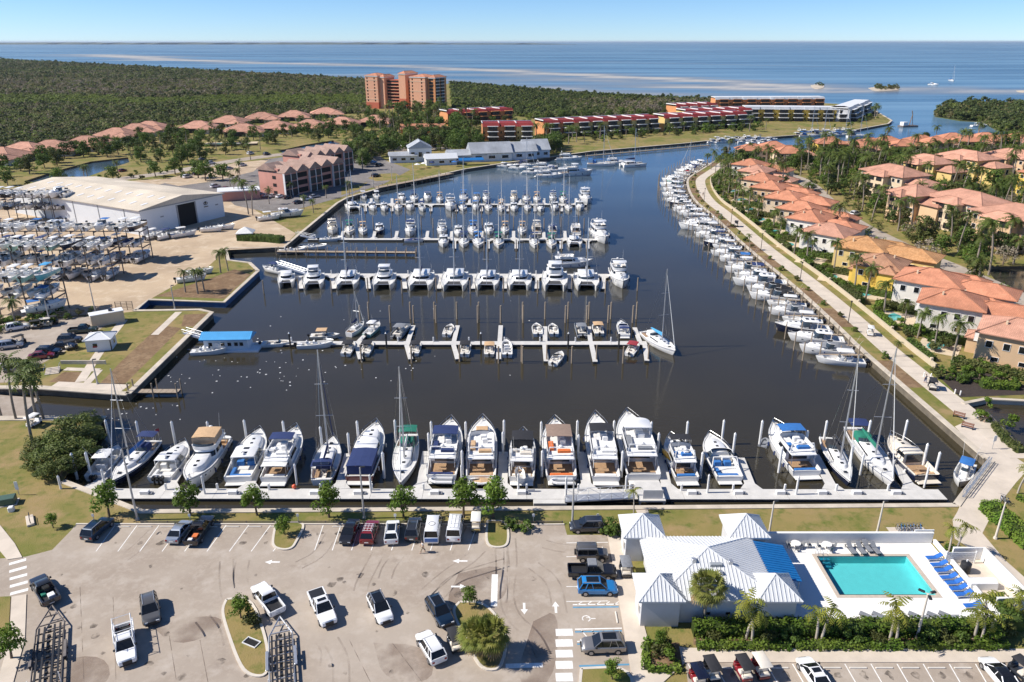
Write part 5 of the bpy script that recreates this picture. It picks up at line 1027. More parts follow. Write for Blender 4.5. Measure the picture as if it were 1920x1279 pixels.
# ================================================================ dry-stack racks
STEEL=mat('rack_steel',(.16,.14,.13),.7,.2,var=.25)
def rack(ex,ey,nb,lab,levels,fill):
    pitch=3.3; W=nb*pitch+.6; root=emp('boat_rack',(ex,ey,LZ),label='dark steel boat storage rack, '+lab,cat='boat rack',group='dry storage racks'); top=levels[-1]
    pm=M().bx(-.11,.11,-.11,.11,0,top).mesh('post',STEEL); bmx=M().bx(-W,0,-.1,.1,-.26,0).mesh('beam',STEEL); bmy=M().bx(-.1,.1,-2.6,2.6,-.3,-.02).mesh('cross_beam',STEEL)
    nbay=int(nb/2)+1
    for i in range(nbay+1):
        x=-min(i*2*pitch,W)
        for y in (-2.7,2.7): ob('post',pm,root,(x,y,0))
        for z in levels[1:]: ob('cross_beam',bmy,root,(x,0,z-.36))
    for z in levels[1:]:
        for y in (-2.7,2.7): ob('beam',bmx,root,(0,y,z))
    br=M().tube((0,-2.7,.3),(0,2.7,levels[1]-.4),.06,n=4).tube((0,2.7,levels[1]),(0,-2.7,top-.4),.06,n=4); ob('brace',br.mesh('brace',STEEL),root)
    lv=['ground','middle','top']; types=['K1','K6','K1','K6','E7','K1','K3','D5','D3','K4','K1','D6','D3','K5','E3','K1','D3']
    for li,z in enumerate(levels):
        for j in range(fill[li]):
            t=rnd.choice(types)
            if lab.startswith('nearest') and li==2: t=['K2','K4','K1','K6','K1','K5'][j%6]
            lb='%s, %s from right on %s level of %s rack'%(DESC[t],ORD[j],lv[li],lab.split(',')[0])
            put(t,(ex-1.9-j*pitch,ey+rnd.uniform(-.4,.4),LZ+z+.32),R(90 if rnd.random()<.75 else -90)+R(rnd.uniform(-3,3)),lb,'boats in dry storage',rnd.uniform(.9,1.06)*(.9 if t=='E7' else 1))
pa=g(112,588); rack(pa.x,pa.y+1.5,6,'nearest, beside the lower car park',(.3,4.4,8.6),(1,5,6))
pa=g(219,522); rack(pa.x,pa.y+1.5,11,'second, behind the nearest one',(.3,4.3,8.4),(6,11,11))
pa=g(275,490); rack(pa.x,pa.y+1.5,13,'third, before the white warehouse',(.3,4.8,9.4),(5,13,13))
pa=g(178,408); rack(pa.x-4,pa.y-4,9,'rearmost, along the warehouse side wall',(.3,4.6,8.8),(2,9,9))
row([('K1',290,443,70),('K5',316,444,55),('K1',345,441,40),('K6',397,432,10),('K6',420,428,15)],'parked ashore before the warehouse','boats ashore at the warehouse',60,z=LZ+.5)
row([('K6',375,512,20),('K6',360,525,25)],'on the sand by the inlet palms','boats by the inlet palms',20,z=LZ+.3)
row([('E7',88,578,40)],'blue boat beside the nearest rack','boat beside nearest rack',40,z=LZ+2.0)
row([('E1',540,404,25,1.1),('K1',505,410,30)],'ashore below the pink building','boats ashore below the pink building',20,z=LZ+.6)
# ================================================================ building materials
TILE=uvmat('clay_roof_tiles',(.66,.29,.17),(.57,.235,.135),.32,.42,nscale=.35,rand=.12)
TILEO=uvmat('ochre_roof_tiles',(.68,.37,.17),(.52,.25,.10),.32,.42,nscale=.35)
TILEP=uvmat('salmon_roof_tiles',(.68,.36,.25),(.61,.31,.21),.32,.42,nscale=.35,rand=.1)
TILEB=uvmat('brown_roof_tiles',(.50,.26,.15),(.56,.31,.19),.32,.42,nscale=.4,rand=.12)
REDR=uvmat('crimson_roof_tiles',(.30,.035,.035),(.25,.03,.03),.5,.5,nscale=.2)
PINKR=uvmat('dusty_pink_shingles',(.46,.31,.25),(.40,.27,.22),.5,.3,nscale=.3)
GREYR=uvmat('grey_metal_roof',(.40,.42,.45),(.37,.39,.42),.45,40,nscale=.2,bump=.02)
METALR=mat('white_metal_roof',(.66,.67,.68),.35,.0,var=.04,scale=.4,world=True)
BEIGER=uvmat('pale_warehouse_roof',(.62,.54,.43),(.60,.52,.41),.6,60,nscale=.08,bump=.02)
BLUER=mat('blue_metal_roof',(.012,.14,.38),.4,var=.08,scale=.6); BLUEL=mat('light_blue_metal_roof',(.08,.36,.68),.4,var=.08,scale=.6)
def stucco(n,c): return mat('stucco_'+n,c,.9,var=.06,scale=.4,bump=.01,bscale=6,rand=.05)
W_CREAM=stucco('cream',(.66,.52,.36)); W_WHITE=stucco('white',(.72,.68,.61)); W_YEL=stucco('yellow',(.76,.52,.10)); W_PEACH=stucco('peach',(.62,.42,.25)); W_ORANGE=stucco('orange',(.62,.27,.11)); W_ORLT=stucco('light_orange',(.70,.36,.22)); W_PINK=stucco('pink',(.56,.27,.21)); W_RED=stucco('terracotta',(.50,.13,.07)); W_OCH=stucco('ochre',(.68,.50,.20)); W_GREY=mat('light_grey_wall',(.55,.55,.56),.8,var=.05,scale=.5,bump=.006); W_METAL=mat('white_cladding',(.70,.72,.74),.5,var=.03,scale=.3)
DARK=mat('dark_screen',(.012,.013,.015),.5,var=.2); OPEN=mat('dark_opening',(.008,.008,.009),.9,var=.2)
UNITF=M().bx(-.5,.5,-.06,.06,-.5,.5).mesh('window',WHITEP); UNITP=M().bx(-.43,.43,-.075,.075,-.44,.44).mesh('pane',GLASS); UNITD=M().bx(-.5,.5,-.06,.06,-.5,.5).mesh('window',GLASS)
def window(root,x,y,z,w_,h,rz=0,frame=True,name='window',m=None):
    if frame:
        o=ob(name,UNITF,root,(x,y,z),rz,(w_,1,h),m=m); ob('pane',UNITP,o); return o
    return ob(name,UNITD,root,(x,y,z),rz,(w_,1,h),m=m)
def hip(x0,x1,y0,y1,z,h,over=.6,th=.18):
    x0-=over;x1+=over;y0-=over;y1+=over; w_,d=x1-x0,y1-y0; mb=M()
    if w_>=d: r0,r1=(x0+d/2,(y0+y1)/2),(x1-d/2,(y0+y1)/2)
    else: r0,r1=((x0+x1)/2,y0+w_/2),((x0+x1)/2,y1-w_/2)
    c=[(x0,y0,z),(x1,y0,z),(x1,y1,z),(x0,y1,z)]; a=(*r0,z+h); b=(*r1,z+h)
    if w_>=d: fs=[[c[0],c[1],b,a],[c[1],c[2],b],[c[2],c[3],a,b],[c[3],c[0],a]]
    else: fs=[[c[0],c[1],a],[c[1],c[2],b,a],[c[2],c[3],b],[c[3],c[0],a,b]]
    for f in fs: mb.add(f,[tuple(range(len(f)))])
    lo=[(p[0],p[1],z-th) for p in c]
    for i in range(4): mb.quad(lo[i],lo[(i+1)%4],c[(i+1)%4],c[i])
    mb.add(lo,[(3,2,1,0)]); 
    ridge=M(); ridge.tube(a,b,.16,n=5)
    for p,q in ((c[0],a),(c[3],a),(c[1],b if w_>=d else a),(c[2],b)): ridge.tube(p,q,.14,n=5)
    return mb,ridge
def gable(x0,x1,y0,y1,z,h,axis='x',over=.5,th=.18):
    x0-=over;x1+=over;y0-=over;y1+=over; mb=M()
    if axis=='x': P=[(x0,y0,z),(x1,y0,z),(x1,y1,z),(x0,y1,z)]; a=(x0,(y0+y1)/2,z+h); b=(x1,(y0+y1)/2,z+h); fs=[[P[0],P[1],b,a],[P[2],P[3],a,b]]; ends=[[P[3],P[0],a],[P[1],P[2],b]]
    else: P=[(x0,y0,z),(x1,y0,z),(x1,y1,z),(x0,y1,z)]; a=((x0+x1)/2,y0,z+h); b=((x0+x1)/2,y1,z+h); fs=[[P[1],P[2],b,a],[P[3],P[0],a,b]]; ends=[[P[0],P[1],a],[P[2],P[3],b]]
    for f in fs+ends: mb.add(f,[tuple(range(len(f)))])
    mb.bx(x0,x1,y0,y1,z-th,z-.001); return mb
def vol(root,x0,x1,y0,y1,z0,z1,wm): return ob('wall',M().bx(x0,x1,y0,y1,z0,z1).mesh('wall',wm),root)
def hiproof(root,x0,x1,y0,y1,z,h,rm,over=.7,cap=None):
    mb,rd=hip(x0,x1,y0,y1,z,h,over); o=ob('roof',mb.mesh('roof',rm,uv=True),root); ob('ridge_cap',rd.mesh('ridge_cap',cap or rm),o); return o
# ================================================================ clubhouse and pool
CLUB=emp('clubhouse',(22.5,72,LZ),label='white clubhouse with ribbed metal hip roofs and four corner pavilions',cat='clubhouse')
def zsolve(X,Y,py):
    best=(9e9,0)
    for i in range(0,800):
        z=i*.05; dz=z-CAMH; dep=Y*math.cos(PITCH)-dz*math.sin(PITCH); up=Y*math.sin(PITCH)+dz*math.cos(PITCH); e=abs(CY-F*up/dep-py)
        if e<best[0]: best=(e,z)
    return best[1]
def metal_hip(root,x0,x1,y0,y1,ze,za,ap=None,pitch=.42):
    """four slopes of standing-seam panels: each slope a part, its seams real ribs"""
    ax,ay=ap or ((x0+x1)/2,(y0+y1)/2); c=[Vector((x0,y0,ze)),Vector((x1,y0,ze)),Vector((x1,y1,ze)),Vector((x0,y1,ze))]; A=Vector((ax,ay,za))
    for i in range(4):
        p,q=c[i],c[(i+1)%4]; mb=M().add([p,q,A],[(0,1,2)]); mb.add([p,q,q-Vector((0,0,.2)),p-Vector((0,0,.2))],[(0,1,2,3)])
        o=ob('roof_slope',mb.mesh('roof_slope',METALR),root)
        ed=(q-p); Le=ed.length; ed.normalize(); n=ed.cross(A-p).normalized()
        if n.z<0: n=-n
        t=(A-p)-ed*(A-p).dot(ed); k=int(Le/pitch); rb=M(); fa=(A-p).dot(ed)/Le
        for j in range(1,k):
            s=j/k; f=s/fa if s<fa else (1-s)/(1-fa); b0=p+ed*(Le*s); b1=b0+t*f
            w_=ed*.035; hh=n*.07; rb.add([b0-w_,b0+w_,b1+w_,b1-w_,b0-w_+hh,b0+w_+hh,b1+w_+hh,b1-w_+hh],[(4,5,6,7),(0,4,7,3),(1,5,6,2),(0,1,5,4)])
        ob('roof_seams',rb.mesh('roof_seams',METALR),o,kind='stuff')
    hc=M()
    for p in c: hc.tube(p,A,.09,n=5)
    ob('ridge_cap',hc.mesh('ridge_cap',METALR),root)
o_=Vector((22.5,72,LZ)); E=3.8
def loc(x,y): return x-o_.x,y-o_.y
for i,(x0,x1,y0,y1) in enumerate(((13.6,18.8,75.6,80.3),(26.5,31.6,75.6,80.3),(13.7,18.8,64.4,69.0),(26.5,31.5,64.4,69.0))):
    a,b=loc(x0,y0); c,d=loc(x1,y1); pv=ob('pavilion_wall',M().bx(a+.45,c-.45,b+.45,d-.45,0,E).mesh('pavilion_wall',W_GREY),CLUB); metal_hip(pv,a,c,b,d,E+.03,E+1.9)
    if i in (0,2): 
        ob('door',M().bx(a+.40,a+.46,(b+d)/2-.5,(b+d)/2+.5,0,2.2).mesh('door',WHITEP),pv)
        window(pv,a+.42,b+1.3,1.9,.8,1.0,PI/2)
a,b=loc(15.6,64.9); c,d=loc(29.4,76.3); mw=ob('main_wall',M().bx(a+.7,c-.7,b+.6,d-.7,0,E-.3).mesh('main_wall',W_GREY),CLUB)
za=zsolve(22.5,70.8,1026)-LZ
metal_hip(mw,a,c,b,d,E-.25,za,ap=(0,-1.2))
for x in (-.8,1.4,2.6): window(mw,x,b+.58,1.3,.45,.3,0,False)
for (x,y,z) in ((.8,-4.2,.55),(-1.9,-2.8,.5),(2.2,-3.0,.5)):
    zz=E-.25+(za-E+.25)*(1-max(abs(x)/6.9,abs(y+1.2)/5.8)); ob('roof_vent',M().rbx(x-.25,x+.25,y-.25,y+.25,zz-.1,zz+.4,.05).mesh('roof_vent',ALU),mw)
zz=E-.25+(za-E+.25)*(1-2.2/5.8); ob('roof_unit',M().rbx(-.2,1.2,-3.5,-3.0,zz-.1,zz+.35,.05).mesh('roof_unit',GREYH),mw)
aw=M(); a,b=loc(29.3,68.8); c,d=loc(33.1,75.4)
aw.add([(a,b,3.6),(c,b,2.9),(c,d,2.9),(a,d,3.6),(a,b,3.5),(c,b,2.8),(c,d,2.8),(a,d,3.5)],[(0,1,2,3),(4,5,6,7),(0,1,5,4),(1,2,6,5),(2,3,7,6)])
ai=ob('awning',aw.mesh('awning',BLUER),CLUB); rb=M()
for i in range(1,15):
    y=b+(d-b)*i/15; rb.add([(a,y-.04,3.6),(c,y-.04,2.9),(c,y+.04,2.9),(a,y+.04,3.6),(a,y-.04,3.66),(c,y-.04,2.96),(c,y+.04,2.96),(a,y+.04,3.66)],[(4,5,6,7),(0,1,5,4),(2,3,7,6),(1,2,6,5)])
ob('awning_seams',rb.mesh('awning_seams',BLUER),ai,kind='stuff')
for y in (b+.3,(b+d)/2,d-.3): ob('awning_post',M().tube((c-.2,y,0),(c-.2,y,2.9),.07,n=6).mesh('awning_post',WHITEP),ai)
# pool deck with hole, coping, basin, water
sheet('pool_deck',[(31.2,65.7),(54.2,65.7),(54.0,79.6),(31.8,79.6)],LZ+.012,POOLD,holes=[POOLH])
COP=mat('pool_coping',(.50,.42,.34),.8,var=.1,scale=2,world=True); PTILE=mat('pool_plaster',(.33,.72,.74),.6,var=.04,scale=1.2,world=True)
POOL=emp('swimming_pool',((PX0+PX1)/2,(PY0+PY1)/2,LZ),label='rectangular turquoise swimming pool in the white deck',cat='swimming pool')
hx_,hy_=(PX1-PX0)/2,(PY1-PY0)/2
mb=M(); mb.quad((-hx_,-hy_,-1.5),(hx_,-hy_,-1.5),(hx_,hy_,-1.1),(-hx_,hy_,-1.1)); 
for (p,q) in (((-hx_,-hy_),(hx_,-hy_)),((hx_,-hy_),(hx_,hy_)),((hx_,hy_),(-hx_,hy_)),((-hx_,hy_),(-hx_,-hy_))): mb.quad((*p,.0),(*q,.0),(*q,-1.6),(*p,-1.6))
ob('basin',mb.mesh('basin',PTILE),POOL)
for (x0,x1,y0,y1) in ((-hx_-.5,hx_+.5,-hy_-.45,-hy_),(-hx_-.5,hx_+.5,hy_,hy_+.45),(-hx_-.5,-hx_,-hy_,hy_),(hx_,hx_+.5,-hy_,hy_)): ob('coping',M().rbx(x0,x1,y0,y1,-.05,.06,.02).mesh('coping',COP),POOL)
for k in range(3): ob('step',M().bx(-hx_,-hx_+1.6,hy_-.35*(k+1),hy_-.35*k,-1.5,-.3-.28*k).mesh('step',mat('blue_step_tile',(.05,.28,.40),.4,var=.05)),POOL)
hr=M()
for x in (-.9,-.3): hr.path([(-hx_+.9+x,hy_+.5,.05),(-hx_+.9+x,hy_+.5,.85),(-hx_+.9+x,hy_-.3,.85),(-hx_+.9+x,hy_-.9,-.3)],.03)
ob('handrail',hr.mesh('handrail',CHROME),POOL)
def poolwater():
    m=bpy.data.materials.new('pool_water'); m.use_nodes=True; n=m.node_tree; n.nodes.remove(n.nodes['Principled BSDF']); out=n.nodes['Material Output']
    t=n.nodes.new('ShaderNodeBsdfTransparent'); t.inputs[0].default_value=(.60,.96,.97,1); gl=n.nodes.new('ShaderNodeBsdfGlossy'); gl.inputs['Roughness'].default_value=.03
    fr=n.nodes.new('ShaderNodeFresnel'); fr.inputs[0].default_value=1.33; ms=n.nodes.new('ShaderNodeMixShader'); tx=n.nodes.new('ShaderNodeTexNoise'); tx.inputs['Scale'].default_value=2.2; bp=n.nodes.new('ShaderNodeBump'); bp.inputs['Distance'].default_value=.05
    tc=n.nodes.new('ShaderNodeTexCoord'); n.links.new(tc.outputs['Object'],tx.inputs[0]); n.links.new(tx.outputs[0],bp.inputs['Height']); n.links.new(bp.outputs[0],gl.inputs['Normal'])
    n.links.new(fr.outputs[0],ms.inputs[0]); n.links.new(t.outputs[0],ms.inputs[1]); n.links.new(gl.outputs[0],ms.inputs[2]); n.links.new(ms.outputs[0],out.inputs[0]); MATS['pool_water']=m; return m
PW=poolwater(); ob('water_surface',M().add([(-hx_,-hy_,-.14),(hx_,-hy_,-.14),(hx_,hy_,-.14),(-hx_,hy_,-.14)],[(0,1,2,3)]).mesh('water_surface',PW),POOL)
# pool walls
PWALL=mat('white_pool_wall',(.76,.75,.73),.8,var=.03,scale=.6)
def lowwall(pts,h,th,label,m=PWALL,z0=LZ,name='garden_wall',cat='wall',cap=None):
    P=[Vector(p) for p in pts]; o=P[0]; r=emp(name,(o.x,o.y,z0),label=label,cat=cat)
    ob('wall',strip_mb(P,-th/2,th/2,0,h).move(-o.x,-o.y).mesh('wall',m),r); ob('coping',strip_mb(P,-th/2-.06,th/2+.06,h,h+.1).move(-o.x,-o.y).mesh('coping',cap or m),r); return r
lowwall([(32.2,79.75),(54.1,79.75)],1.5,.25,'white pool wall beside the lawn'); lowwall([(54.35,79.6),(54.5,65.9)],.55,.22,'low white pool wall on the right beside the pump yard')
r=lowwall([(54.8,76.4),(58.6,76.4),(58.9,67.5),(54.8,67.4)],1.7,.2,'white wall of the pump yard right of the pool')
# ================================================================ boatyard warehouse
WH=emp('warehouse',(-122.5,243.5,LZ),R(61),label='large white boat warehouse with pale ribbed roof and open dark doorway',cat='warehouse')
wl,wd,wh=34.0,74.0,8.3
ob('wall',M().bx(0,wl,0,wd,0,wh).mesh('wall',W_METAL),WH)
rf=gable(0,wl,0,wd,wh+.19,2.3,'y',.6); ro=ob('roof',rf.mesh('roof',BEIGER,uv=True),WH)
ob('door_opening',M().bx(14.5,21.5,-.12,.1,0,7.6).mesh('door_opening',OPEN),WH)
for x in (14.2,21.8): ob('door_jamb',M().bx(x-.25,x+.25,-.2,.1,0,7.7).mesh('door_jamb',GREYH),WH)
ob('eave_trim',M().bx(-.65,wl+.65,-.72,-.62,wh-.15,wh+.2).mesh('eave_trim',GREYH),WH)
for i in range(12):
    for sx in (5,12): 
        z=wh+.2+2.3*(sx+.6)/(wl/2+.6); ob('skylight',M().cbx((sx,4+i*5.8,z+.04),(2.6,1.1,.06),ry=-math.atan(2.3/(wl/2+.6))).mesh('skylight',WHITEP),ro)
em=M(); em.path([(26.2+.9*math.cos(a*PI/4),-.16,6.2+.5*math.sin(a*PI/4)) for a in range(9)],.09,4); em.bx(25.9,26.5,-.2,-.1,6.0,6.9); em.bx(25.3,27.1,-.2,-.1,4.9,5.2); ob('wall_emblem',em.mesh('wall_emblem',ENGB),WH)
for x in (8,31): ob('wall_sign',M().bx(x-.6,x+.6,-.1,.05,4.7,5.1).mesh('wall_sign',GREYH),WH)
for y in (8,22,36,50): ob('downpipe',M().bx(-.12,.05,y,y+.25,0,wh).mesh('downpipe',GREYH),WH)
# ================================================================ pink apartment building
def pink(x,y,rz,L,label):
    r=emp('apartment_building',(x,y,LZ),rz,label=label,cat='apartment building'); D=14; h=9.6     # local x along facade, -y = facade side towards water
    vol(r,0,L,0,D,0,h,W_PINK)
    n=5; u=L/n
    for i in range(n):
        x0=i*u
        for f in range(3):
            if i in (1,3):
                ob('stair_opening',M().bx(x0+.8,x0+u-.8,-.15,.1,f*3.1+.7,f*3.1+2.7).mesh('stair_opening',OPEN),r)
            else:
                for j in range(2): ob('lanai_screen',M().bx(x0+.35+j*u/2,x0+u/2-.15+j*u/2,-.9,0,f*3.1+.35,f*3.1+2.75).mesh('lanai_screen',DARK),r)
        if i not in (1,3):
            for xx in (x0,x0+u/2,x0+u-.3): ob('column',M().bx(xx,xx+.25,-1.0,-.05,0,h).mesh('column',WHITEP),r)
            for f in range(1,4): ob('balcony_slab',M().bx(x0+.26,x0+u-.31,-.98,0,f*3.1-.2,f*3.1+.2).mesh('balcony_slab',W_PINK),r)
        rz_=gable(x0+.1,x0+u-.1,-1.0,D,h+.2+(.05*i),2.6,'y',.15); ob('roof',rz_.mesh('roof',PINKR,uv=True),r)
    vol(r,.5,L-.5,3,D-2,h,h+1.6,W_PINK); 
    for f in range(3): ob('end_window',M().bx(-.08,.05,4,6,f*3.1+.9,f*3.1+2.2).mesh('end_window',OPEN),r)
    ob('roof',gable(-.3,7,4,D+.4,h+1.0,2.6,'x',.2).mesh('roof',PINKR,uv=True),r)
pink(-94,309,R(60),36,'near pink three-storey apartment block with gabled roofs and dark balconies')
pink(-96,352,R(60),32,'rear pink apartment block partly hidden behind the first one')
r=emp('flat_roofed_shop',(-118,300,LZ),R(20),label='small pink flat-roofed building with white parapet by the palms',cat='building'); vol(r,0,16,0,9,0,3.6,W_PINK); ob('parapet',M().bx(-.2,16.2,-.2,9.2,3.6,4.0).mesh('parapet',WHITEP),r)
# ================================================================ orange tower
TW=emp('apartment_tower',(-140,752,LZ),R(-28),label='ten-storey orange apartment tower with tiled roof before the bay',cat='apartment tower',sc=(.86,.85,.95)); st=3.0; H10=30.5
def tblock(x0,x1,y0,y1,h,m,roof=True):
    vol(TW,x0,x1,y0,y1,0,h,m)
    if roof: ob('cornice',M().bx(x0-.5,x1+.5,y0-.5,y1+.5,h,h+.7).mesh('cornice',WHITEP),TW); hiproof(TW,x0,x1,y0,y1,h+.9,2.2,TILE,.6)
tblock(0,17,0,22,H10,W_ORLT); tblock(17.2,24,3,22,H10-1,W_ORLT); tblock(24.2,44,8,24,H10-3,W_RED,False); tblock(44.2,53,2,26,H10+2.5,W_ORLT); tblock(53.2,60,8,24,H10-2,W_RED,False); tblock(60.2,80,0,24,H10,W_ORLT); tblock(80.2,90,4,26,H10-.5,W_ORANGE)
vol(TW,-.15,17.15,-.15,3,0,6,W_RED); vol(TW,44,53.2,1.8,4,0,10.5,W_RED)
for f in range(10):
    z=f*st+1.8
    for x in (3,12.8): window(TW,x,-.02,z,1.5,1.5,0,False)
    for x in (63.5,75.5): window(TW,x,-.02,z,1.5,1.5,0,False)
    if f%3==2: 
        for (x0,x1) in ((0,17),(60.2,80)): ob('belt_course',M().bx(x0-.12,x1+.12,-.2,0,z+1.0,z+1.4).mesh('belt_course',W_CREAM),TW)
    if f<9:
        for (x0,x1,y) in ((24.4,43.8,7.9),(53.4,60,7.9)):
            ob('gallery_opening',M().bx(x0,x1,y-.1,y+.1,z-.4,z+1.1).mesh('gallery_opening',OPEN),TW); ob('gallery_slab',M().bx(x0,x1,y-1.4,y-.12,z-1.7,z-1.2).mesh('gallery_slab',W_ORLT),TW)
    for (y0,y1) in ((5,11),(14,20)):
        ob('balcony_screen',M().bx(90.0,91.2,y0,y1,z-1.0,z+1.1).mesh('balcony_screen',DARK),TW); ob('balcony_slab',M().bx(90.1,91.6,y0-.2,y1+.2,z-1.5,z-1.05).mesh('balcony_slab',WHITEP),TW)
    window(TW,85,3.98,z,5,1.9,0,False,m=DARK)
# ================================================================ terraces (red and white roofs)
def terrace(A,B,n,wm,rm,label,dep=15,lev=3,white=False,ends=None,flip=1,tierm=None):
    a=Vector(A);b=Vector(B); d=b-a; L=d.length; r=emp('terrace_row',(a.x,a.y,LZ),math.atan2(d.y,d.x),label=label,cat='terrace'); u=L/n; h=3.1
    for i in range(n):
        x0=i*u; s=(i%2)*1.2; m=ends if (ends and i<2) else wm
        vol(r,x0+.05,x0+u-.05,s,dep,0,lev*h,m)
        top=lev*h
        rf=M(); rf.add([(x0,s-.9,top-.5),(x0+u,s-.9,top-.5),(x0+u,s+1.6,top+1.5),(x0,s+1.6,top+1.5)],[(0,1,2,3)]); rf.add([(x0,s-.9,top-.5),(x0,s+1.6,top+1.5),(x0,s+1.6,top-.5)],[(0,1,2)]); rf.add([(x0+u,s-.9,top-.5),(x0+u,s+1.6,top+1.5),(x0+u,s+1.6,top-.5)],[(0,1,2)]); rf.add([(x0,dep,top+1.5),(x0+u,dep,top+1.5),(x0+u,dep,top),(x0,dep,top)],[(0,1,2,3)])
        if not white:
            rf.add([(x0,s+1.6,top+1.5),(x0+u,s+1.6,top+1.5),(x0+u,s+dep*.5,top+1.2),(x0,s+dep*.5,top+1.2)],[(0,1,2,3)]); rf.add([(x0,s+dep*.5,top+1.2),(x0+u,s+dep*.5,top+1.2),(x0+u,dep,top+1.5),(x0,dep,top+1.5)],[(0,1,2,3)])
        ob('roof',rf.mesh('roof',rm,uv=True),r)
        if white: ob('flat_roof',M().bx(x0+.02,x0+u-.02,s+1.6,dep-.02,top+1.0,top+1.55).mesh('flat_roof',WHITEP),r)
        else:
            ob('parapet',M().bx(x0-.18,x0+.18,s+1.4,dep,top+1.3,top+1.95).mesh('parapet',WHITEP),r); ob('parapet',M().bx(x0+.2,x0+u-.2,dep-.5,dep+.1,top+1.3,top+1.9).mesh('parapet',WHITEP),r)
        for f in range(lev):
            pj=(lev-f)*1.7+.3; z=f*h
            ob('lanai_screen',M().bx(x0+u*.34,x0+u*.86,s-pj,s-.02,z+.3,z+h-.45).mesh('lanai_screen',DARK),r)
            ob('lanai_slab',M().bx(x0+u*.28,x0+u*.92,s-pj-.25,s-.03,z+h-.44,z+h-.12).mesh('lanai_slab',tierm or WHITEP),r)
        window(r,x0+u*.1,s-.03,1.6,1.2,1.5,0,False)
        window(r,x0+u*.1,s-.03,5.0,1.2,1.5,0,False)
    return r
p0,p1=g(905,264).xy,g(1000,263).xy; p2=g(1235,251).xy; p3=g(1400,243).xy
terrace(p0,p1,3,W_OCH,REDR,'orange-ended red-roofed terrace nearest the restaurant',ends=W_ORANGE,white=False)
terrace(g(1020,258).xy,g(1235,247).xy,8,W_OCH,REDR,'long red-roofed terrace with stepped dark screens above the lawn',ends=W_ORANGE)
terrace(g(1245,246).xy,g(1400,238).xy,6,W_OCH,REDR,'red-roofed terrace ending beside the white-roofed row')
terrace(g(840,236).xy,g(962,229).xy,5,W_ORANGE,REDR,'orange three-storey block with red roof below the tower',lev=3,tierm=W_ORANGE)
terrace(g(1395,226).xy,g(1590,228).xy,7,W_YEL,GREYR,'white-roofed yellow terrace at the point',white=True)
terrace(g(1590,229).xy,g(1632,211).xy,4,W_GREY,GREYR,'grey stepped terrace at the tip of the point',white=True)
terrace(g(1340,205).xy,g(1545,204).xy,8,W_ORANGE,GREYR,'rear orange terrace with white roof beyond the yellow one',white=True,tierm=W_ORANGE)
terrace(g(1285,234).xy,g(1408,229).xy,5,W_OCH,REDR,'red-roofed terrace between the lawn row and the rear rows')
terrace(g(1268,222).xy,g(1345,218).xy,4,W_ORANGE,REDR,'small red-roofed terrace beside the mangroves')
# ================================================================ restaurant by the quay
def shed_house(px,w_,d,h,rh,rz,wm,rm,label,name='house',cat='house',axis='x',wins=3,over=.6):
    p=g(*px); r=emp(name,(p.x,p.y,LZ),rz,label=label,cat=cat); vol(r,0,w_,0,d,0,h,wm); ob('roof',gable(0,w_,0,d,h+.19,rh,axis,over).mesh('roof',rm,uv=True),r)
    for i in range(wins): window(r,w_*(i+.5)/wins,-.04,h*.55,w_/wins*.55,h*.4)
    window(r,w_+.04,d/2,h*.55,2,h*.4,PI/2); return r
W_SHED=stucco('shed_white',(.74,.75,.76))
shed_house((768,304),12,11,7.0,3.6,R(12),W_SHED,GREYR,'white two-storey restaurant house with grey gable roof',axis='y')
shed_house((732,306),14,10,3.4,1.6,R(12),W_SHED,GREYR,'low white wing left of the restaurant house')
shed_house((800,311),16,8,3.2,2.2,R(14),W_SHED,METALR,'white porch building before the restaurant house')
shed_house((842,305),20,12,3.4,2.4,R(12),W_SHED,GREYR,'grey hip restaurant pavilion with blue awning')
shed_house((885,304),22,14,4.2,5.0,R(14),W_SHED,GREYR,'grey-roofed quay building in the middle of the restaurant row')
shed_house((940,301),20,14,4.2,4.5,R(14),W_SHED,GREYR,'grey-roofed quay building beside the moored sailboats')
shed_house((985,297),14,14,4.2,5.0,R(14),W_SHED,GREYR,'rightmost grey-roofed quay building')
p=g(862,311); ob('awning',M().add([(0,0,2.6),(13,0,2.6),(13,4,3.4),(0,4,3.4),(0,0,2.45),(13,0,2.45),(13,4,3.25),(0,4,3.25)],[(0,1,2,3),(4,5,6,7),(0,1,5,4),(1,2,6,5),(3,0,4,7)]).mesh('awning',BLUER),None,(p.x,p.y,LZ),R(12),label='blue awning along the restaurant pavilion',cat='awning')
p=g(1420,0+262); 
shed_house((752,252),30,14,3.2,3.0,R(6),W_ORANGE,TILE,'long orange-roofed clubhouse among trees below the tower')
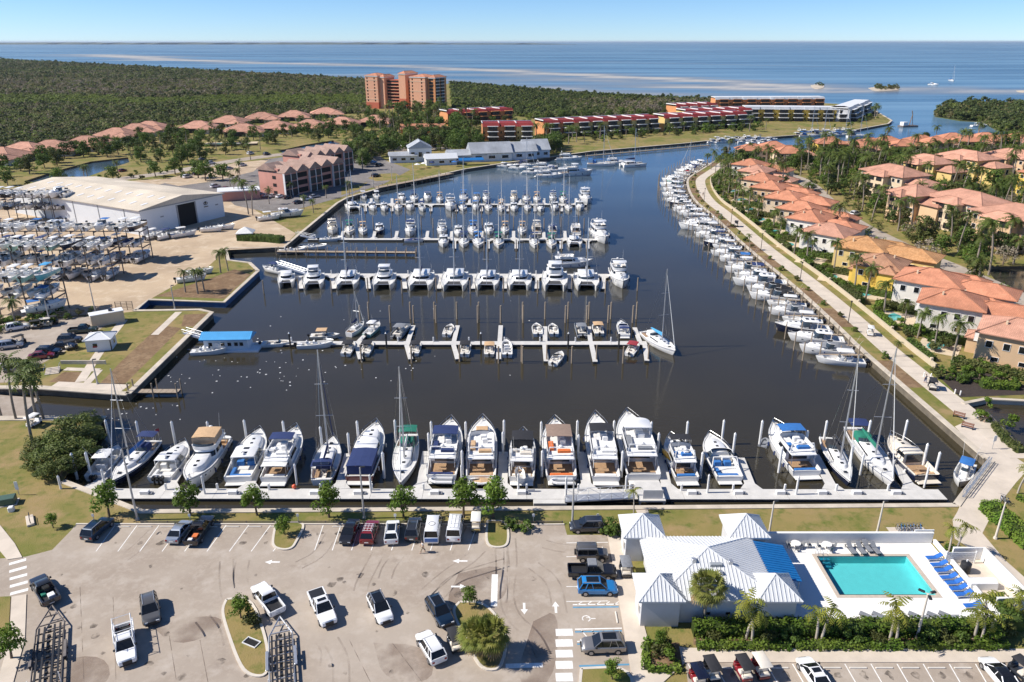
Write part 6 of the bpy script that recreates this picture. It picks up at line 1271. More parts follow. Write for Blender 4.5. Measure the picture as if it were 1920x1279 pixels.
# ================================================================ villas on the east side
def villa(x,y,wm,rm,label,w1=12.5,d1=11,e1=6.3,w2=13,e2=5.6,flip=False,lan=True,sd=0):
    vr=random.Random(sd+900); w1*=vr.uniform(.85,1.12); d1*=vr.uniform(.9,1.16); e1*=vr.uniform(.95,1.08); w2*=vr.uniform(.8,1.2); e2*=vr.uniform(.6,1.05)
    r=emp('villa',(x+vr.uniform(-1.5,2.5),y+vr.uniform(-.8,.8),LZ),R((-36 if sd<5 else -42)+vr.uniform(-4,4)),label=label,cat='villa')
    if sd%2==0: vol(r,w1*.1,w1*.55,d1+.01,d1+2.4,0,e1-.9,wm); hiproof(r,w1*.1,w1*.55,d1-2,d1+2.4,e1-.8,1.4,rm)
    if sd%3!=1: vol(r,-2.2,-.01,d1*.55,d1*.95,0,3.3,wm); hiproof(r,-2.2,1,d1*.55,d1*.95,3.4,1.1,rm,.5)
    if sd%4==3: vol(r,w1*.6,w1*.6+4,-2.4,-.01,0,e1-.4,wm); hiproof(r,w1*.6,w1*.6+4,-2.4,2,e1-.3,1.5,rm,.5)
    vol(r,0,w1,0,d1,0,e1,wm); hiproof(r,0,w1,0,d1,e1+.2,2.5,rm)
    y0=1.4 if not flip else 2.6; vol(r,w1+.02,w1+w2,y0,y0+d1*.72,0,e2,wm); hiproof(r,w1-3,w1+w2,y0,y0+d1*.72,e2+.15,1.9,rm)
    vol(r,w1*.45,w1+4,d1,d1+3.2,0,e2-.3,wm); hiproof(r,w1*.45,w1+4,d1-2,d1+3.2,e2-.1,1.5,rm)
    for z in (1.6,4.7):
        for yy in (2.2,5.2,8.6): window(r,-.03,yy,z,1.7 if yy!=5.2 else 2.2,1.5 if z>2 else 2.0,PI/2)
    for xx in (2.0,5.0,7.6,10.2): window(r,xx,-.03,4.6,1.25,1.5)
    for xx in (3.5,8.2): window(r,xx,-.03,1.7,1.4,.9)
    for xx in (w1+3,w1+7,w1+10.5): window(r,xx,y0-.03,3.6,1.2,1.3)
    if lan: ob('balcony_screen',M().bx(-.9,-.05,3.8,6.6,3.4,5.8).mesh('balcony_screen',WHITEP),r); ob('balcony_opening',M().bx(-.95,-.88,4.0,6.4,3.7,5.5).mesh('balcony_opening',GLASSB),r)
    for q in ((4,3),(8,7)): 
        ob('roof_vent',M().rbx(q[0]-.2,q[0]+.2,q[1]-.2,q[1]+.2,e1+1.2,e1+2.4,.04).mesh('roof_vent',W_CREAM),r)
    return r
VIL=[(91.2,138.5,W_PEACH,TILEP,'peach villa with salmon roof, nearest along the promenade'),(90.6,156,W_WHITE,TILE,'white villa with orange roof and row of upper windows, second from near end'),(92.0,174,W_WHITE,TILE,'white villa with screened corner balcony and orange roof'),(88.6,188,W_YEL,TILEB,'bright yellow villa with brown tiled roof'),(88.8,205.5,W_OCH,TILEO,'yellow villa with ochre roof'),(89,223,W_WHITE,TILEP,'white villa with pink-tiled roof beyond the ochre roof'),(90,241,W_WHITE,TILE,'white villa with orange roof, seventh from near end of promenade'),(91,259,W_CREAM,TILE,'cream villa, eighth from near end of promenade'),(92.5,277,W_CREAM,TILE,'cream villa, ninth from near end of promenade'),(94.5,295.5,W_PEACH,TILE,'peach villa, tenth from near end of promenade'),(97,315,W_CREAM,TILE,'cream villa, eleventh from near end of promenade'),(99.5,336,W_CREAM,TILEP,'cream villa, twelfth from near end of promenade'),(103,358,W_WHITE,TILE,'white villa, farthest along the promenade')]
for i,(x,y,wm,rm,lb) in enumerate(VIL): villa(x,y,wm,rm,lb,flip=i%2,w2=13 if i!=3 else 17,lan=i in (0,1,2,5,7),sd=i)
# garden wall, villa pools
gl=resample(EASTLINE,2.0); gl=[p for p in gl if p.y>133]; gw=offs(gl,10.2)
lowwall(gw[4:],1.0,.22,'long cream garden wall between promenade and villas',stucco('garden_wall',(.54,.45,.32)),name='garden_wall')
pl=M().rbx(-.28,.28,-.28,.28,0,1.6,.06).mesh('gate_pillar',MATS['stucco_garden_wall'])
for k in range(8,len(gw),9): ob('gate_pillar',pl,None,(gw[k][0]+.1,gw[k][1],LZ),label='cream garden pillar, %s from far end of the promenade wall'%ORD[(k-8)//9],cat='pillar',group='garden wall pillars')
rr=random.Random(5)
PATIO=mat('patio_paving',(.58,.47,.33),.85,var=.1,scale=.8,world=True)
for k,(x,y,wm,rm,lb) in enumerate(VIL):
    r=emp('villa_pool',(x-1.2,y+8.4,LZ),R(-38+rr.uniform(-10,10)),label='small turquoise garden pool, %s from near end of the promenade'%ORD[k],cat='swimming pool',group='villa pools')
    n=14; P=[((1.5+.25*math.sin(2*a_))*math.cos(a_),(2.9+.3*math.cos(3*a_))*math.sin(a_)) for a_ in [2*PI*i/n for i in range(n)]]
    ob('patio',M().prism([(-3.0,-4.4),(4.6,-4.4),(4.6,4.2),(-3.0,4.2)],[(-3.0,-4.4),(4.6,-4.4),(4.6,4.2),(-3.0,4.2)],.0,.03).mesh('patio',PATIO),r)
    ob('coping',M().prism([(a_*1.16,b_*1.1) for a_,b_ in P],[(a_*1.16,b_*1.1) for a_,b_ in P],.02,.10).mesh('coping',COP),r)
    ob('water_surface',M().prism(P,P,.05,.115).mesh('water_surface',mat('garden_pool_water',(.10,.42,.40),.04,var=.15,scale=.8)),r)
# apartment blocks behind the villas
def block(px,py,w_,d,wm,rm,label,e=9.6,fl=3,rz=R(-70)):
    p=g(px,py,LZ+e); r=emp('apartment_block',(p.x,p.y,LZ),rz,label=label,cat='apartment block')
    vol(r,0,w_,0,d,0,e,wm); hiproof(r,0,w_,0,d,e+.2,3.0,rm,.9); vol(r,w_*.25,w_*.7,-3,-.02,0,e-.6,wm); hiproof(r,w_*.25,w_*.7,-3,3,e-.4,1.9,rm,.7)
    vol(r,w_+.02,w_+8,2,d-1,0,e-2.4,wm); hiproof(r,w_-2,w_+8,2,d-1,e-2.2,2.0,rm,.8)
    for f in range(fl):
        z=1.6+f*e/fl
        for yy in (d*.2,d*.5,d*.8): window(r,-.03,yy,z,1.6,1.5,PI/2)
        for xx in (w_*.08,w_*.17,w_*.8,w_*.92): window(r,xx,-.03,z,1.5,1.5)
        for yy in (3.5,6.5,9.5): window(r,w_+8.03,yy,min(z,e-4),1.5,1.5,PI/2)
        ob('balcony_opening',M().bx(w_*.32,w_*.48,-3.08,-2.95,z-.9,z+1.0).mesh('balcony_opening',DARK),r); ob('balcony_opening',M().bx(w_*.53,w_*.66,-3.08,-2.95,z-.9,z+1.0).mesh('balcony_opening',DARK),r)
    return r
for (px,py,w_,d,wm,rm,lb) in ((1822,393,24,16,W_PEACH,TILEP,'nearest peach apartment block with salmon roof at right edge'),(1737,366,22,14,W_CREAM,TILEP,'cream apartment block with white corner bay, second from near'),(1667,358,12,12,W_PEACH,TILEP,'low peach block left of the white corner bay'),(1615,318,22,14,W_CREAM,TILEP,'cream apartment block with arched left gable windows'),(1690,299,18,12,W_OCH,TILEP,'ochre apartment block behind the cream ones'),(1757,290,22,14,W_OCH,TILEP,'ochre apartment block with blue-grey balconies'),(1842,288,22,14,W_PEACH,TILEP,'peach apartment block with tall dark balconies'),(1912,322,20,14,W_YEL,TILE,'yellow apartment block cut by the right edge')): block(px,py,w_,d,wm,rm,lb)
VD=Vector((math.cos(R(-38)),math.sin(R(-38)))); VN=Vector((-VD.y,VD.x)); CIRC=[]
for (x,y,_,_,_) in VIL:
    for t in (3,9,15,21,25): c=Vector((x,y))+VD*t+VN*5.5; CIRC.append((c.x,c.y,7.0))
BD=Vector((math.cos(R(-70)),math.sin(R(-70)))); BN=Vector((-BD.y,BD.x))
for (px,py,w_,d) in ((1822,393,24,16),(1737,366,22,14),(1667,358,12,12),(1615,318,22,14),(1690,299,18,12),(1757,290,22,14),(1842,288,22,14),(1912,322,20,14)):
    p=g(px,py,LZ+9.6)
    for t in range(3,w_+9,5): c=Vector((p.x,p.y))+BD*t+BN*(d/2-1); CIRC.append((c.x,c.y,d/2+2.5))
FARH=[(1385,297,W_CREAM),(1428,292,W_WHITE),(1455,303,W_CREAM),(1530,294,W_YEL),(1583,291,W_PEACH),(1610,284,W_PEACH),(1648,281,W_WHITE),(1676,288,W_PEACH),(1706,278,W_PEACH),(1737,282,W_CREAM),(1765,273,W_PEACH),(1795,279,W_PEACH),(1826,272,W_WHITE),(1858,277,W_PEACH),(1892,274,W_PEACH)]
for k,(px,py,wm) in enumerate(FARH):
    p=g(px,py+6); e=8.5 if wm is W_YEL else 5.6; r=emp('villa',(p.x,p.y,LZ),R(rr.uniform(-8,8)),label='distant tile-roofed villa, %s from left of those nearest the channel'%ORD[k],cat='villa',group='distant villas by the channel')
    vol(r,0,15,0,12,0,e,wm); hiproof(r,0,15,0,12,e+.2,3,TILE); vol(r,9,22,3,10,0,e-1.5,wm); hiproof(r,7,22,3,10,e-1.3,2.2,TILEP)
    for z in (1.7,4.3):
        for xx in (2.5,6,9.5,13): window(r,xx,-.03,z,1.5,1.4,0,False)
        for yy in (3,8): window(r,-.03,yy,z,1.5,1.4,PI/2,False)
# bungalows on the west side
WESTH=[(5,303),(52,292),(100,288),(165,279),(222,262),(258,253),(283,248),(374,247),(432,236),(492,229),(552,225),(612,219),(458,253),(520,247),(583,244),(643,239),(705,235)]
for k,(px,py) in enumerate(WESTH):
    p=g(px,py); r=emp('bungalow',(p.x,p.y,LZ),R(rr.uniform(-10,14)),label=('low bungalow with wide tan hip roof, %s from left along the mangroves'%ORD[k]) if k<12 else ('low bungalow with dark porch, %s from left in the front row by the pond'%ORD[k-12]),cat='bungalow',group='bungalows along the mangroves')
    w_,d=24,19; vol(r,-w_/2,w_/2,-d/2,d/2,0,3.1,W_WHITE); hiproof(r,-w_/2,w_/2,-d/2,d/2,3.3,4.4,TILEP,1.4)
    vol(r,w_/2-9,w_/2+2,-d/2-5,-d/2,0,2.9,W_WHITE); hiproof(r,w_/2-9,w_/2+2,-d/2-5,-d/2+5,3.0,2.6,TILEP,1.0)
    ob('screened_porch',M().bx(-w_/2+1.5,w_/2-10,-d/2-1.2,-d/2-.02,.2,2.7).mesh('screened_porch',DARK),r)
    for xx in (w_/2-7,w_/2-3.5,w_/2): window(r,xx-.5,-d/2-5.04,1.5,1.6,1.4,0,False)
# ================================================================ small sheds, tent, floating office
r=emp('storage_shed',g(192,652),R(12),label='small white hip-roofed shed with red notice on the grass',cat='shed'); vol(r,-2.4,2.4,-2,2,0,2.5,W_METAL); hiproof(r,-2.4,2.4,-2,2,2.6,.9,METALR,.35); window(r,-.6,-2.03,1.4,1.0,.8); ob('notice',M().bx(-1.1,-.3,-2.12,-2.05,.9,1.2).mesh('notice',REDC),r); window(r,2.43,.2,1.3,.9,.9,PI/2); ob('corner_trim',M().bx(2.3,2.46,-2.06,-1.9,0,2.5).mesh('corner_trim',ENGB),r)
r=emp('service_container',g(203,606),R(35),label='long pale service cabin at the edge of the lower car park',cat='cabin'); vol(r,-3.4,3.4,-1.3,1.3,0,2.7,W_CREAM); ob('roof_cap',M().rbx(-3.5,3.5,-1.4,1.4,2.7,2.85,.04).mesh('roof_cap',WHITEP),r); ob('roof_unit',M().rbx(.5,1.3,-.4,.4,2.85,3.3,.05).mesh('roof_unit',ENGB),r); ob('door',M().bx(-3.46,-3.39,-.5,.5,0,2.1).mesh('door',GREYH),r)
r=emp('event_tent',g(462,448),R(8),label='white peaked canopy tent on the sand beside the hedge',cat='tent'); mb,_=hip(-2.6,2.6,-2.6,2.6,2.4,1.7,.1); ob('canopy',mb.mesh('canopy',WHITEC),r)
for x in (-2.5,2.5):
    for y in (-2.5,2.5): ob('leg',M().tube((x,y,0),(x,y,2.4),.05,n=5).mesh('leg',ALU),r)
fx=g(428,660,0); r=emp('floating_office',(fx.x,fx.y+1.8,0),R(2),label='white floating office with bright blue ribbed roof and lifebuoy',cat='houseboat')
ob('pontoon',M().rbx(-6.2,6.4,-2.3,2.3,-.3,.45,.05).mesh('pontoon',W_METAL),r); vol(r,-5.0,4.2,-1.7,1.7,.45,2.8,W_METAL)
rm=gable(-5.6,5.0,-2.2,2.2,2.99,1.0,'x',.1); ro=ob('roof',rm.mesh('roof',BLUEL),r); rb=M()
for i in range(24):
    x=-5.6+i*.46; rb.add([(x,-2.3,3.0),(x+.06,-2.3,3.0),(x+.06,0,4.06),(x,0,4.06),(x,-2.3,2.95),(x+.06,-2.3,2.95)],[(0,1,2,3),(0,1,5,4)])
ob('roof_seams',rb.mesh('roof_seams',BLUEL),ro,kind='stuff')
for x in (-3.6,-1.0,.4,1.8,2.9): window(r,x,-1.73,1.75,.9,.9)
lb=M().path([(-2.2+.42*math.cos(a*PI/5),-1.8,1.7+.42*math.sin(a*PI/5)) for a in range(11)],.1,6); ob('lifebuoy',lb.mesh('lifebuoy',WHITEP),r)
# fence round the boatyard
def fence(px0,px1,h,label,m,step=2.5,rails=3):
    a=g(*px0).xy; b=g(*px1).xy; d=b-a; L=d.length; k=max(2,int(L/step)); r=emp('fence',(a.x,a.y,LZ),math.atan2(d.y,d.x),label=label,cat='fence')
    pm=M().bx(-.06,.06,-.06,.06,0,h).mesh('post',m)
    for i in range(k+1): ob('post',pm,r,(L*i/k,0,0))
    for j in range(rails): ob('rail',M().bx(0,L,-.03,.03,h*(j+.7)/rails-.05,h*(j+.7)/rails+.05).mesh('rail',m),r)
    return r
fence((108,600),(212,585),2.0,'dark boatyard fence behind the lower car park',STEEL,2.5,5); fence((218,582),(250,581),2.2,'short timber screen fence at the inlet head',WOOD,1.2,6); fence((265,982),(1055,982),.45,'low dark rail along the head of the waterfront stalls',STEEL,3.5,2)
fence((1850,782),(1900,835),1.0,'dark rail above the lagoon beside the walkway',STEEL,1.5,3)
# ================================================================ vehicles
def paint(n,c,metal=.0): return mat('car_paint_'+n,c,.3,metal,var=.03,scale=1,coat=.8)
P_WHITE=paint('white',(.80,.80,.80)); P_BLACK=paint('black',(.012,.012,.014)); P_NAVY=paint('navy',(.012,.03,.06),.3); P_SILV=paint('silver',(.42,.46,.52),.5); P_GREY=paint('grey',(.14,.135,.13),.4); P_RED=paint('red',(.20,.012,.018)); P_BLUE=paint('bright_blue',(.02,.22,.55),.2); P_DGREY=paint('dark_grey',(.045,.05,.06),.4); P_CHAMP=paint('champagne',(.33,.31,.29),.6); P_GREEN=paint('dark_green',(.012,.04,.045),.3); P_BEIGE=paint('beige',(.62,.53,.36)); P_YELL=paint('ochre',(.50,.36,.14))
TYRE=mat('tyre',(.018,.018,.019),.85,var=.15); RIM=mat('alloy_rim',(.42,.42,.44),.35,.8,var=.05); LAMPR=mat('tail_lamp',(.30,.01,.01),.2,var=.05); LAMPW=mat('head_lamp',(.72,.74,.76),.1,var=.05); TRIM=mat('black_trim',(.02,.02,.022),.5,var=.1)
WHEEL=M().tube((0,-.12,0),(0,.12,0),.36,.36,14).mesh('wheel',TYRE,30); WRIM=M().tube((0,-.13,0),(0,.13,0),.22,.22,10).mesh('rim',RIM,30)
def ringc(x,w_,zl,zh): return [(x,-w_*.90,zl),(x,-w_,zl+.14),(x,-w_,zh-.14),(x,-w_*.88,zh),(x,w_*.88,zh),(x,w_,zh-.14),(x,w_,zl+.14),(x,w_*.90,zl)]
def car(kind='suv',roofm=None):
    pr=Proto(); sp={'sedan':dict(st=[(-2.35,.74,.38,.82),(-2.25,.86,.30,.98),(-1.5,.91,.24,1.0),(.9,.92,.24,.98),(1.9,.88,.26,.84),(2.25,.80,.30,.70),(2.38,.66,.36,.58)],gb=(-1.75,1.15),gt=(-1.0,.25),wb=.84,wt=.64,zb=.97,zr=1.44,ax=(-1.4,1.42)),
     'suv':dict(st=[(-2.3,.80,.42,.98),(-2.25,.90,.34,1.08),(-1.5,.94,.28,1.08),(.9,.95,.28,1.06),(1.9,.92,.30,.98),(2.25,.84,.34,.84),(2.4,.72,.40,.66)],gb=(-2.18,1.15),gt=(-1.75,.35),wb=.87,wt=.70,zb=1.05,zr=1.72,ax=(-1.42,1.42)),
     'pickup':dict(st=[(-2.95,.86,.46,.72),(-2.85,.94,.40,.74),(-.75,.97,.34,.74),(-.72,.97,.34,1.14),(1.1,.97,.34,1.14),(2.2,.95,.36,1.10),(2.75,.90,.40,1.0),(2.9,.78,.46,.8)],gb=(-.70,1.35),gt=(-.60,.55),wb=.90,wt=.72,zb=1.13,zr=1.86,ax=(-1.75,1.85)),
     'jeep':dict(st=[(-1.95,.84,.5,1.15),(-1.9,.88,.46,1.2),(.6,.88,.46,1.2),(.65,.74,.46,1.15),(1.85,.68,.5,1.08),(1.95,.62,.55,1.0)],gb=(-1.85,.72),gt=(-1.8,.55),wb=.86,wt=.80,zb=1.2,zr=1.88,ax=(-1.2,1.2)),
     'van':dict(st=[(-2.7,.88,.42,1.15),(-2.65,.95,.34,1.2),(1.5,.96,.30,1.2),(2.1,.94,.32,1.12),(2.5,.86,.36,.95),(2.65,.74,.42,.75)],gb=(-2.62,1.75),gt=(-2.5,.95),wb=.94,wt=.80,zb=1.19,zr=2.15,ax=(-1.75,1.7))}[kind]
    bi=pr.p('body',M().loft([ringc(*s) for s in sp['st']]),P_WHITE,smooth=35)
    (b0,b1),(t0,t1),wb,wt,zb,zr=sp['gb'],sp['gt'],sp['wb'],sp['wt'],sp['zb'],sp['zr']; e=.04
    pr.p('windscreen',M().quad((b1,-wb+e,zb),(b1,wb-e,zb),(t1,wt-e,zr-.03),(t1,-wt+e,zr-.03)),GLASS)
    pr.p('rear_window',M().quad((b0,wb-e,zb+.05),(b0,-wb+e,zb+.05),(t0,-wt+e,zr-.03),(t0,wt-e,zr-.03)),GLASS)
    for s in (-1,1): pr.p('side_window',M().quad((b0+.12,s*wb,zb),(b1-.1,s*wb,zb),(t1-.02,s*wt,zr-.03),(t0+.08,s*wt,zr-.03)),GLASS if kind!='van' else GLASSB)
    pl=M()
    for s in (-1,1):
        pl.tube((b1,s*wb,zb-.02),(t1,s*wt,zr),.045,n=4); pl.tube((b0,s*wb,zb-.02),(t0,s*wt,zr),.07,n=4)
        xm=(b0+b1)/2; tm=(t0+t1)/2; pl.tube((xm,s*wb,zb-.02),(tm,s*wt,zr),.045,n=4)
        if kind in('suv','van'): pl.tube((b0+.75,s*wb,zb-.02),(t0+.6,s*wt,zr),.06,n=4)
    pr.p('pillar',pl,P_WHITE)
    if kind=='van':
        for s in (-1,1): pr.p('side_panel',M().quad((b0+.1,s*(wb+.012),zb),(-.2,s*(wb+.012),zb),(-.3,s*(wt+.012),zr),(t0+.05,s*(wt+.012),zr)),P_WHITE)
    rf=[(t0-.05,-wt,zr-.04),(t1+.03,-wt,zr-.04),(t1+.03,wt,zr-.04),(t0-.05,wt,zr-.04)]; rt=[(t0+.05,-wt*.88,zr+.05),(t1-.08,-wt*.88,zr+.05),(t1-.08,wt*.88,zr+.05),(t0+.05,wt*.88,zr+.05)]
    ri=pr.p('roof',M().loft([rf,rt]),P_WHITE,smooth=45)
    pr.p('sunroof',M().bx(t0+.45,t1-.2,-wt*.68,wt*.68,zr+.045,zr+.062),GLASS,ri)
    for s in (-1,1): pr.p('roof_rail',M().bx(t0+.1,t1-.1,s*wt*.84-.025,s*wt*.84+.025,zr+.03,zr+.11),ALU,ri)
    if kind in ('suv','van','jeep'):
        rk=M()
        for k in range(4): x=t0+.3+(t1-t0-.6)*k/3; rk.bx(x-.03,x+.03,-wt*.84,wt*.84,zr+.12,zr+.15)
        for k in range(3): y=-wt*.6+wt*.6*k; rk.bx(t0+.25,t1-.25,y-.02,y+.02,zr+.15,zr+.17)
        pr.p('roof_rack',rk,WHITEP,ri)
    r=1.0
    for ax in sp['ax']:
        for s in (-1,1):
            y=s*(sp['st'][2][1]-.1); w_=pr.p('wheel',WHEEL,None,loc=(ax,y,.36)); pr.p('rim',WRIM,None,w_)
            pr.p('wheel_arch',M().tube((ax,y-.03,.42),(ax,y+.06 if s>0 else y-.06,.42),.43,.43,12),TRIM)
    xf=sp['st'][-1][0]; xr=sp['st'][0][0]; wf=sp['st'][-1][1]; zf=sp['st'][-2][3]
    for s in (-1,1):
        pr.p('headlight',M().rbx(xf-.22,xf-.03,s*wf*.8-.17,s*wf*.8+.17,zf-.22,zf-.06,.02),LAMPW); pr.p('taillight',M().bx(xr-.02,xr+.15,s*.68-.12,s*.68+.12,.66,.88),LAMPR)
        pr.p('mirror',M().rbx(b1-.35,b1-.15,s*(wb+.14)-.1,s*(wb+.14)+.1,zb+.02,zb+.2,.02),TRIM)
    pr.p('grille',M().bx(xf-.04,xf+.015,-.45,.45,.48,zf-.1),TRIM); pr.p('bumper',M().rbx(xf-.1,xf+.05,-wf,wf,.36,.5,.03),TRIM); pr.p('number_plate',M().bx(xr-.03,xr,-.25,.25,.55,.68),WHITEP)
    if kind=='pickup':
        pr.p('bed_floor',M().bx(-2.9,-.74,-.78,.78,.75,.78),TRIM); bw=M()
        bw.rbx(-2.95,-.74,-.97,-.80,.72,1.14,.03); bw.rbx(-2.95,-.74,.80,.97,.72,1.14,.03); pr.p('bed_side',bw,P_WHITE); pr.p('tailgate',M().rbx(-2.98,-2.86,-.79,.79,.6,1.14,.02),P_WHITE)
        pr.p('bed_cover',M().rbx(-2.85,-.76,-.79,.79,1.08,1.15,.02),TRIM)
    if kind=='jeep': pr.p('spare_wheel',M().tube((-2.0,0,1.0),(-2.2,0,1.0),.38,.38,12),TYRE)
    return pr
CARS={k:car(k) for k in ('sedan','suv','pickup','jeep','van')}
def vput(kind,rear,front,label,pm,cat='car',roofm=None,skip=(),sc=1.0,group=None,name=None,z=LZ,extra=None):
    a=g(*rear);b=g(*front); c=(a+b)/2; d=b-a; m={n:pm for n in ('body','pillar','roof','bed_side','tailgate','side_panel')}
    if roofm: m['roof']=roofm
    nm={'sedan':'parked_car','suv':'parked_suv','pickup':'pickup_truck','jeep':'off_roader','van':'parked_van'}[kind]
    o=CARS[kind].place(name or nm,(c.x,c.y,z+.006),math.atan2(d.y,d.x),sc,m,skip,label,cat,group); return o
NR=('roof_rack','sunroof'); 
vput('suv',(170,1012),(200,985),'dark blue SUV, leftmost in the waterfront stalls',P_NAVY,skip=NR)
vput('sedan',(327,1018),(350,988),'silver sedan beside the black pickup',P_SILV,skip=('sunroof','roof_rail'))
o=vput('pickup',(360,1026),(391,979),'black pickup with cargo in its bed at the waterfront',P_BLACK,'pickup',skip=('bed_cover','sunroof','roof_rail'))
ob('cargo',M().rbx(-2.0,-1.2,-.5,.2,.79,1.1,.04).mesh('cargo',ORANGE),o); ob('cargo',M().rbx(-2.6,-2.1,-.1,.5,.79,1.05,.04).mesh('cargo',WHITEP),o)
vput('sedan',(664,986),(648,1022),'black car nose-out, leftmost of the seven by the small trees',P_BLACK,skip=('sunroof','roof_rail'))
vput('suv',(688,1024),(701,986),'dark red SUV with ladder rack on its roof',P_RED,skip=('sunroof',))
vput('suv',(734,1024),(738,986),'white SUV with black sunroof by the waterfront trees',P_WHITE,skip=('roof_rack',))
vput('suv',(772,1016),(779,982),'charcoal SUV left of the white van',P_DGREY,skip=NR)
o=vput('van',(809,1022),(816,978),'white van with blue rear and dark ring on its roof','' or P_WHITE,'van',skip=('roof_rack','sunroof','roof_rail'))
ob('roof_ring',M().path([(-1.0+.42*math.cos(a*PI/8),.42*math.sin(a*PI/8),2.21) for a in range(17)],.035,4).mesh('roof_ring',TRIM),o); ob('rear_panel',M().bx(-2.74,-2.68,-.85,.85,.6,1.15).mesh('rear_panel',paint('van_blue',(.08,.2,.5))),o)
vput('van',(851,1016),(857,979),'white van with roof ladder rack, right of the ringed van',P_WHITE,'van',skip=('sunroof','roof_rail'))
vput('suv',(1129,993),(1075,994),'dark grey SUV parked sideways beside the clubhouse shrub',P_DGREY,skip=NR)
vput('jeep',(1085,1047),(1134,1047),'grey boxy off-roader beside the clubhouse walk',P_GREY,skip=NR)
o=vput('pickup',(1072,1079),(1148,1079),'black pickup with loaded roof beside the clubhouse walk',P_BLACK,'pickup',skip=('sunroof','roof_rail','bed_cover')); ob('roof_load',M().rbx(-.6,.5,-.65,.65,1.92,2.1,.06).mesh('roof_load',GREYC),o)
vput('suv',(1088,1109),(1150,1109),'bright blue SUV in the stall above the accessible bay',P_BLUE,skip=('roof_rack',))
vput('suv',(1166,1216),(1096,1218),'champagne silver crossover beside the crosswalk',P_CHAMP,skip=('roof_rack',))
o=vput('pickup',(100,1138),(72,1092),'dark pickup towing the big black boat trailer',P_DGREY,'pickup',skip=('bed_cover','sunroof','roof_rail')); ob('cargo',M().rbx(-2.4,-1.6,-.6,.1,.79,1.15,.04).mesh('cargo',WHITEP),o); ob('cargo',M().rbx(-1.5,-.9,.1,.6,.79,1.05,.04).mesh('cargo',GREEN),o)
vput('suv',(280,1128),(287,1175),'grey SUV facing the camera in the open lot',P_GREY,skip=('sunroof','roof_rack'))
o=vput('pickup',(233,1180),(242,1258),'white work truck with tall ladder rack',P_WHITE,'truck',skip=('bed_cover','sunroof','roof_rail'))
lr=M()
for s in (-1,1):
    for x in (-2.8,-1.6,-.4,1.0): lr.tube((x,s*.9,1.1),(x,s*.9,2.25),.045,n=4)
    lr.tube((-2.9,s*.9,2.25),(1.2,s*.9,2.25),.05,n=4); lr.bx(-2.9,-.75,s*.93-.12,s*.93+.12,1.1,1.55)
for x in (-2.8,-1.6,-.4,1.0): lr.tube((x,-.9,2.25),(x,.9,2.25),.045,n=4)
ob('ladder_rack',lr.mesh('ladder_rack',WHITEP),o)
vput('pickup',(523,1158),(484,1106),'white pickup towing the pale boat trailer',P_WHITE,'pickup',skip=('bed_cover','sunroof','roof_rail'))
vput('pickup',(591,1116),(621,1182),'white pickup with black bed cover facing the camera',P_WHITE,'pickup',skip=('roof_rail',))
vput('suv',(700,1122),(727,1176),'white SUV with black glass roof in the open lot',P_WHITE,roofm=P_BLACK,skip=('roof_rack',))
vput('suv',(809,1130),(841,1180),'dark blue-grey SUV beside the sabal palm island',P_NAVY,skip=('roof_rack',))
vput('suv',(824,1248),(793,1197),'white SUV facing away beside the golf cart',P_WHITE,skip=NR)
vput('sedan',(1541,1298),(1509,1250),'white sedan in the stalls below the clubhouse hedge',P_WHITE,skip=('roof_rail',))
vput('sedan',(1892,1298),(1852,1250),'white car with black roof at lower right corner',P_WHITE,roofm=P_BLACK,skip=('roof_rail',))
vput('pickup',(133,625),(181,622),'dark green pickup in the lower left car park',P_GREEN,'pickup',skip=('bed_cover','sunroof','roof_rail'))
vput('suv',(110,642),(154,640),'dark SUV beside the small white shed',P_DGREY,skip=NR); vput('suv',(70,665),(114,663),'navy SUV nearest the tall coconut palms',P_NAVY,skip=NR); vput('sedan',(66,673),(92,670),'red car half hidden by palms',P_RED,skip=NR); vput('sedan',(8,690),(48,684),'white car at left edge behind the coconut palms',P_WHITE,skip=NR); vput('suv',(2,655),(40,650),'silver SUV at left edge of lower car park',P_SILV,skip=NR); vput('pickup',(20,700),(66,694),'grey pickup behind the coconut palms',P_GREY,'pickup',skip=('bed_cover','sunroof','roof_rail')); vput('sedan',(100,655),(138,652),'black car between the navy SUV and dark SUV',P_BLACK,skip=NR)
vput('suv',(12,622),(56,614),'white SUV at left edge of the lower car park',P_WHITE,skip=NR)
for k,(x,y,pm,n) in enumerate(((487,367,P_BLUE,'blue'),(500,369,P_WHITE,'white'),(513,370,P_SILV,'silver'),(526,371,P_WHITE,'white'),(539,373,P_BLACK,'black'))): vput('sedan',(x-6,y+1),(x+6,y-2),'%s car, %s from left below the pink apartments'%(n,ORD[k]),pm,skip=NR)
FC=[(230,322,P_RED,'maroon car on the road by the pond'),(386,320,P_GREY,'grey car in the lot before the pink apartments'),(404,352,P_WHITE,'white car by the small pink building'),(380,300,P_SILV,'silver car on the gravel lot'),(470,290,P_WHITE,'white car near the bungalow pool'),(500,291,P_BLACK,'black car near the bungalow pool'),(622,271,P_BLUE,'blue car on the road below the bungalows'),(745,278,P_WHITE,'white car in the upper lot, leftmost'),(757,276,P_BLACK,'black car in the upper lot'),(770,279,P_SILV,'silver car in the upper lot'),(838,273,P_SILV,'silver car right of the upper lot'),(1522,352,P_WHITE,'white car on the villa street, farthest'),(1531,362,P_DGREY,'dark car on the villa street'),(1541,320,P_WHITE,'white car by the yellow villa'),(1603,404,P_WHITE,'white car on the villa street, nearest'),(560,382,P_DGREY,'dark car near the waterfront kerb'),(396,308,P_WHITE,'white car beside the gravel strip'),(705,332,P_BLACK,'black car on the waterfront drive')]
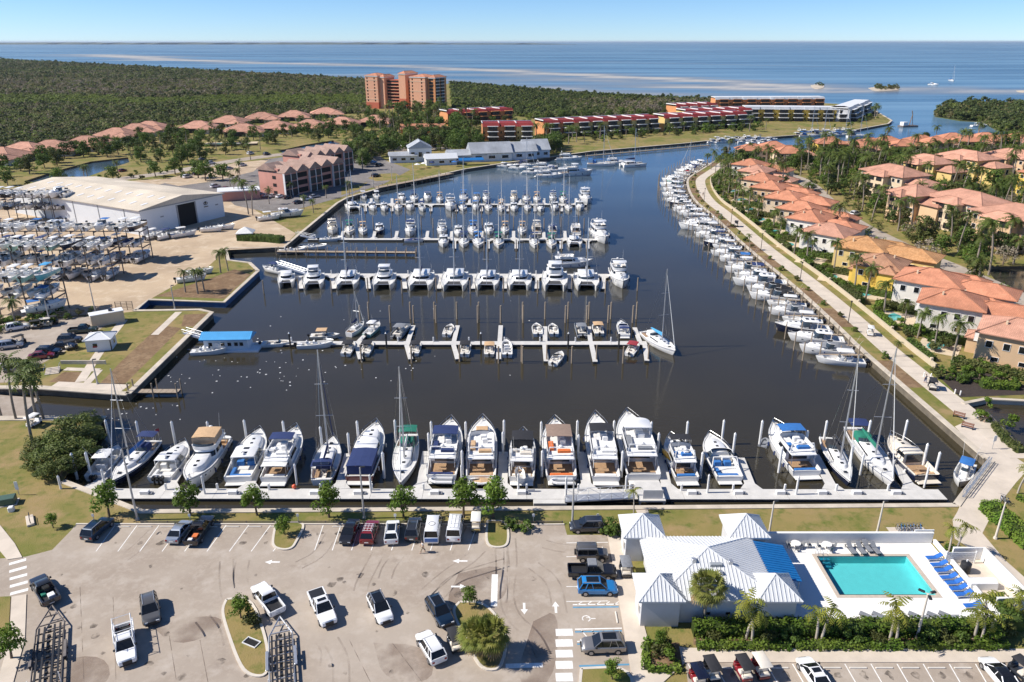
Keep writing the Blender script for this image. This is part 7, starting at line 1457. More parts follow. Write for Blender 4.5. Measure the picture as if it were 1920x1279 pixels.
FC+=[(352,334,P_WHITE,'white car on gravel lot nearest the warehouse roof'),(370,328,P_BLACK,'black car on gravel lot'),(430,318,P_SILV,'silver car on gravel lot by palms'),(455,312,P_WHITE,'white car on gravel lot, rightmost'),(425,356,P_RED,'red car beside the small pink building'),(441,366,P_WHITE,'white car before the small pink building'),(456,372,P_GREY,'grey car before the small pink building, right one'),(690,300,P_WHITE,'white car left of the restaurant'),(700,306,P_BLUE,'blue car left of the restaurant'),(712,312,P_BLACK,'black car by the restaurant drive'),(800,272,P_WHITE,'white car in the upper lot, fifth along'),(815,276,P_DGREY,'dark car in the upper lot, sixth along'),(575,376,P_WHITE,'white car near the waterfront kerb'),(590,371,P_SILV,'silver car near the waterfront kerb')]
for x,y,pm,lb in FC: vput('suv' if pm in (P_WHITE,P_BLACK) else 'sedan',(x-7,y+1),(x+7,y-1.5),lb,pm,skip=NR)
# golf carts
def cart():
    pr=Proto(); pr.p('body',M().rbx(-1.15,1.15,-.58,.58,.3,.62,.08).rbx(.65,1.2,-.55,.55,.6,.95,.12),P_WHITE,smooth=40); pr.p('seat',M().rbx(-.5,.1,-.55,.55,.62,.85,.05).rbx(-.6,-.45,-.55,.55,.8,1.25,.05),VINYL,smooth=40); pr.p('rear_seat',M().rbx(-1.1,-.65,-.55,.55,.62,.85,.05),VINYL,smooth=40)
    pr.p('post',legs_mb([(x,y,.6) for x in (-1.0,.8) for y in (-.53,.53)],1.86,.025),TRIM); pr.p('roof',M().rbx(-1.25,.98,-.64,.64,1.86,1.96,.05),WHITEP,smooth=40); pr.p('windscreen',M().quad((.86,-.5,.98),(.86,.5,.98),(.8,.5,1.82),(.8,-.5,1.82)),GLASSB)
    for x in (-.82,.85):
        for s in (-1,1): pr.p('wheel',M().tube((x,s*.5-.1,.24),(x,s*.5+.1,.24),.24,.24,10),TYRE)
    return pr
CART=cart()
for k,(x,y,rz,bm,rm,lb) in enumerate(((893,990,90,P_YELL,WHITEP,'ochre golf cart with white roof right of the ladder van'),(1172,1075,92,P_BLACK,GREYC,'dark golf cart against the clubhouse pavilion'),(853,1213,112,P_BLACK,BLACKC,'golf cart with black roof beside the white SUV'),(1332,1268,100,P_BLACK,BLACKC,'black-roofed golf cart below the planter, leftmost'),(1392,1266,100,P_RED,BLACKC,'red golf cart with black roof below the hedge'),(1424,1262,100,P_RED,VINYL,'golf cart with cream roof beside the red one'),(1912,1268,110,P_DGREY,BLACKC,'dark cart at the lower right corner'),(1308,1282,100,P_RED,SOLAR,'golf cart with panel on its roof at the bottom edge'),(70,616,20,P_BLACK,BLACKC,'black golf cart in lower left car park, nearest the white SUV'),(88,612,20,P_BEIGE,VINYL,'cream-roofed golf cart in the lower left car park'),(100,608,20,P_BLACK,BLACKC,'black golf cart nearest the boat rack'),(38,645,60,P_BLACK,BLACKC,'dark golf cart between the coconut palms'),(1631,628,70,P_WHITE,WHITEP,'white-roofed golf cart on the promenade'),(1747,729,70,P_BLACK,BLACKC,'black golf cart on the promenade near the lagoon'),(65,798,75,P_WHITE,WHITEP,'white golf cart under the coconut palms'),(1380,425,70,P_BLACK,BLACKC,'dark golf cart far along the promenade'),(135,655,40,P_BLACK,BLACKC,'dark buggy between two parked SUVs'))):
    p=g(x,y); CART.place('golf_cart',(p.x,p.y,LZ+.03),R(rz),None,{'body':bm,'roof':rm},label=lb,cat='golf cart')
# boat trailers
def trailer(px0,px1,label,m,m2,W=1.25,ax=3):
    a=g(*px0);b=g(*px1); d=b-a; L=d.length; r=emp('boat_trailer',(a.x,a.y,LZ+.006),math.atan2(d.y,d.x),label=label,cat='boat trailer'); s0=L*.28
    f=M()
    for s in (-1,1): f.path([(0,0,.55),(s0,s*W,.6),(L,s*W,.62)],.09,4)
    for k in range(9): x=s0*.5+(L-s0*.5-.3)*k/8; w_=min(W,W*x/s0); f.bx(x-.06,x+.06,-w_,w_,.52,.64)
    ob('frame',f.mesh('frame',m),r)
    for s in (-.75,-.35,.35,.75): ob('bunk',M().bx(s0*1.05,L-.2,s*W-.09,s*W+.09,.72,.86).mesh('bunk',m2),r)
    for k in range(int((L-s0)/.8)): ob('roller',M().tube((s0+.3+k*.8,-.16,.74),(s0+.3+k*.8,.16,.74),.14,n=8).mesh('roller',TYRE),r)
    for k in range(ax):
        x=L*.62+(k-(ax-1)/2)*.85
        for s in (-1,1): wv=ob('wheel',WHEEL,r,(x,s*(W+.22),.36)); ob('rim',WRIM,wv); 
    for s in (-1,1): ob('fender',M().rbx(L*.62-1.35,L*.62+1.35,s*(W+.22)-.15,s*(W+.22)+.15,.74,.82,.03).mesh('fender',m),r); ob('guide_post',M().tube((L-.2,s*W,.6),(L-.2,s*W,2.0),.05,n=5).mesh('guide_post',WHITEP),r)
    ob('winch_post',M().tube((s0*.55,0,.55),(s0*.6,0,1.4),.06,n=5).mesh('winch_post',m),r)
trailer((100,1142),(88,1300),'large black boat trailer behind the dark pickup',STEEL,TRIM,1.35); trailer((526,1163),(531,1300),'pale galvanised boat trailer behind the white pickup',ALU,TRIM,1.2,2)
# ================================================================ vegetation
def leafmat(name,c1,c2,scale=.5,rand=.22,trans=.28,rough=.6):
    m=bpy.data.materials.new(name); m.use_nodes=True; n=m.node_tree; b=n.nodes['Principled BSDF']; out=n.nodes['Material Output']
    tc=n.nodes.new('ShaderNodeTexCoord'); t=n.nodes.new('ShaderNodeTexNoise'); t.inputs['Scale'].default_value=scale; t.inputs['Detail'].default_value=3; n.links.new(tc.outputs['Object'],t.inputs['Vector'])
    r=n.nodes.new('ShaderNodeMapRange'); r.inputs[1].default_value=.32; r.inputs[2].default_value=.68; n.links.new(t.outputs[0],r.inputs[0])
    mx=n.nodes.new('ShaderNodeMix'); mx.data_type='RGBA'; mx.inputs[6].default_value=(*c1,1); mx.inputs[7].default_value=(*c2,1); n.links.new(r.outputs[0],mx.inputs[0])
    oi=n.nodes.new('ShaderNodeObjectInfo'); mr=n.nodes.new('ShaderNodeMapRange'); mr.inputs[3].default_value=1-rand; mr.inputs[4].default_value=1+rand; n.links.new(oi.outputs['Random'],mr.inputs[0])
    vm=n.nodes.new('ShaderNodeVectorMath'); vm.operation='SCALE'; n.links.new(mx.outputs[2],vm.inputs[0]); n.links.new(mr.outputs[0],vm.inputs['Scale'])
    n.links.new(vm.outputs[0],b.inputs['Base Color']); b.inputs['Roughness'].default_value=rough; b.inputs['Specular IOR Level'].default_value=.25
    tr=n.nodes.new('ShaderNodeBsdfTranslucent'); n.links.new(vm.outputs[0],tr.inputs[0]); ms=n.nodes.new('ShaderNodeMixShader'); ms.inputs[0].default_value=trans
    n.links.new(b.outputs[0],ms.inputs[1]); n.links.new(tr.outputs[0],ms.inputs[2]); n.links.new(ms.outputs[0],out.inputs[0]); MATS[name]=m; return m
LEAF=leafmat('leaf_green',(.066,.12,.02),(.13,.185,.034)); LEAFB=leafmat('leaf_bright',(.085,.165,.016),(.16,.22,.03)); LEAFD=leafmat('leaf_dark',(.045,.078,.018),(.085,.115,.03)); LEAFO=leafmat('leaf_olive',(.075,.095,.025),(.13,.135,.04)); LEAFM=leafmat('mangrove_leaf',(.105,.145,.034),(.19,.21,.058),.3,.32); LEAFBR=leafmat('dry_twig',(.22,.18,.13),(.32,.27,.20),.5,.25,.1)
FROND=leafmat('palm_frond',(.06,.10,.018),(.14,.17,.035)); FRONDY=leafmat('yellow_frond',(.15,.18,.025),(.27,.26,.04)); FRONDS=leafmat('sabal_frond',(.12,.16,.03),(.24,.23,.055)); FRONDD=leafmat('dead_frond',(.25,.17,.08),(.32,.22,.10))
BARK=mat('bark',(.17,.125,.085),.95,var=.25,scale=3,bump=.03); PBARK=mat('palm_bark',(.27,.225,.18),.95,var=.2,scale=4,bump=.02); PALEB=mat('pale_palm_bark',(.42,.37,.31),.9,var=.15,scale=4)
def leaves(mb,rng,c,r,n,size,sq=.8,shell=.55,up=.35):
    for _ in range(n):
        d=Vector((rng.gauss(0,1),rng.gauss(0,1),rng.gauss(0,1))); d.normalize(); rr_=r*(shell+(1-shell)*rng.random()); p=Vector(c)+Vector((d.x,d.y,d.z*sq))*rr_
        nn=(d+Vector((rng.gauss(0,.55),rng.gauss(0,.55),rng.gauss(0,.55)+up))).normalized(); u=nn.orthogonal().normalized(); a=rng.random()*6.28; v=nn.cross(u); uu=u*math.cos(a)+v*math.sin(a); vv=nn.cross(uu); s=size*rng.uniform(.6,1.25)
        mb.add([p-uu*s,p-vv*s*.55,p+uu*s,p+vv*s*.55],[(0,1,2,3)])
def tree(seed,H=5.2,R_=2.1,trunk=1.7,clumps=16,per=70,ls=.2,m=LEAF,multi_=1,spread=.8):
    rng=random.Random(seed); pr=Proto(); tk=M(); cr=M(); base=Vector((0,0,0)); top=Vector((rng.uniform(-.15,.15),rng.uniform(-.15,.15),trunk))
    tk.tube(base,top,R_*.07+.03,R_*.05+.02,7)
    for k in range(clumps):
        a=2*PI*k/clumps*2.4+rng.random(); el=rng.random(); rad=R_*spread*math.sqrt(rng.random())*(1-.35*el); z=trunk+.2+(H-trunk-R_*.35)*el; c=Vector((rad*math.cos(a),rad*math.sin(a),z)); cr_=R_*rng.uniform(.28,.46)
        if k%2==0: tk.tube(top,c,R_*.03+.015,.015,4)
        leaves(cr,rng,c,cr_,per,ls)
    pr.p('trunk',tk,BARK); pr.p('crown',cr,m); return pr
TREES=[tree(s,m=LEAFB,clumps=18,per=75) for s in (1,2,3)]
MID=[tree(20+s,H=8.5,R_=3.9,trunk=2.2,clumps=20,per=42,ls=.42,m=[LEAF,LEAFD,LEAFO,LEAF][s]) for s in range(4)]
BARE=[tree(40,H=7.5,R_=3.3,trunk=2.0,clumps=20,per=22,ls=.3,m=LEAFBR,spread=1)]
BUSH=[tree(50+s,H=2.2,R_=1.5,trunk=.2,clumps=9,per=45,ls=.22,m=[LEAF,LEAFB,LEAFO][s]) for s in range(3)]
def frond(mb,rng,az,el,L,droop,o,wid=.55,n=9):
    """one feather leaf: rachis with leaflets hanging to both sides"""
    d=Vector((math.cos(az),math.sin(az),0)); side=Vector((-math.sin(az),math.cos(az),0)); pts=[]; p=Vector(o); a=el
    for i in range(n+1):
        pts.append(p.copy()); p=p+(d*math.cos(a)+Vector((0,0,1))*math.sin(a))*(L/n); a-=droop/n*(1+.7*i/n)
    for i in range(n):
        t=i/n; w_=wid*(math.sin(PI*min(1,.18+t*.9))**.7)*L*.28; q=pts[i]; q2=pts[i+1]; dn=Vector((0,0,-.45*w_)); fw=(q2-q)
        for s in (-1,1):
            mb.add([q,q2,q2+side*s*w_+dn+fw*.6,q+side*s*w_*.93+dn+fw*.55],[(0,1,2)]) if rng.random()<.12 else mb.add([q,q+fw*.75,q+side*s*w_+dn+fw*1.1,q+side*s*w_*.95+dn+fw*.75],[(0,1,2,3)])
def palm(seed,H=9,lean=.8,nf=21,L=3.3,m=FROND,bark=PBARK,r=.2,wid=.55,droop=1.7,coco=False,dead=3):
    rng=random.Random(seed); pr=Proto(); tk=M(); pts=[]; az=rng.random()*6.28
    for i in range(7): t=i/6; pts.append((lean*math.cos(az)*t*t,lean*math.sin(az)*t*t,H*t))
    tk.path(pts,r*1.15,7,r*.75); pr.p('trunk',tk,bark,smooth=60); o=pts[-1]; cr=M()
    for k in range(nf): frond(cr,rng,2*PI*k/nf*1.0+rng.uniform(-.2,.2),rng.uniform(.0,1.25) if k%3 else rng.uniform(-.35,.2),L*rng.uniform(.85,1.1),droop*rng.uniform(.8,1.2),o,wid)
    pr.p('crown',cr,m)
    if dead:
        dd=M()
        for k in range(dead): frond(dd,rng,rng.random()*6.28,-.6,L*.7,1.2,o,wid*.8,6)
        pr.p('dead_fronds',dd,FRONDD)
    return pr
PALMS=[palm(60,9,1.0),palm(61,7.5,.6),palm(62,10.5,1.5),palm(63,6,.4,18,2.9),palm(64,8.5,.9,20,3.2)]
TALLP=[palm(70,11.5,1.8,24,3.7,r=.22),palm(71,12.5,-1.2,24,3.7,r=.22),palm(72,11,.8,22,3.5,r=.22)]
SMALLP=[palm(80,3.4,.7,10,1.9,FRONDY,PALEB,.12,.7,1.6,dead=0),palm(81,4.2,-.8,10,2.0,FRONDY,PALEB,.12,.7,1.6,dead=0),palm(82,2.6,.3,9,1.8,FRONDY,PALEB,.12,.7,1.6,dead=0)]
def sabal(seed,H=6.5,n=46,L=1.6):
    rng=random.Random(seed); pr=Proto(); tk=M().path([(0,0,0),(.08,0,H*.5),(.05,.05,H)],.24,8,.2); pr.p('trunk',tk,PBARK,smooth=60); cr=M(); dd=M()
    for k in range(n):
        az=k*2.4; el=1.35-2.1*(k/n); st=rng.uniform(.75,1.05)*L; d=Vector((math.cos(az)*math.cos(el),math.sin(az)*math.cos(el),math.sin(el))); c=Vector((.05,.05,H))+d*st*.85; mb=dd if k>n*.86 else cr
        mb.tube((.05,.05,H),c,.025,.015,3,False); u=d.cross(Vector((0,0,1))); u=u.normalized() if u.length>.05 else Vector((1,0,0)); up=u.cross(d)
        for j in range(11):
            a=(j-5)*.30; tip=c+(d*math.cos(a)+u*math.sin(a))*L*.62*rng.uniform(.85,1.1)-Vector((0,0,.28*L*abs(a)/1.5+.12)); a2=a+.14; mid=c+(d*math.cos(a2)+u*math.sin(a2))*L*.33
            a3=a-.14; mid2=c+(d*math.cos(a3)+u*math.sin(a3))*L*.33; mb.add([c,mid,tip,mid2],[(0,1,2,3)])
    pr.p('crown',cr,FRONDS); pr.p('dead_fronds',dd,FRONDD); return pr
SABAL=sabal(90,6.0,50,2.0); SABAL2=sabal(91,3.3,52,1.9)
def plant(pr,px,py,label,cat,group=None,name='tree',sc=1.0,rz=None,z=LZ):
    p=g(px,py,z); return pr.place(name,(p.x,p.y,z),rnd.random()*6.28 if rz is None else rz,sc,label=label,cat=cat,group=group)
# front lawn trees
for k,(x,y) in enumerate(((205,968),(357,966),(482,966),(617,970),(757,970),(869,966),(925,972))):
    plant(TREES[k%3],x,y,'small leafy tree, %s from left on the front lawn'%ORD[k],'tree','young trees on the front lawn','lawn_tree',[1,.95,.92,1,.95,1.12,1.15][k])
plant(TREES[1],533,1003,'sparse young tree on the kerbed peninsula of the lot','tree',name='young_tree',sc=.55); plant(TREES[2],452,1160,'small tree on the long grass island','tree',name='young_tree',sc=.62); plant(BUSH[2],475,1170,'low shrub beside the small tree on the grass island','shrub',name='shrub',sc=.8); plant(TREES[0],1240,1218,'thin young tree in the planter by the clubhouse','tree',name='young_tree',sc=.5); plant(TREES[0],1148,1275,'thin young tree on the lower kerbed island','tree',name='young_tree',sc=.5); plant(TREES[1],22,1235,'leafy tree at the lower left edge','tree',name='young_tree',sc=.8); plant(TREES[2],100,990,'tiny young tree on left lawn corner','tree',name='young_tree',sc=.45); plant(TREES[1],880,1135,'thin young tree at the top of the palm island','tree',name='young_tree',sc=.5)
plant(SABAL2,893,1228,'left stout sabal palm on the round traffic island','palm',name='sabal_palm',sc=.84); plant(SABAL2,919,1232,'right stout sabal palm on the round traffic island','palm',name='sabal_palm',sc=.9)
plant(SABAL,1318,1172,'tall sabal palm standing before the clubhouse wall','palm',name='sabal_palm',sc=.86)
for k,(x,y) in enumerate(((1399,1198),(1410,1202),(1530,1200),(1540,1202),(1668,1200),(1680,1204),(1826,1198),(1840,1202),(1855,1200))): plant(SMALLP[k%3],x,y,'small yellow-green palm, %s from left in the hedge bed below the pool'%ORD[k],'palm','small palms below the pool','small_palm',1.2)
for k,(x,y) in enumerate(((1778,1038),(1790,1042),(1893,1156),(1905,1162),(1908,925),(1918,905),(1930,880),(1188,965))): plant(SMALLP[k%3],x,y,['small palm left of the pair by the pool path','small palm right of the pair by the pool path','small yellow palm by the pump yard, left one','small yellow palm by the pump yard, right one','low palm at right edge beside the walkway','second low palm at right edge above the walkway','topmost low palm at right edge near the lagoon','small palm beside the gangway platform'][k],'palm',None,'small_palm',1.0 if k!=7 else .8)
# tall coconut palms on the left
for k,(x,y,i,s,rz) in enumerate(((30,786,0,.9,2.0),(64,842,1,1.0,1.2),(70,788,2,.95,.5),(82,786,0,.9,-.6),(2,780,2,.9,1.0))): plant(TALLP[i],x,y,['tall coconut palm rising beside the ramp wall, second from left','tall leaning coconut palm by the mangrove','tall coconut palm behind the golf cart','tall coconut palm nearest the ramp water','tall coconut palm at the left picture edge'][k],'palm',None,'coconut_palm',s,rz)
for k,(x,y,i,s) in enumerate(((348,548,3,.9),(371,551,3,1.0),(383,545,3,.9),(414,512,3,1.0),(428,508,1,.8),(466,402,2,1.1),(474,404,2,1.0),(30,612,3,1.0),(655,366,3,.9),(612,372,3,.8),(570,392,3,.8),(588,400,3,.8),(505,383,1,.8),(440,372,4,.9),(432,350,1,.8),(545,370,1,.8),(470,300,4,1),(450,330,1,.9))): plant(PALMS[i],x,y,'palm, %s in order along the boatyard and pink apartments'%ORD[k],'palm','palms of the west side','palm_tree',s)
# mangrove thicket at the left of the front dock
mang=[tree(200+s,H=6.0,R_=3.0,trunk=.8,clumps=20,per=85,ls=.22,m=LEAFM) for s in range(2)]
for k,(x,y,s) in enumerate(((168,800,.75),(150,815,.95),(120,822,.95),(172,830,.8),(140,840,1.0),(105,845,.9),(75,850,.8),(160,858,.85),(125,868,1.0),(95,876,.95),(60,880,.7),(115,893,.8),(140,885,.8),(85,900,.6))): plant(mang[k%2],x,y,'mangrove bush, %s from the water end of the thicket by the dock'%ORD[k],'mangrove','mangrove thicket by the dock','mangrove_bush',(s*1.05,s*1.05,s*.68))
# hedges
def hedge(pts,wd,h,label,m,seed=0,ls=.16,dens=34,name='hedge'):
    rng=random.Random(seed); P=[Vector(p[:2]) for p in pts]; o=P[0]; root=emp(name,(o.x,o.y,LZ),label=label,cat='hedge'); lv=M()
    ob('dark_core',strip_mb(P,-wd/2+.15,wd/2-.15,0,h-.15).move(-o.x,-o.y).mesh('dark_core',LEAFD),root)  # solid inner box in the dark leaf colour, filling the hedge behind its leaves
    for a,b in zip(P,P[1:]):
        L=(b-a).length; t=(b-a)/L; n=Vector((-t.y,t.x)); 
        for _ in range(int(L*(wd+2*h)*dens)):
            s=rng.random()*L; q=rng.random()*(wd+2*h); und=.12*math.sin(s*1.9)+.08*math.sin(s*4.3+1)
            if q<h: off,z,nn=-wd/2+und*.6,q,Vector((-n.x,-n.y,.5))
            elif q<h+wd: off,z,nn=q-h-wd/2,h+und,Vector((0,0,1))
            else: off,z,nn=wd/2+und*.6,q-h-wd,Vector((n.x,n.y,.5))
            p=a+t*s+n*(off+rng.gauss(0,.06)); p3=Vector((p.x-o.x,p.y-o.y,max(.03,z+rng.gauss(0,.07)))); nn=(nn+Vector((rng.gauss(0,.5),rng.gauss(0,.5),rng.gauss(0,.4)))).normalized(); u=nn.orthogonal().normalized(); v=nn.cross(u); sz=ls*rng.uniform(.7,1.3); a_=rng.random()*6.28; uu=u*math.cos(a_)+v*math.sin(a_); vv=nn.cross(uu)
            lv.add([p3-uu*sz,p3-vv*sz*.6,p3+uu*sz,p3+vv*sz*.6],[(0,1,2,3)])
    ob('foliage',lv.mesh('foliage',m),root); return root
G2=lambda l:[p.xy for p in gs(l)]
hedge(G2([(1298,1187),(1500,1187),(1700,1186),(1862,1185)]),1.6,1.5,'tall dense hedge between pool deck and palms',LEAFB,1)
hedge(G2([(1306,1214),(1480,1214)]),1.1,.7,'low clipped hedge below the clubhouse, left stretch',LEAFB,2); hedge(G2([(1490,1214),(1690,1214)]),1.1,.7,'low clipped hedge along the sidewalk, middle stretch',LEAFB,3); hedge(G2([(1700,1214),(1885,1213)]),1.1,.7,'low clipped hedge along the sidewalk, right stretch',LEAFB,4)
hedge(G2([(1862,1130),(1880,1150),(1905,1185)]),1.6,1.5,'hedge at the pool deck corner by the pump yard',LEAF,5); hedge(G2([(1850,955),(1885,985),(1935,1030)]),2.6,1.5,'broad hedge right of the walkway beside the lamp post',LEAFB,6)
hedge(G2([(1770,1030),(1815,1046)]),1.2,.8,'low hedge at the pool wall by the path',LEAFB,7); hedge(G2([(1212,1258),(1210,1212),(1222,1206)]),.8,.6,'clipped hedge round left side of the planter',LEAFB,8); hedge(G2([(1214,1259),(1276,1257)]),.8,.6,'clipped hedge along the foot of the planter',LEAFB,9)
hedge(G2([(1905,935),(1925,942),(1960,948)]),.8,.6,'short clipped hedge at right edge beside the walkway',LEAFB,10); hedge(G2([(1865,800),(1890,832),(1915,850)]),1.4,.9,'silvery hedge between walkway and lagoon',LEAFO,11)
hedge(G2([(1838,725),(1870,727),(1905,728)]),2.0,1.1,'yellow-green hedge above the lagoon wall',LEAFB,12); hedge(G2([(448,450),(500,452),(530,455)]),3.0,2.0,'green hedge along the seawall beside the tent',LEAF,13)
S('flower_bed',[(1300,1196),(1870,1195),(1890,1208),(1300,1209)],.03,MULCH); S('flower_bed',[(1216,1208),(1272,1206),(1280,1252),(1220,1254)],.11,MULCH)
k=0
for (x,y,i,s) in ((1140,1000,0,1.1),(1150,1003,0,.9),(1235,1228,2,.8),(1250,1225,2,.8),(1255,1240,1,.7),(1340,1202,2,.7),(1440,1206,2,.8),(1480,1204,0,.9),(1600,1205,0,1),(1640,1204,2,.7),(1740,1203,0,.9),(1770,1205,2,.8),(1800,1206,0,.8),(1880,1190,2,1.0),(1860,1205,1,.9),(1895,800,1,1),(1838,790,1,1.0),(1850,760,1,.7),(985,995,0,.8),(965,992,0,.7),(955,990,0,.7)):
    plant(BUSH[i],x,y,'low shrub, %s counting from the clubhouse bed outwards'%ORD[k],'shrub','shrubs round the clubhouse and walkway','shrub',s); k+=1
# ---- scattered garden trees, ordered from left for their labels
BOXES=[]
for (px,py,_) in FARH: p=g(px,py+6); BOXES.append((p.x-1,p.x+23,p.y-1,p.y+13))
ROADV=[p for p in smoothline(gs([(1430,300),(1470,325),(1513,341),(1544,372),(1588,411),(1697,466),(1806,510),(1894,549),(2000,600)]),2)]
def clear(x,y,roads=(),mr=5):
    for b in BOXES:
        if b[0]<x<b[1] and b[2]<y<b[3]: return False
    for c in CIRC:
        if (c[0]-x)**2+(c[1]-y)**2<c[2]**2: return False
    for R_ in roads:
        for p in R_:
            if (p.x-x)**2+(p.y-y)**2<mr*mr: return False
    return True
def to_px(x,y,z=LZ):
    dz=z-CAMH; dep=y*math.cos(PITCH)-dz*math.sin(PITCH); up=y*math.sin(PITCH)+dz*math.cos(PITCH); return CX+F*x/dep,CY-F*up/dep
def inpoly(x,y,P):
    c=False; n=len(P)
    for i in range(n):
        a,b=P[i],P[(i+1)%n]
        if (a[1]>y)!=(b[1]>y) and x<(b[0]-a[0])*(y-a[1])/(b[1]-a[1])+a[0]: c=not c
    return c
def scatter(n,poly,kinds,lab,group,seed,mind=4,roads=(),avoid=(),mr=5.5,srange=(.8,1.15),bias=0,lands=None):
    rng=random.Random(seed); P=[(p.x,p.y) for p in poly]; x0,x1=min(p[0] for p in P),max(p[0] for p in P); y0,y1=min(p[1] for p in P),max(p[1] for p in P); pts=[]; tries=0
    while len(pts)<n and tries<n*60:
        tries+=1; x=rng.uniform(x0,x1); y=y0+(y1-y0)*rng.random()**(1+bias)
        if not inpoly(x,y,P) or not clear(x,y,roads,mr): continue
        if any(inpoly(x,y,[(q.x,q.y) for q in A]) for A in avoid): continue
        if any((x-a)**2+(y-b)**2<mind*mind for a,b in pts): continue
        a,b=to_px(x,y,5)
        if not(-60<a<1990): continue
        pts.append((x,y))
    pts.sort(key=lambda p:to_px(*p)[0])
    for k,(x,y) in enumerate(pts):
        pr,nm,cat=rng.choice(kinds); pr.place(nm,(x,y,LZ),rng.random()*6.28,rng.uniform(*srange),label='%s, %s from left %s'%({'palm_tree':'palm','leafy_tree':'leafy tree','bare_tree':'thin greyish tree','shrub':'shrub'}[nm],ORD[k] if k<80 else 'one',lab),cat=cat,group=group)
PK=[(p,'palm_tree','palm') for p in PALMS]; TK=[(p,'leafy_tree','tree') for p in MID]; BK=[(BARE[0],'bare_tree','tree')]; SK=[(p,'shrub','shrub') for p in BUSH]
rev2=[Vector(p) for p in offs(EASTLINE,13)]
# gardens between wall and villas
gp=[Vector(p) for p in offs([q for q in EASTLINE if q.y>134],11.4)]; gq=[Vector(p) for p in offs([q for q in EASTLINE if q.y>134],17.5)]
gpoly=gp+gq[::-1]
scatter(78,gpoly,SK,'along the villa garden wall','garden shrubs by the promenade wall',11,1.8,srange=(.8,1.4)); scatter(40,gpoly,PK[1:2]+PK[3:],'in the villa gardens by the promenade','garden palms by the promenade',12,4,srange=(.75,1.15))
for k,(x,y,_,_,_) in enumerate(VIL):
    seg=[Vector(p) for p,q in zip(offs(EASTLINE,11.3),EASTLINE) if y-2<q.y<y+11]
    seg=[Vector(p) for p in resample(offs(EASTLINE,11.5),2.5) if y-1.5<p[1]<y+12]
    if len(seg)>1: hedge(seg,1.5,1.3+.3*(k%3),'garden hedge inside the promenade wall, %s from near end'%ORD[k],[LEAF,LEAFB,LEAFO][k%3],60+k,.22,16,'garden_hedge')
    seg2=[Vector((x-1.6,y-2.6))+VD*t for t in (-2,5,12)]; hedge(seg2,1.6,1.7,'hedge between neighbouring villas, %s from near end'%ORD[k],[LEAFO,LEAF][k%2],80+k,.24,14,'garden_hedge')
EV=[Vector(p) for p in ((104,122),(106,150),(106,240),(110,330),(116,392),(170,420),(190,380),(240,330),(240,200),(180,128))]
scatter(80,EV,PK,'between the villas and the street','palms along the villa street',13,4.5,(ROADV,),mr=4.8,avoid=(CANAL,),bias=.3,srange=(1.1,1.5)); scatter(70,EV,TK+BK,'shading the villa street','trees along the villa street',14,5.5,(ROADV,),mr=6.5,avoid=(CANAL,),bias=.4,srange=(.8,1.15))
EV2=[Vector(p) for p in ((128,392),(112,395),(108,420),(190,440),(300,500),(420,520),(420,330),(240,330),(190,380))]
scatter(66,EV2,PK,'among the distant villas','palms among the distant villas',15,6,(ROADV,),srange=(1.1,1.5)); scatter(40,EV2,TK+BK,'between the distant villas','trees among the distant villas',16,6.5,(ROADV,))
scatter(36,[Vector(p) for p in ((128,112),(150,122),(180,128),(240,200),(420,330),(300,150),(200,110))],TK+PK[:1],'at the right edge','trees at the right edge',17,6,avoid=(CANAL,LAGOON))
scatter(34,gs([(1790,715),(1830,688),(1890,660),(1990,640),(1990,730),(1850,722)]),SK,'above the lagoon bed','shrubs above the lagoon',18,2.2,srange=(.6,1.1)); 
scatter(22,gs([(1740,705),(1800,680),(1850,690),(1800,720)]),SK,'beside the nearest villa','shrubs beside the nearest villa',28,1.8,srange=(.6,.9))
vr_=random.Random(55)
for k in range(22):
    p,t=along(rev,42+k*10.5+vr_.uniform(-3,3)); q=p+Vector((t.y,-t.x))*vr_.uniform(1.4,2.9); BUSH[k%3].place('shrub',(q.x,q.y,LZ),vr_.random()*6,vr_.uniform(.45,.8),label='verge shrub, %s from near end of the promenade'%ORD[k],cat='shrub',group='verge shrubs of the promenade')
# quay palms at the end of the promenade
for k,(x,y,s) in enumerate(((1333,318,1.0),(1341,325,.9),(1352,332,.9),(1326,312,1.0),(1360,345,.8),(1372,352,.8),(1351,425,.45),(1405,470,.45),(1678,668,.5),(1402,300,1.0),(1418,312,1.0))): plant(PALMS[k%5],x,y,'palm, %s in order along the promenade walk'%ORD[k],'palm','palms on the promenade','palm_tree',s)
# west side
BOXES+= [(p.x-14,p.x+14,p.y-16,p.y+11) for p in [g(*q) for q in WESTH]]
BOXES+= [(-66,20,400,440),(-140,-40,728,765),(-55,10,600,650)]
ROADW=[p for p in smoothline(gs([(-300,385),(60,356),(230,335),(330,322),(440,300),(600,281),(720,266)]),2)]
WP=gs([(-60,330),(60,300),(200,275),(300,255),(420,255),(560,245),(680,240),(690,262),(560,268),(440,292),(330,312),(250,312),(245,294),(150,300),(40,335),(-60,360)])
scatter(78,WP,TK+TK+PK[:2],'between the bungalows and the pond road','trees below the bungalows',19,7,(ROADW,),avoid=(POND,POND2)); 
BG=[]
def bg_trees(n,poly,seed,roads=(),avoid=(),mr=6):
    rng=random.Random(seed); P=[(p.x,p.y) for p in poly]; x0,x1=min(p[0] for p in P),max(p[0] for p in P); y0,y1=min(p[1] for p in P),max(p[1] for p in P); k=0; t=0
    while k<n and t<n*60:
        t+=1; x,y=rng.uniform(x0,x1),rng.uniform(y0,y1)
        if inpoly(x,y,P) and clear(x,y,roads,mr) and not any(inpoly(x,y,[(q.x,q.y) for q in A]) for A in avoid) and -60<to_px(x,y)[0]<1990: BG.append((x,y)); k+=1
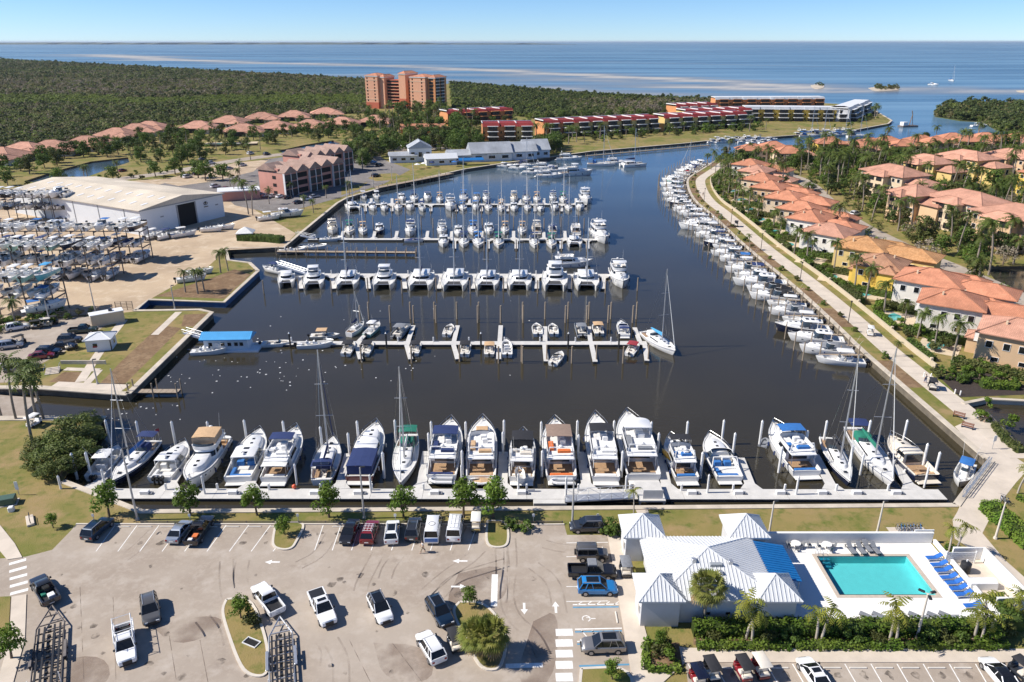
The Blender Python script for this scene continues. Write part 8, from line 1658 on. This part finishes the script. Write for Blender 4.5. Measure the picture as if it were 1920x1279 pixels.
bg_trees(170,gs([(0,300),(150,270),(280,246),(430,234),(640,222),(720,222),(720,236),(560,240),(420,254),(250,276),(60,304)]),20)
bg_trees(420,EV,31,(ROADV,),(CANAL,),5); bg_trees(620,EV2,32,(ROADV,),(),5); bg_trees(160,WP,33,(ROADW,),(POND,POND2)); bg_trees(110,gs([(640,285),(700,268),(780,262),(900,262),(905,278),(860,286),(760,284),(700,296),(690,320),(670,318)]),34,(ROADW,)); bg_trees(140,gs([(690,222),(760,212),(830,206),(850,232),(905,238),(900,256),(840,262),(760,256),(700,252),(680,240)]),35); bg_trees(90,gs([(1000,258),(1240,246),(1440,236),(1440,243),(1240,254),(1040,268)]),36); bg_trees(60,gs([(905,238),(1000,240),(1180,226),(1270,220),(1330,208),(1340,200),(1180,220),(1010,228)]),37)
scatter(80,gs([(690,222),(760,212),(830,206),(850,232),(905,238),(900,256),(840,262),(760,256),(700,252),(680,240)]),PK[:3]+TK,'at the foot of the orange tower','trees at the foot of the tower',21,6,srange=(1.0,1.4)); 
scatter(75,gs([(640,285),(700,268),(780,262),(900,262),(905,278),(860,286),(760,284),(700,296),(690,320),(670,318)]),TK+TK+PK[:2],'behind the restaurant','trees behind the restaurant',22,6,(ROADW,),srange=(.95,1.25)); scatter(24,gs([(1000,280),(1040,272),(1055,282),(1020,294)]),TK,'at the end of the restaurant row','trees beside the restaurant row',23,4.5)
scatter(40,gs([(1000,262),(1240,250),(1440,240),(1440,246),(1240,257),(1040,272)]),SK+PK[3:4],'before the red-roofed terraces','shrubs before the terraces',24,5,srange=(1.0,1.8)); scatter(40,gs([(905,238),(1000,240),(1180,226),(1270,220),(1330,208),(1340,200),(1180,220),(1010,228)]),TK+PK[:1],'behind the red-roofed terraces','trees behind the terraces',25,7)
scatter(26,gs([(1540,240),(1610,232),(1650,222),(1640,212),(1600,236)]),SK+PK[3:4],'at the tip of the point','shrubs at the point',26,5,srange=(.9,1.6)); scatter(40,gs([(-60,345),(60,345),(240,325),(400,318),(470,345),(300,335),(60,352)]),SK+PK[3:4]+TK[:1],'along the road behind the warehouse','shrubs behind the warehouse',27,6)
scatter(30,gs([(-40,610),(60,592),(200,586),(100,606),(-40,640)]),SK,'under the boatyard fence','shrubs along the boatyard fence',29,2.5,srange=(.7,1.1))
# ---- mangrove forest: thousands of trees as one mass
def forest(name,label,poly,n,kits,weights,seed,pick=None,hs=1.0,base=LZ,pts=None):
    rng=random.Random(seed); P=[(p.x,p.y) for p in poly]; y0,y1=min(p[1] for p in P),max(p[1] for p in P); V=[];S_=[];Rz=[];I=[]; tries=0
    for (x,y) in (pts or ()): V.append((x,y,base)); S_.append(hs*rng.uniform(.35,1.2)); Rz.append(rng.random()*6.28); I.append(pick(x,y,rng))
    while not pts and len(V)<n and tries<n*25:
        tries+=1; y=y0+(y1-y0)*rng.random()**1.15; x=rng.uniform(-.78,.86)*y*1.0
        if not inpoly(x,y,P): continue
        a=(x/y)*F*1.0+CX
        if not(-80<a<2000): continue
        if name=='mangrove_forest' and 155<to_px(x,y,4)[1]<177 and a<430 and rng.random()<.55: continue
        V.append((x,y,base)); S_.append(min(1.5,rng.lognormvariate(-.05,.2))*hs*(max(y,450)/500)**.42); Rz.append(rng.random()*6.28); I.append(pick(x,y,rng) if pick else rng.choices(range(len(kits)),weights)[0])
    me=bpy.data.meshes.new(name); me.from_pydata(V,[],[]); 
    for nm,ty,d in (('sc','FLOAT',S_),('rz','FLOAT',Rz),('idx','INT',I)): a=me.attributes.new(nm,ty,'POINT'); a.data.foreach_set('value',d)
    o=ob(name,me,kind='stuff'); o['label']=label
    col=bpy.data.collections.new(name+'_kit')
    for i,k in enumerate(kits): t=bpy.data.objects.new('%s_tree_%02d'%(name,i),k); col.objects.link(t)
    ng=bpy.data.node_groups.new(name,'GeometryNodeTree'); ng.interface.new_socket('Geometry',in_out='INPUT',socket_type='NodeSocketGeometry'); ng.interface.new_socket('Geometry',in_out='OUTPUT',socket_type='NodeSocketGeometry')
    N=ng.nodes; gi=N.new('NodeGroupInput'); go=N.new('NodeGroupOutput'); ip=N.new('GeometryNodeInstanceOnPoints'); ci=N.new('GeometryNodeCollectionInfo'); ci.inputs[0].default_value=col; ci.inputs[1].default_value=True; ci.inputs[2].default_value=True
    def na(nm,ty): q=N.new('GeometryNodeInputNamedAttribute'); q.data_type=ty; q.inputs[0].default_value=nm; return q.outputs[0]
    lk=ng.links.new; lk(gi.outputs[0],ip.inputs['Points']); lk(ci.outputs[0],ip.inputs['Instance']); ip.inputs['Pick Instance'].default_value=True
    lk(na('idx','INT'),ip.inputs['Instance Index']); cx_=N.new('ShaderNodeCombineXYZ'); lk(na('rz','FLOAT'),cx_.inputs[2]); lk(cx_.outputs[0],ip.inputs['Rotation']); lk(na('sc','FLOAT'),ip.inputs['Scale']); lk(ip.outputs[0],go.inputs[0])
    md=o.modifiers.new('forest','NODES'); md.node_group=ng; return o
def kit(seed,H,R_,m,clumps=9,per=26,ls=.5,trunk=.6,up=1.0):
    rng=random.Random(seed); cr=M()
    for k in range(clumps):
        a=k*2.4+rng.random(); el=rng.random(); rad=R_*.75*math.sqrt(rng.random()); leaves(cr,rng,(rad*math.cos(a),rad*math.sin(a),trunk+(H-trunk-R_*.3)*el+.3),R_*rng.uniform(.35,.55),per,ls,.7,.25,up)
    return cr.mesh('mangrove_tree',m)
KM=[kit(301,3.4,2.6,LEAFM),kit(302,3.0,2.9,leafmat('mangrove_bright',(.13,.185,.028),(.20,.24,.04),.3,.25)),kit(303,4.4,2.3,leafmat('mangrove_dark',(.07,.10,.03),(.115,.14,.042),.3,.3)),kit(304,3.6,2.6,leafmat('mangrove_olive',(.17,.165,.065),(.25,.22,.10),.3,.3)),kit(305,3.6,2.3,LEAFBR,9,13,.42)]
from mathutils import noise as mnoise
def pickw(x,y,rng):
    v=mnoise.noise(Vector((x*.004,y*.0022,0)))+.5*mnoise.noise(Vector((x*.012,y*.006,5))); pxy=to_px(x,y,4); brown=0
    py=pxy[1]; ax=pxy[0]
    if 148<py<176: brown=.62 if ax<420 else .25
    elif 134<py<=148: brown=.35
    elif 178<py<193 and v<.35: return rng.choice([1,1,1,0])
    elif py>193: brown=.12+.5*max(0,v)
    if rng.random()<brown: return rng.choice([4,4,3])
    if v>.3: return rng.choice([4,3,3,2])
    return rng.choices([0,1,2,3,4],[4,3.2,1.5+(2 if v<-.25 else 0),2.2,.7])[0]
def pickc(x,y,rng):
    if x>40 and 590<y<840 and rng.random()<min(.8,(x-40)/80): return rng.choice([4,4,4,3])
    return rng.choices([0,1,2,3],[3,3,2.5,1])[0]
KB=[kit(310+i,6.5,3.0,[LEAF,LEAFO,LEAFD,LEAFB][i],12,34,.36,1.0) for i in range(4)]
forest('background_trees','smaller garden trees and undergrowth between the houses',gs([(0,300),(10,300),(0,310)]),0,KB,None,400,lambda x,y,r:r.choice([0,0,1,1,2,3]),.8,LZ,BG)
forest('mangrove_forest','vast green mangrove forest reaching to the bay on the left',FOR_W,50000,KM,None,401,pickw,.80)
forest('mangrove_wood','mangrove wood with bare grey patch behind the red-roofed terraces',FOR_C,9500,KM,None,402,pickc,.85)
forest('island_mangroves','mangrove trees covering the low island at right',ISL,1500,KM,None,403,lambda x,y,r:r.choice([0,2,3,2]),1.25,.6)
forest('islet_mangroves','dark bushes on the small sand islets',gs([(1636,164.5),(1650,163.2),(1680,164),(1684,167.5),(1650,168.5)],.4),90,KM,None,404,lambda x,y,r:r.choice([2,3]),.8,.4); forest('islet_mangroves','dark bushes on the tiny spit',gs([(1524,160),(1535,158),(1546,161),(1538,163)],.4),26,KM,None,405,lambda x,y,r:2,.7,.4)
# ================================================================ street furniture and small things
POLEM=mat('galvanised_pole',(.50,.49,.47),.5,.3,var=.1); CPOLE=mat('concrete_pole',(.62,.56,.48),.8,var=.08)
def lamp(px,py,h,label,m=CPOLE,arm=0,heads=1):
    p=g(px,py); r=emp('lamp_post',(p.x,p.y,LZ),label=label,cat='lamp post'); ob('pole',M().tube((0,0,0),(0,0,h),.16,.09,8).mesh('pole',m,50),r); ob('base',M().tube((0,0,0),(0,0,.3),.26,.22,8).mesh('base',m),r)
    for k in range(heads):
        a=k*2*PI/heads+.3; x,y=math.cos(a)*(.35+arm),math.sin(a)*(.35+arm)
        ob('arm',M().tube((0,0,h-.1),(x*.7,y*.7,h+.02),.045,n=5).mesh('arm',m),r); ob('lamp_head',M().rbx(-.32,.32,-.16,.16,-.08,.06,.03).mesh('lamp_head',TRIM),r,(x,y,h+.03),a)
    return r
lamp(258,975,11.0,'tall grey lamp pole beside leftmost tree of the front lawn',POLEM); lamp(683,972,8.0,'grey lamp pole between parked cars and front dock',POLEM); lamp(1073,986,7.0,'lamp pole beside the sideways grey SUV',POLEM); lamp(1442,1001,5.0,'pale concrete lamp post on lawn behind the clubhouse'); lamp(1644,1001,5.0,'pale concrete lamp post on lawn left of the bicycles'); lamp(1866,1010,5.6,'pale concrete lamp post right of the walkway'); lamp(1719,1196,6.0,'lamp post with three heads in the pool hedge',CPOLE,.3,3)
for k,(x,y,h) in enumerate(((180,590,8),(328,580,6),(183,720,5),(95,610,6),(700,345,6),(655,357,7),(735,338,6))): lamp(x,y,h,'slim lamp pole, %s of those along the west shore'%ORD[k],POLEM)
# promenade lamps
for k,s in enumerate((60,92,124,160,200,240)):
    p,t=along(rev,s); q=p+Vector((t.y,-t.x))*3.1; r=emp('lamp_post',(q.x,q.y,LZ),label='dark promenade lamp post, %s from near end'%ORD[k],cat='lamp post',group='promenade lamp posts'); ob('pole',M().tube((0,0,0),(0,0,5),.1,.07,7).mesh('pole',TRIM,50),r); ob('lamp_head',M().tube((0,0,5),(0,0,5.4),.12,.25,8).mesh('lamp_head',TRIM),r)
# benches
def bench(px,py,rz,label):
    p=g(px,py); r=emp('park_bench',(p.x,p.y,LZ+.03),R(rz),label=label,cat='bench'); BW=mat('bench_brown',(.25,.11,.07),.7,var=.15)
    for k in range(4): ob('seat_slat',M().bx(-.9,.9,-.25+k*.125,-.15+k*.125,.43,.47).mesh('seat_slat',BW),r)
    for k in range(3): ob('back_slat',M().bx(-.9,.9,.26,.30,.55+k*.14,.65+k*.14).mesh('back_slat',BW),r)
    for x in (-.8,.8): ob('leg',M().bx(x-.04,x+.04,-.25,.30,0,.43).bx(x-.04,x+.04,.30,.34,0,.95).mesh('leg',TRIM),r)
bench(1797,783,-40,'brown slatted bench on the walkway, nearer the lagoon'); bench(1813,803,-40,'brown slatted bench on the walkway, nearer the corner')
# sign boards and utility things
def post_sign(px,py,h,w_,hh,label,m,rz=0,name='sign_post'):
    p=g(px,py); r=emp(name,(p.x,p.y,LZ+.02),R(rz),label=label,cat='sign'); ob('post',M().tube((0,0,0),(0,0,h),.05,n=6).mesh('post',POLEM),r); ob('sign_board',M().rbx(-w_/2,w_/2,-.1,-.05,h-hh,h,.01).mesh('sign_board',m),r)
post_sign(1860,842,2.4,.7,1.0,'white sign board standing on the walkway by the corner seawall',WHITEP,20); post_sign(36,928,2.2,.5,1.3,'white utility pedestal on the left lawn',WHITEP)
for k,x in enumerate((178,358,560,742,1000,1120)): post_sign(x,981,1.5,.35,.4,'small stall sign, %s from left along the waterfront kerb'%ORD[k],WHITEP)
p=g(16,944); r=emp('transformer_box',(p.x,p.y,LZ),R(20),label='dark green transformer box on the left lawn',cat='utility box'); ob('cabinet',M().rbx(-1,1,-.7,.7,.1,1.1,.06).mesh('cabinet',mat('utility_green',(.06,.11,.08),.5,var=.1)),r); ob('pad',M().bx(-1.2,1.2,-.9,.9,0,.1).mesh('pad',CONC),r); ob('door',M().bx(-.8,.8,-.74,-.70,.25,.95).mesh('door',MATS['utility_green']),r)
p=g(22,958); ob('valve_box',M().rbx(-.35,.35,-.35,.35,0,.7,.08).mesh('valve_box',WHITEP),None,(p.x,p.y,LZ),R(15),label='small white valve box on the left lawn',cat='utility box')
p=g(57,978); r=emp('concrete_bench',(p.x,p.y,LZ),R(-55),label='pale concrete slab with dark frame on the left lawn',cat='bench'); ob('slab',M().rbx(-1.3,1.3,-.45,.45,0,.3,.04).mesh('slab',CONC),r); ob('frame',M().path([(-1,0,.3),(-1,0,.9),(1,0,.9),(1,0,.3)],.05).mesh('frame',TRIM),r)
for k,(x,y) in enumerate(((1790,738),(1800,741),(1745,708),(1732,706))):
    p=g(x,y); ob('bollard',M().tube((0,0,0),(0,0,.8),.12,.12,8).tube((0,0,.8),(0,0,.9),.12,.04,8).mesh('bollard',WHITEP),None,(p.x,p.y,LZ+.02),label='short white bollard by the dark bed, %s from right'%ORD[k],cat='bollard',group='bollards by the dark bed')
# wire sewer frame on the long island
p=g(472,1207); r=emp('inlet_frame',(p.x,p.y,LZ+.135),R(-25),label='white rectangular frame lying on the long grass island',cat='frame')
for a in ((-.9,-.5,.9,-.42),(-.9,.42,.9,.5),(-.9,-.42,-.82,.42),(.82,-.42,.9,.42)): ob('bar',M().bx(a[0],a[2],a[1],a[3],0,.12).mesh('bar',WHITEP),r)
ob('grate',M().bx(-.8,.8,-.4,.4,.0,.02).mesh('grate',OPEN),r)
# loungers
def lounger(frame,pad):
    pr=Proto(); pr.p('frame',M().bx(-.95,.95,-.33,-.28,.28,.34).bx(-.95,.95,.28,.33,.28,.34).bx(-.95,-.9,-.28,.28,.28,.34).bx(.9,.95,-.28,.28,.28,.34),frame)
    for x in (-.8,.75):
        for y in (-.3,.3): pr.p('leg',M().bx(x-.03,x+.03,y-.03,y+.03,0,.29),frame)
    pr.p('seat_pad',M().rbx(-.2,.95,-.3,.3,.34,.42,.02),pad); pr.p('backrest',M().loft([[(-.2,-.3,.36),(-.2,.3,.36),(-.2,.3,.44),(-.2,-.3,.44)],[(-.85,-.3,.78),(-.85,.3,.78),(-.9,.3,.85),(-.9,-.3,.85)]]),pad); return pr
LB=lounger(WHITEP,canvas('pool_blue',(.02,.13,.46))); LG=lounger(TRIM,GREYC)
for k,(x,y) in enumerate(((1750,1050),(1759,1063),(1767,1074),(1777,1087),(1787,1097),(1795,1108),(1805,1119),(1822,1140))): p=g(x,y); LB.place('sun_lounger',(p.x,p.y,LZ+.02),R(184),1.05,label='blue sun lounger, %s from the far end of the poolside row'%ORD[k],cat='sun lounger',group='blue loungers by the pool')
for k,(x,y) in enumerate(((1595,1034),(1613,1034),(1625,1030),(1640,1034))): p=g(x,y); LG.place('sun_lounger',(p.x,p.y,LZ+.02),R(-84),1.05,label='dark sun lounger, %s from left under the far pool wall'%ORD[k],cat='sun lounger',group='dark loungers under the pool wall')
for k,(x,y) in enumerate(((1628,1161),(1652,1161),(1720,1161),(1755,1161),(1777,1160))): p=g(x,y); LG.place('sun_lounger',(p.x,p.y,LZ+.02),R(140),1.05,label='dark sun lounger, %s from left beside the pool hedge'%ORD[k],cat='sun lounger',group='dark loungers beside the hedge')
def chair(px,py,rz,label):
    p=g(px,py); r=emp('patio_chair',(p.x,p.y,LZ+.02),R(rz),label=label,cat='chair',group='patio chairs by the pool'); ob('seat',M().rbx(-.24,.24,-.24,.24,.42,.48,.02).mesh('seat',GREYC),r); ob('backrest',M().bx(-.24,.24,.21,.26,.5,.95).mesh('backrest',GREYC),r)
    for x in (-.2,.2):
        for y in (-.2,.2): ob('leg',M().tube((x,y,0),(x,y,.43),.025,n=4).mesh('leg',TRIM),r)
for k,(x,y,rz) in enumerate(((1478,1027,90),(1503,1027,-90),(1517,1027,90),(1535,1029,90),(1562,1028,-90),(1492,1034,180),(1556,1036,200))): chair(x,y,rz,'dark patio chair, %s from left by the white tables'%ORD[k])
for k,(x,y) in enumerate(((1491,1027),(1549,1029))):
    p=g(x,y); r=emp('patio_table',(p.x,p.y,LZ+.02),label=['round white table nearest the blue awning','round white table nearest the dark loungers'][k],cat='table'); ob('table_top',M().tube((0,0,.70),(0,0,.74),.6,.6,16).mesh('table_top',WHITEP),r); ob('pedestal',M().tube((0,0,0),(0,0,.7),.06,n=7).mesh('pedestal',TRIM),r)
# pump yard
p=g(1808,1072); r=emp('filter_tank',(p.x,p.y,LZ),label='dark round filter tank in the pump yard',cat='tank'); ob('tank_shell',M().tube((0,0,0),(0,0,1.3),.6,.6,14).tube((0,0,1.3),(0,0,1.55),.6,.2,14).mesh('tank_shell',TRIM,40),r); ob('valve',M().tube((0,0,1.5),(0,0,1.8),.1,n=6).mesh('valve',WHITEP),r)
p=g(1838,1100); r=emp('pump_cabinet',(p.x,p.y,LZ),label='pale rounded equipment cover in the pump yard',cat='cabinet'); ob('cabinet',M().loft([[(-1.6,-.7,0),(-1.6,.7,0),(-1.6,.6,.9),(-1.6,0,1.2),(-1.6,-.6,.9)],[(1.6,-.7,0),(1.6,.7,0),(1.6,.6,.9),(1.6,0,1.2),(1.6,-.6,.9)]]).mesh('cabinet',WHITEP,30),r)
sheet('pump_yard',[(54.9,67.5),(58.8,67.5),(58.5,76.3),(54.9,76.3)],LZ+.02,CONC)
p=g(1798,1056); r=emp('screen_fence',(p.x,p.y,LZ),label='white slatted screen at the top of the pump yard',cat='fence')
for k in range(6): ob('slat',M().bx(-1.8,1.8,-.03,.03,.2+k*.25,.38+k*.25).mesh('slat',WHITEP),r)
for x in (-1.8,1.8): ob('post',M().bx(x-.06,x+.06,-.09,.09,0,1.8).mesh('post',WHITEP),r)
p=g(1712,1022); r=emp('pool_gate',(53.0,79.9,LZ),label='grey gate in the far pool wall',cat='gate'); ob('gate_leaf',M().bx(-1.1,1.1,.03,.09,.1,1.7).mesh('gate_leaf',GREYH),r); ob('gate_frame',M().bx(-1.25,-1.1,0,.12,0,1.85).bx(1.1,1.25,0,.12,0,1.85).bx(-1.1,1.1,0,.12,1.7,1.85).mesh('gate_frame',WHITEP),r)
# bicycles
def bike(m):
    pr=Proto()
    for x in (-.52,.52):
        w_=M(); w_.path([(x+.33*math.cos(a*PI/6),0,.35+.33*math.sin(a*PI/6)) for a in range(13)],.025,4)
        for a in range(6): w_.tube((x,0,.35),(x+.32*math.cos(a*PI/3),0,.35+.32*math.sin(a*PI/3)),.006,n=3)
        pr.p('wheel',w_,TYRE)
    f=M().path([(-.52,0,.35),(-.15,0,.8),(.38,0,.85),(0,0,.32),(-.52,0,.35)],.025,5).tube((-.15,0,.8),(0,0,.32),.02).tube((.38,0,.85),(.52,0,.35),.022); pr.p('frame',f,m); pr.p('handlebar',M().path([(.3,-.28,1.0),(.4,0,1.02),(.3,.28,1.0)],.02).tube((.4,0,1.02),(.38,0,.85),.02),CHROME); pr.p('saddle',M().rbx(-.3,-.02,-.09,.09,.9,.97,.03).tube((-.16,0,.9),(-.15,0,.8),.02),TRIM); return pr
BK1=bike(P_BLUE); BK2=bike(P_SILV)
for k in range(8):
    p=g(1683+k*6,997-(k%2)*1.5); (BK1 if k%3 else BK2).place('bicycle',(p.x,p.y,LZ+.02),R(80+rnd.uniform(-14,14)),label='bicycle, %s from left in the rack behind the pool wall'%ORD[k],cat='bicycle',group='bicycles behind the pool wall')
for k in range(3): p=g(1876+k*5,940+k*2); BK2.place('bicycle',(p.x,p.y,LZ+.02),R(60+k*20),label='bicycle beside the walkway at right, %s from left'%ORD[k],cat='bicycle',group='bicycles at the walkway')
p=g(1706,999); sheet('bicycle_pad',[(p.x-2.6,p.y-.7),(p.x+2.6,p.y-.7),(p.x+2.4,p.y+1.2),(p.x-2.6,p.y+1.2)],LZ+.012,CONC)
# ---- people
SKIN=mat('skin',(.50,.30,.21),.6,var=.06); SHIRTW=mat('white_shirt',(.74,.73,.71),.85,var=.05,bump=.01); KHAKI=mat('khaki_cloth',(.36,.29,.20),.9,var=.08); SHIRTP=mat('pink_shirt',(.55,.20,.18),.85,var=.05); BLUECL=mat('blue_cloth',(.06,.10,.22),.9,var=.08); HAIR=mat('brown_hair',(.07,.045,.03),.7,var=.2)
def skinmesh(name,verts,edges,rad,m,parent,root=0):
    me=bpy.data.meshes.new(name); me.from_pydata(verts,edges,[]); me.materials.append(m); o=ob(name,me,parent)
    sk=o.modifiers.new('skin','SKIN'); sk.use_smooth_shade=True
    ly=me.skin_vertices[0] if len(me.skin_vertices) else None
    if ly is None: bm_=None
    else:
        for v,r_ in zip(ly.data,rad): v.radius=(r_,r_) if not isinstance(r_,tuple) else r_
        ly.data[root].use_root=True
    ss=o.modifiers.new('sub','SUBSURF'); ss.levels=1; ss.render_levels=1; return o
def person(px,py,rz,label,shirt,legs,stride=.3,sit=False,z=LZ):
    p=g(px,py,z); r=emp('person',(p.x,p.y,z+.01),R(rz),label=label,cat='person'); zz=-.42 if sit else 0
    V=[];E_=[];Rd=[]
    def v(x,y,z_,rr_): V.append((x,y,z_+zz)); Rd.append(rr_); return len(V)-1
    def e(*c): 
        for a,b in zip(c,c[1:]): E_.append((a,b))
    pel=v(0,0,.95,(.15,.12)); ch=v(.02,0,1.3,(.17,.12)); nk=v(.02,0,1.48,.06); hd=v(.04,0,1.58,.085); tp=v(.04,0,1.70,.09); e(pel,ch,nk,hd,tp)
    hips=[];hands=[]
    for s in (-1,1):
        f=stride*s; sh=v(.02,s*.19,1.42,.065)
        if sit: kn=v(.45,s*.1,.93,.07); an=v(.45,s*.1,.52,.05); ft=v(.6,s*.1,.46,.045)
        else: kn=v(.5*f+.04,s*.1,.52,.07); an=v(f-.05*(s>0),s*.1,.09,.05); ft=v(f+.15,s*.1,.05,.045)
        el=v(-.25*f,s*.25,1.17,.05); wr=v(-.5*f+.08,s*.26,.93,.04); pa=v(-.55*f+.1,s*.26,.85,.035); e(ch,sh,el,wr,pa); hp=v(0,s*.1,.9,.1); e(pel,hp,kn,an,ft)
        for j,(dx,dz,l) in enumerate(((-.03,-.06,.07),(-.01,-.07,.085),(.01,-.07,.08),(.03,-.06,.065))): fa=v(V[pa][0]+dx,s*.26,V[pa][2]-zz-.06,.009); fb_=v(V[pa][0]+dx*1.1,s*.255,V[pa][2]-zz-.06-l,.008); e(pa,fa,fb_)
        th=v(V[pa][0]+.045,s*.24,V[pa][2]-zz-.02,.01); t2=v(V[pa][0]+.06,s*.23,V[pa][2]-zz-.06,.008); e(pa,th,t2)
    skinmesh('body',V,E_,Rd,SKIN,r)
    Vs=[V[0],V[1],V[2]]; 
    sv=[(0,0,.98+zz),(.02,0,1.3+zz),(.02,0,1.45+zz)]+[(.02,s*.19,1.42+zz) for s in (-1,1)]+[(-.12*stride*s,s*.23,1.25+zz) for s in (-1,1)]; skinmesh('shirt',sv,[(0,1),(1,2),(1,3),(1,4),(3,5),(4,6)],[(.175,.145),(.2,.15),.08,.085,.085,.075,.075],shirt,r)
    k0=[i for i,q in enumerate(V)]
    tv=[(0,0,.98+zz)]; te=[]; tr=[(.17,.15)]
    for s in (-1,1):
        f=stride*s; kn=(.45,s*.1,.93+zz) if sit else (.5*f+.04,s*.1,.52); an=(.45,s*.1,.62+zz) if sit else (f-.02,s*.1,.2); i=len(tv); tv+= [(0,s*.1,.9+zz),kn,an]; tr+=[.12,.09,.07]; te+=[(0,i),(i,i+1),(i+1,i+2)]
    skinmesh('trousers',tv,te,tr,legs,r)
    ob('hair',M().ball((.02,0,1.72+zz),.115,9,5,.75).mesh('hair',HAIR,60),r)
    ob('nose',M().tube((.12,0,1.62+zz),(.16,0,1.60+zz),.02,.012,5).mesh('nose',SKIN),r)
person(793,1036,195,'person in white shirt and pale trousers walking behind the ringed van',SHIRTW,KHAKI,.32)
person(1845,792,30,'person in pink shirt by the lagoon rail',SHIRTP,KHAKI,.1); person(1734,718,100,'person in white shirt on the promenade verge near the golf cart',SHIRTW,BLUECL,.15); person(1318,368,80,'person walking far along the promenade',BLUECL,KHAKI,.3)
# ---- foam flecks on the basin
mb=M(); rr=random.Random(77)
def fleck(px,py):
    p=g(px,py,0); s=rr.uniform(.08,.2); n=7; P=[(p.x+s*rr.uniform(.6,1.2)*math.cos(2*PI*i/n),p.y+s*rr.uniform(.6,1.2)*math.sin(2*PI*i/n)) for i in range(n)]; mb.prism(P,P,-.02,.05)
for _ in range(60):
    a=rr.random(); fleck(330+rr.gauss(0,1)*90+230*a,705+rr.gauss(0,26)-30*a)
for _ in range(36): fleck(rr.uniform(480,1000),rr.uniform(560,720))
for _ in range(16): fleck(rr.uniform(200,340),rr.uniform(755,800))
ob('foam',mb.mesh('foam',WHITEP),kind='stuff')['label']='scattered white foam flecks on the dark basin water'
# ---- crane barge in the channel
p=g(1702,238,0); r=emp('crane_barge',(p.x,p.y,0),R(15),label='work barge with brown crane in the channel mouth',cat='barge'); ob('barge_hull',M().rbx(-7,7,-3,3,-.4,1.2,.1).mesh('barge_hull',STEEL),r); ob('deck_house',M().rbx(-6,-2,-2,2,1.2,3.8,.1).mesh('deck_house',WHITEP),r); ob('crane_boom',M().path([(1,0,1.2),(2.5,0,9),(1.2,0,12)],.35,4).tube((4,0,1.2),(2.5,0,9),.25,n=4).mesh('crane_boom',mat('rust_brown',(.28,.16,.07),.8,var=.2)),r)
# driftwood gate structure and railings at the quay restaurant
timber_pier((705,352),(845,325),3.0,'boardwalk along the quay before the restaurant',z=1.75,step=5,ph=2.8)
# umbrellas on the restaurant terrace
for k,(x,y,m) in enumerate(((852,312,BLUEC),(862,309,NAVY),(783,317,WHITEC),(795,315,WHITEC),(810,313,NAVY))):
    p=g(x,y); r=emp('parasol',(p.x,p.y,LZ),label='%s parasol, %s listed along the restaurant terrace'%({BLUEC:'blue',NAVY:'navy',WHITEC:'white'}[m],ORD[k]),cat='parasol',group='restaurant parasols'); ob('canopy',M().tube((0,0,2.3),(0,0,3.0),1.7,.05,8).mesh('canopy',m),r); ob('pole',M().tube((0,0,0),(0,0,3),.04,n=5).mesh('pole',ALU),r)
# floating gate and steps on the peninsula
p=g(97,702); r=emp('steps',(p.x,p.y,LZ),R(20),label='pale concrete steps with rails beside the flower bed',cat='steps')
for k in range(5): ob('tread',M().bx(-1.2,1.2,k*.45,k*.45+.44,0,.12+.12*k).mesh('tread',CONC),r)
for s in (-1.25,1.25): ob('handrail',M().path([(s,0,.9),(s,2.2,1.5)],.03).tube((s,0,0),(s,0,.9),.03).tube((s,2.2,.5),(s,2.2,1.5),.03).mesh('handrail',ALU),r)
p=g(140,685); ob('retaining_wall',M().bx(0,9,-.12,.12,0,.8).mesh('retaining_wall',CONC2),None,(p.x-3,p.y+.6,LZ),label='low concrete retaining wall on the grassy peninsula',cat='wall')

# pool of the bungalow club and its terrace
p=g(432,270); r=emp('swimming_pool',(p.x,p.y,LZ),R(10),label='turquoise club pool among palms below the bungalows',cat='swimming pool'); ob('terrace',M().bx(-16,16,-9,9,0,.12).mesh('terrace',PATIO),r); P=[(11*math.cos(i*PI/8),5.5*math.sin(i*PI/8)) for i in range(16)]; ob('water_surface',M().prism(P,P,.1,.18).mesh('water_surface',MATS['garden_pool_water']),r)
ob('retaining_wall',M().bx(-18,18,-10.5,-9.6,-.2,1.2).mesh('retaining_wall',WALLD),r)
# ================================================================ thin sea air
hz=bpy.data.materials.new('haze'); hz.use_nodes=True; n=hz.node_tree; n.nodes.remove(n.nodes['Principled BSDF']); pv=n.nodes.new('ShaderNodeVolumePrincipled'); pv.inputs['Color'].default_value=(.80,.90,1,1); pv.inputs['Density'].default_value=2.2e-5; pv.inputs['Anisotropy'].default_value=.2
n.links.new(pv.outputs[0],n.nodes['Material Output'].inputs['Volume'])
ob('haze',M().bx(-105000,105000,-400,64000,-3,68).mesh('haze',hz),kind='stuff')['label']='thin sea haze over the bay and the marina'
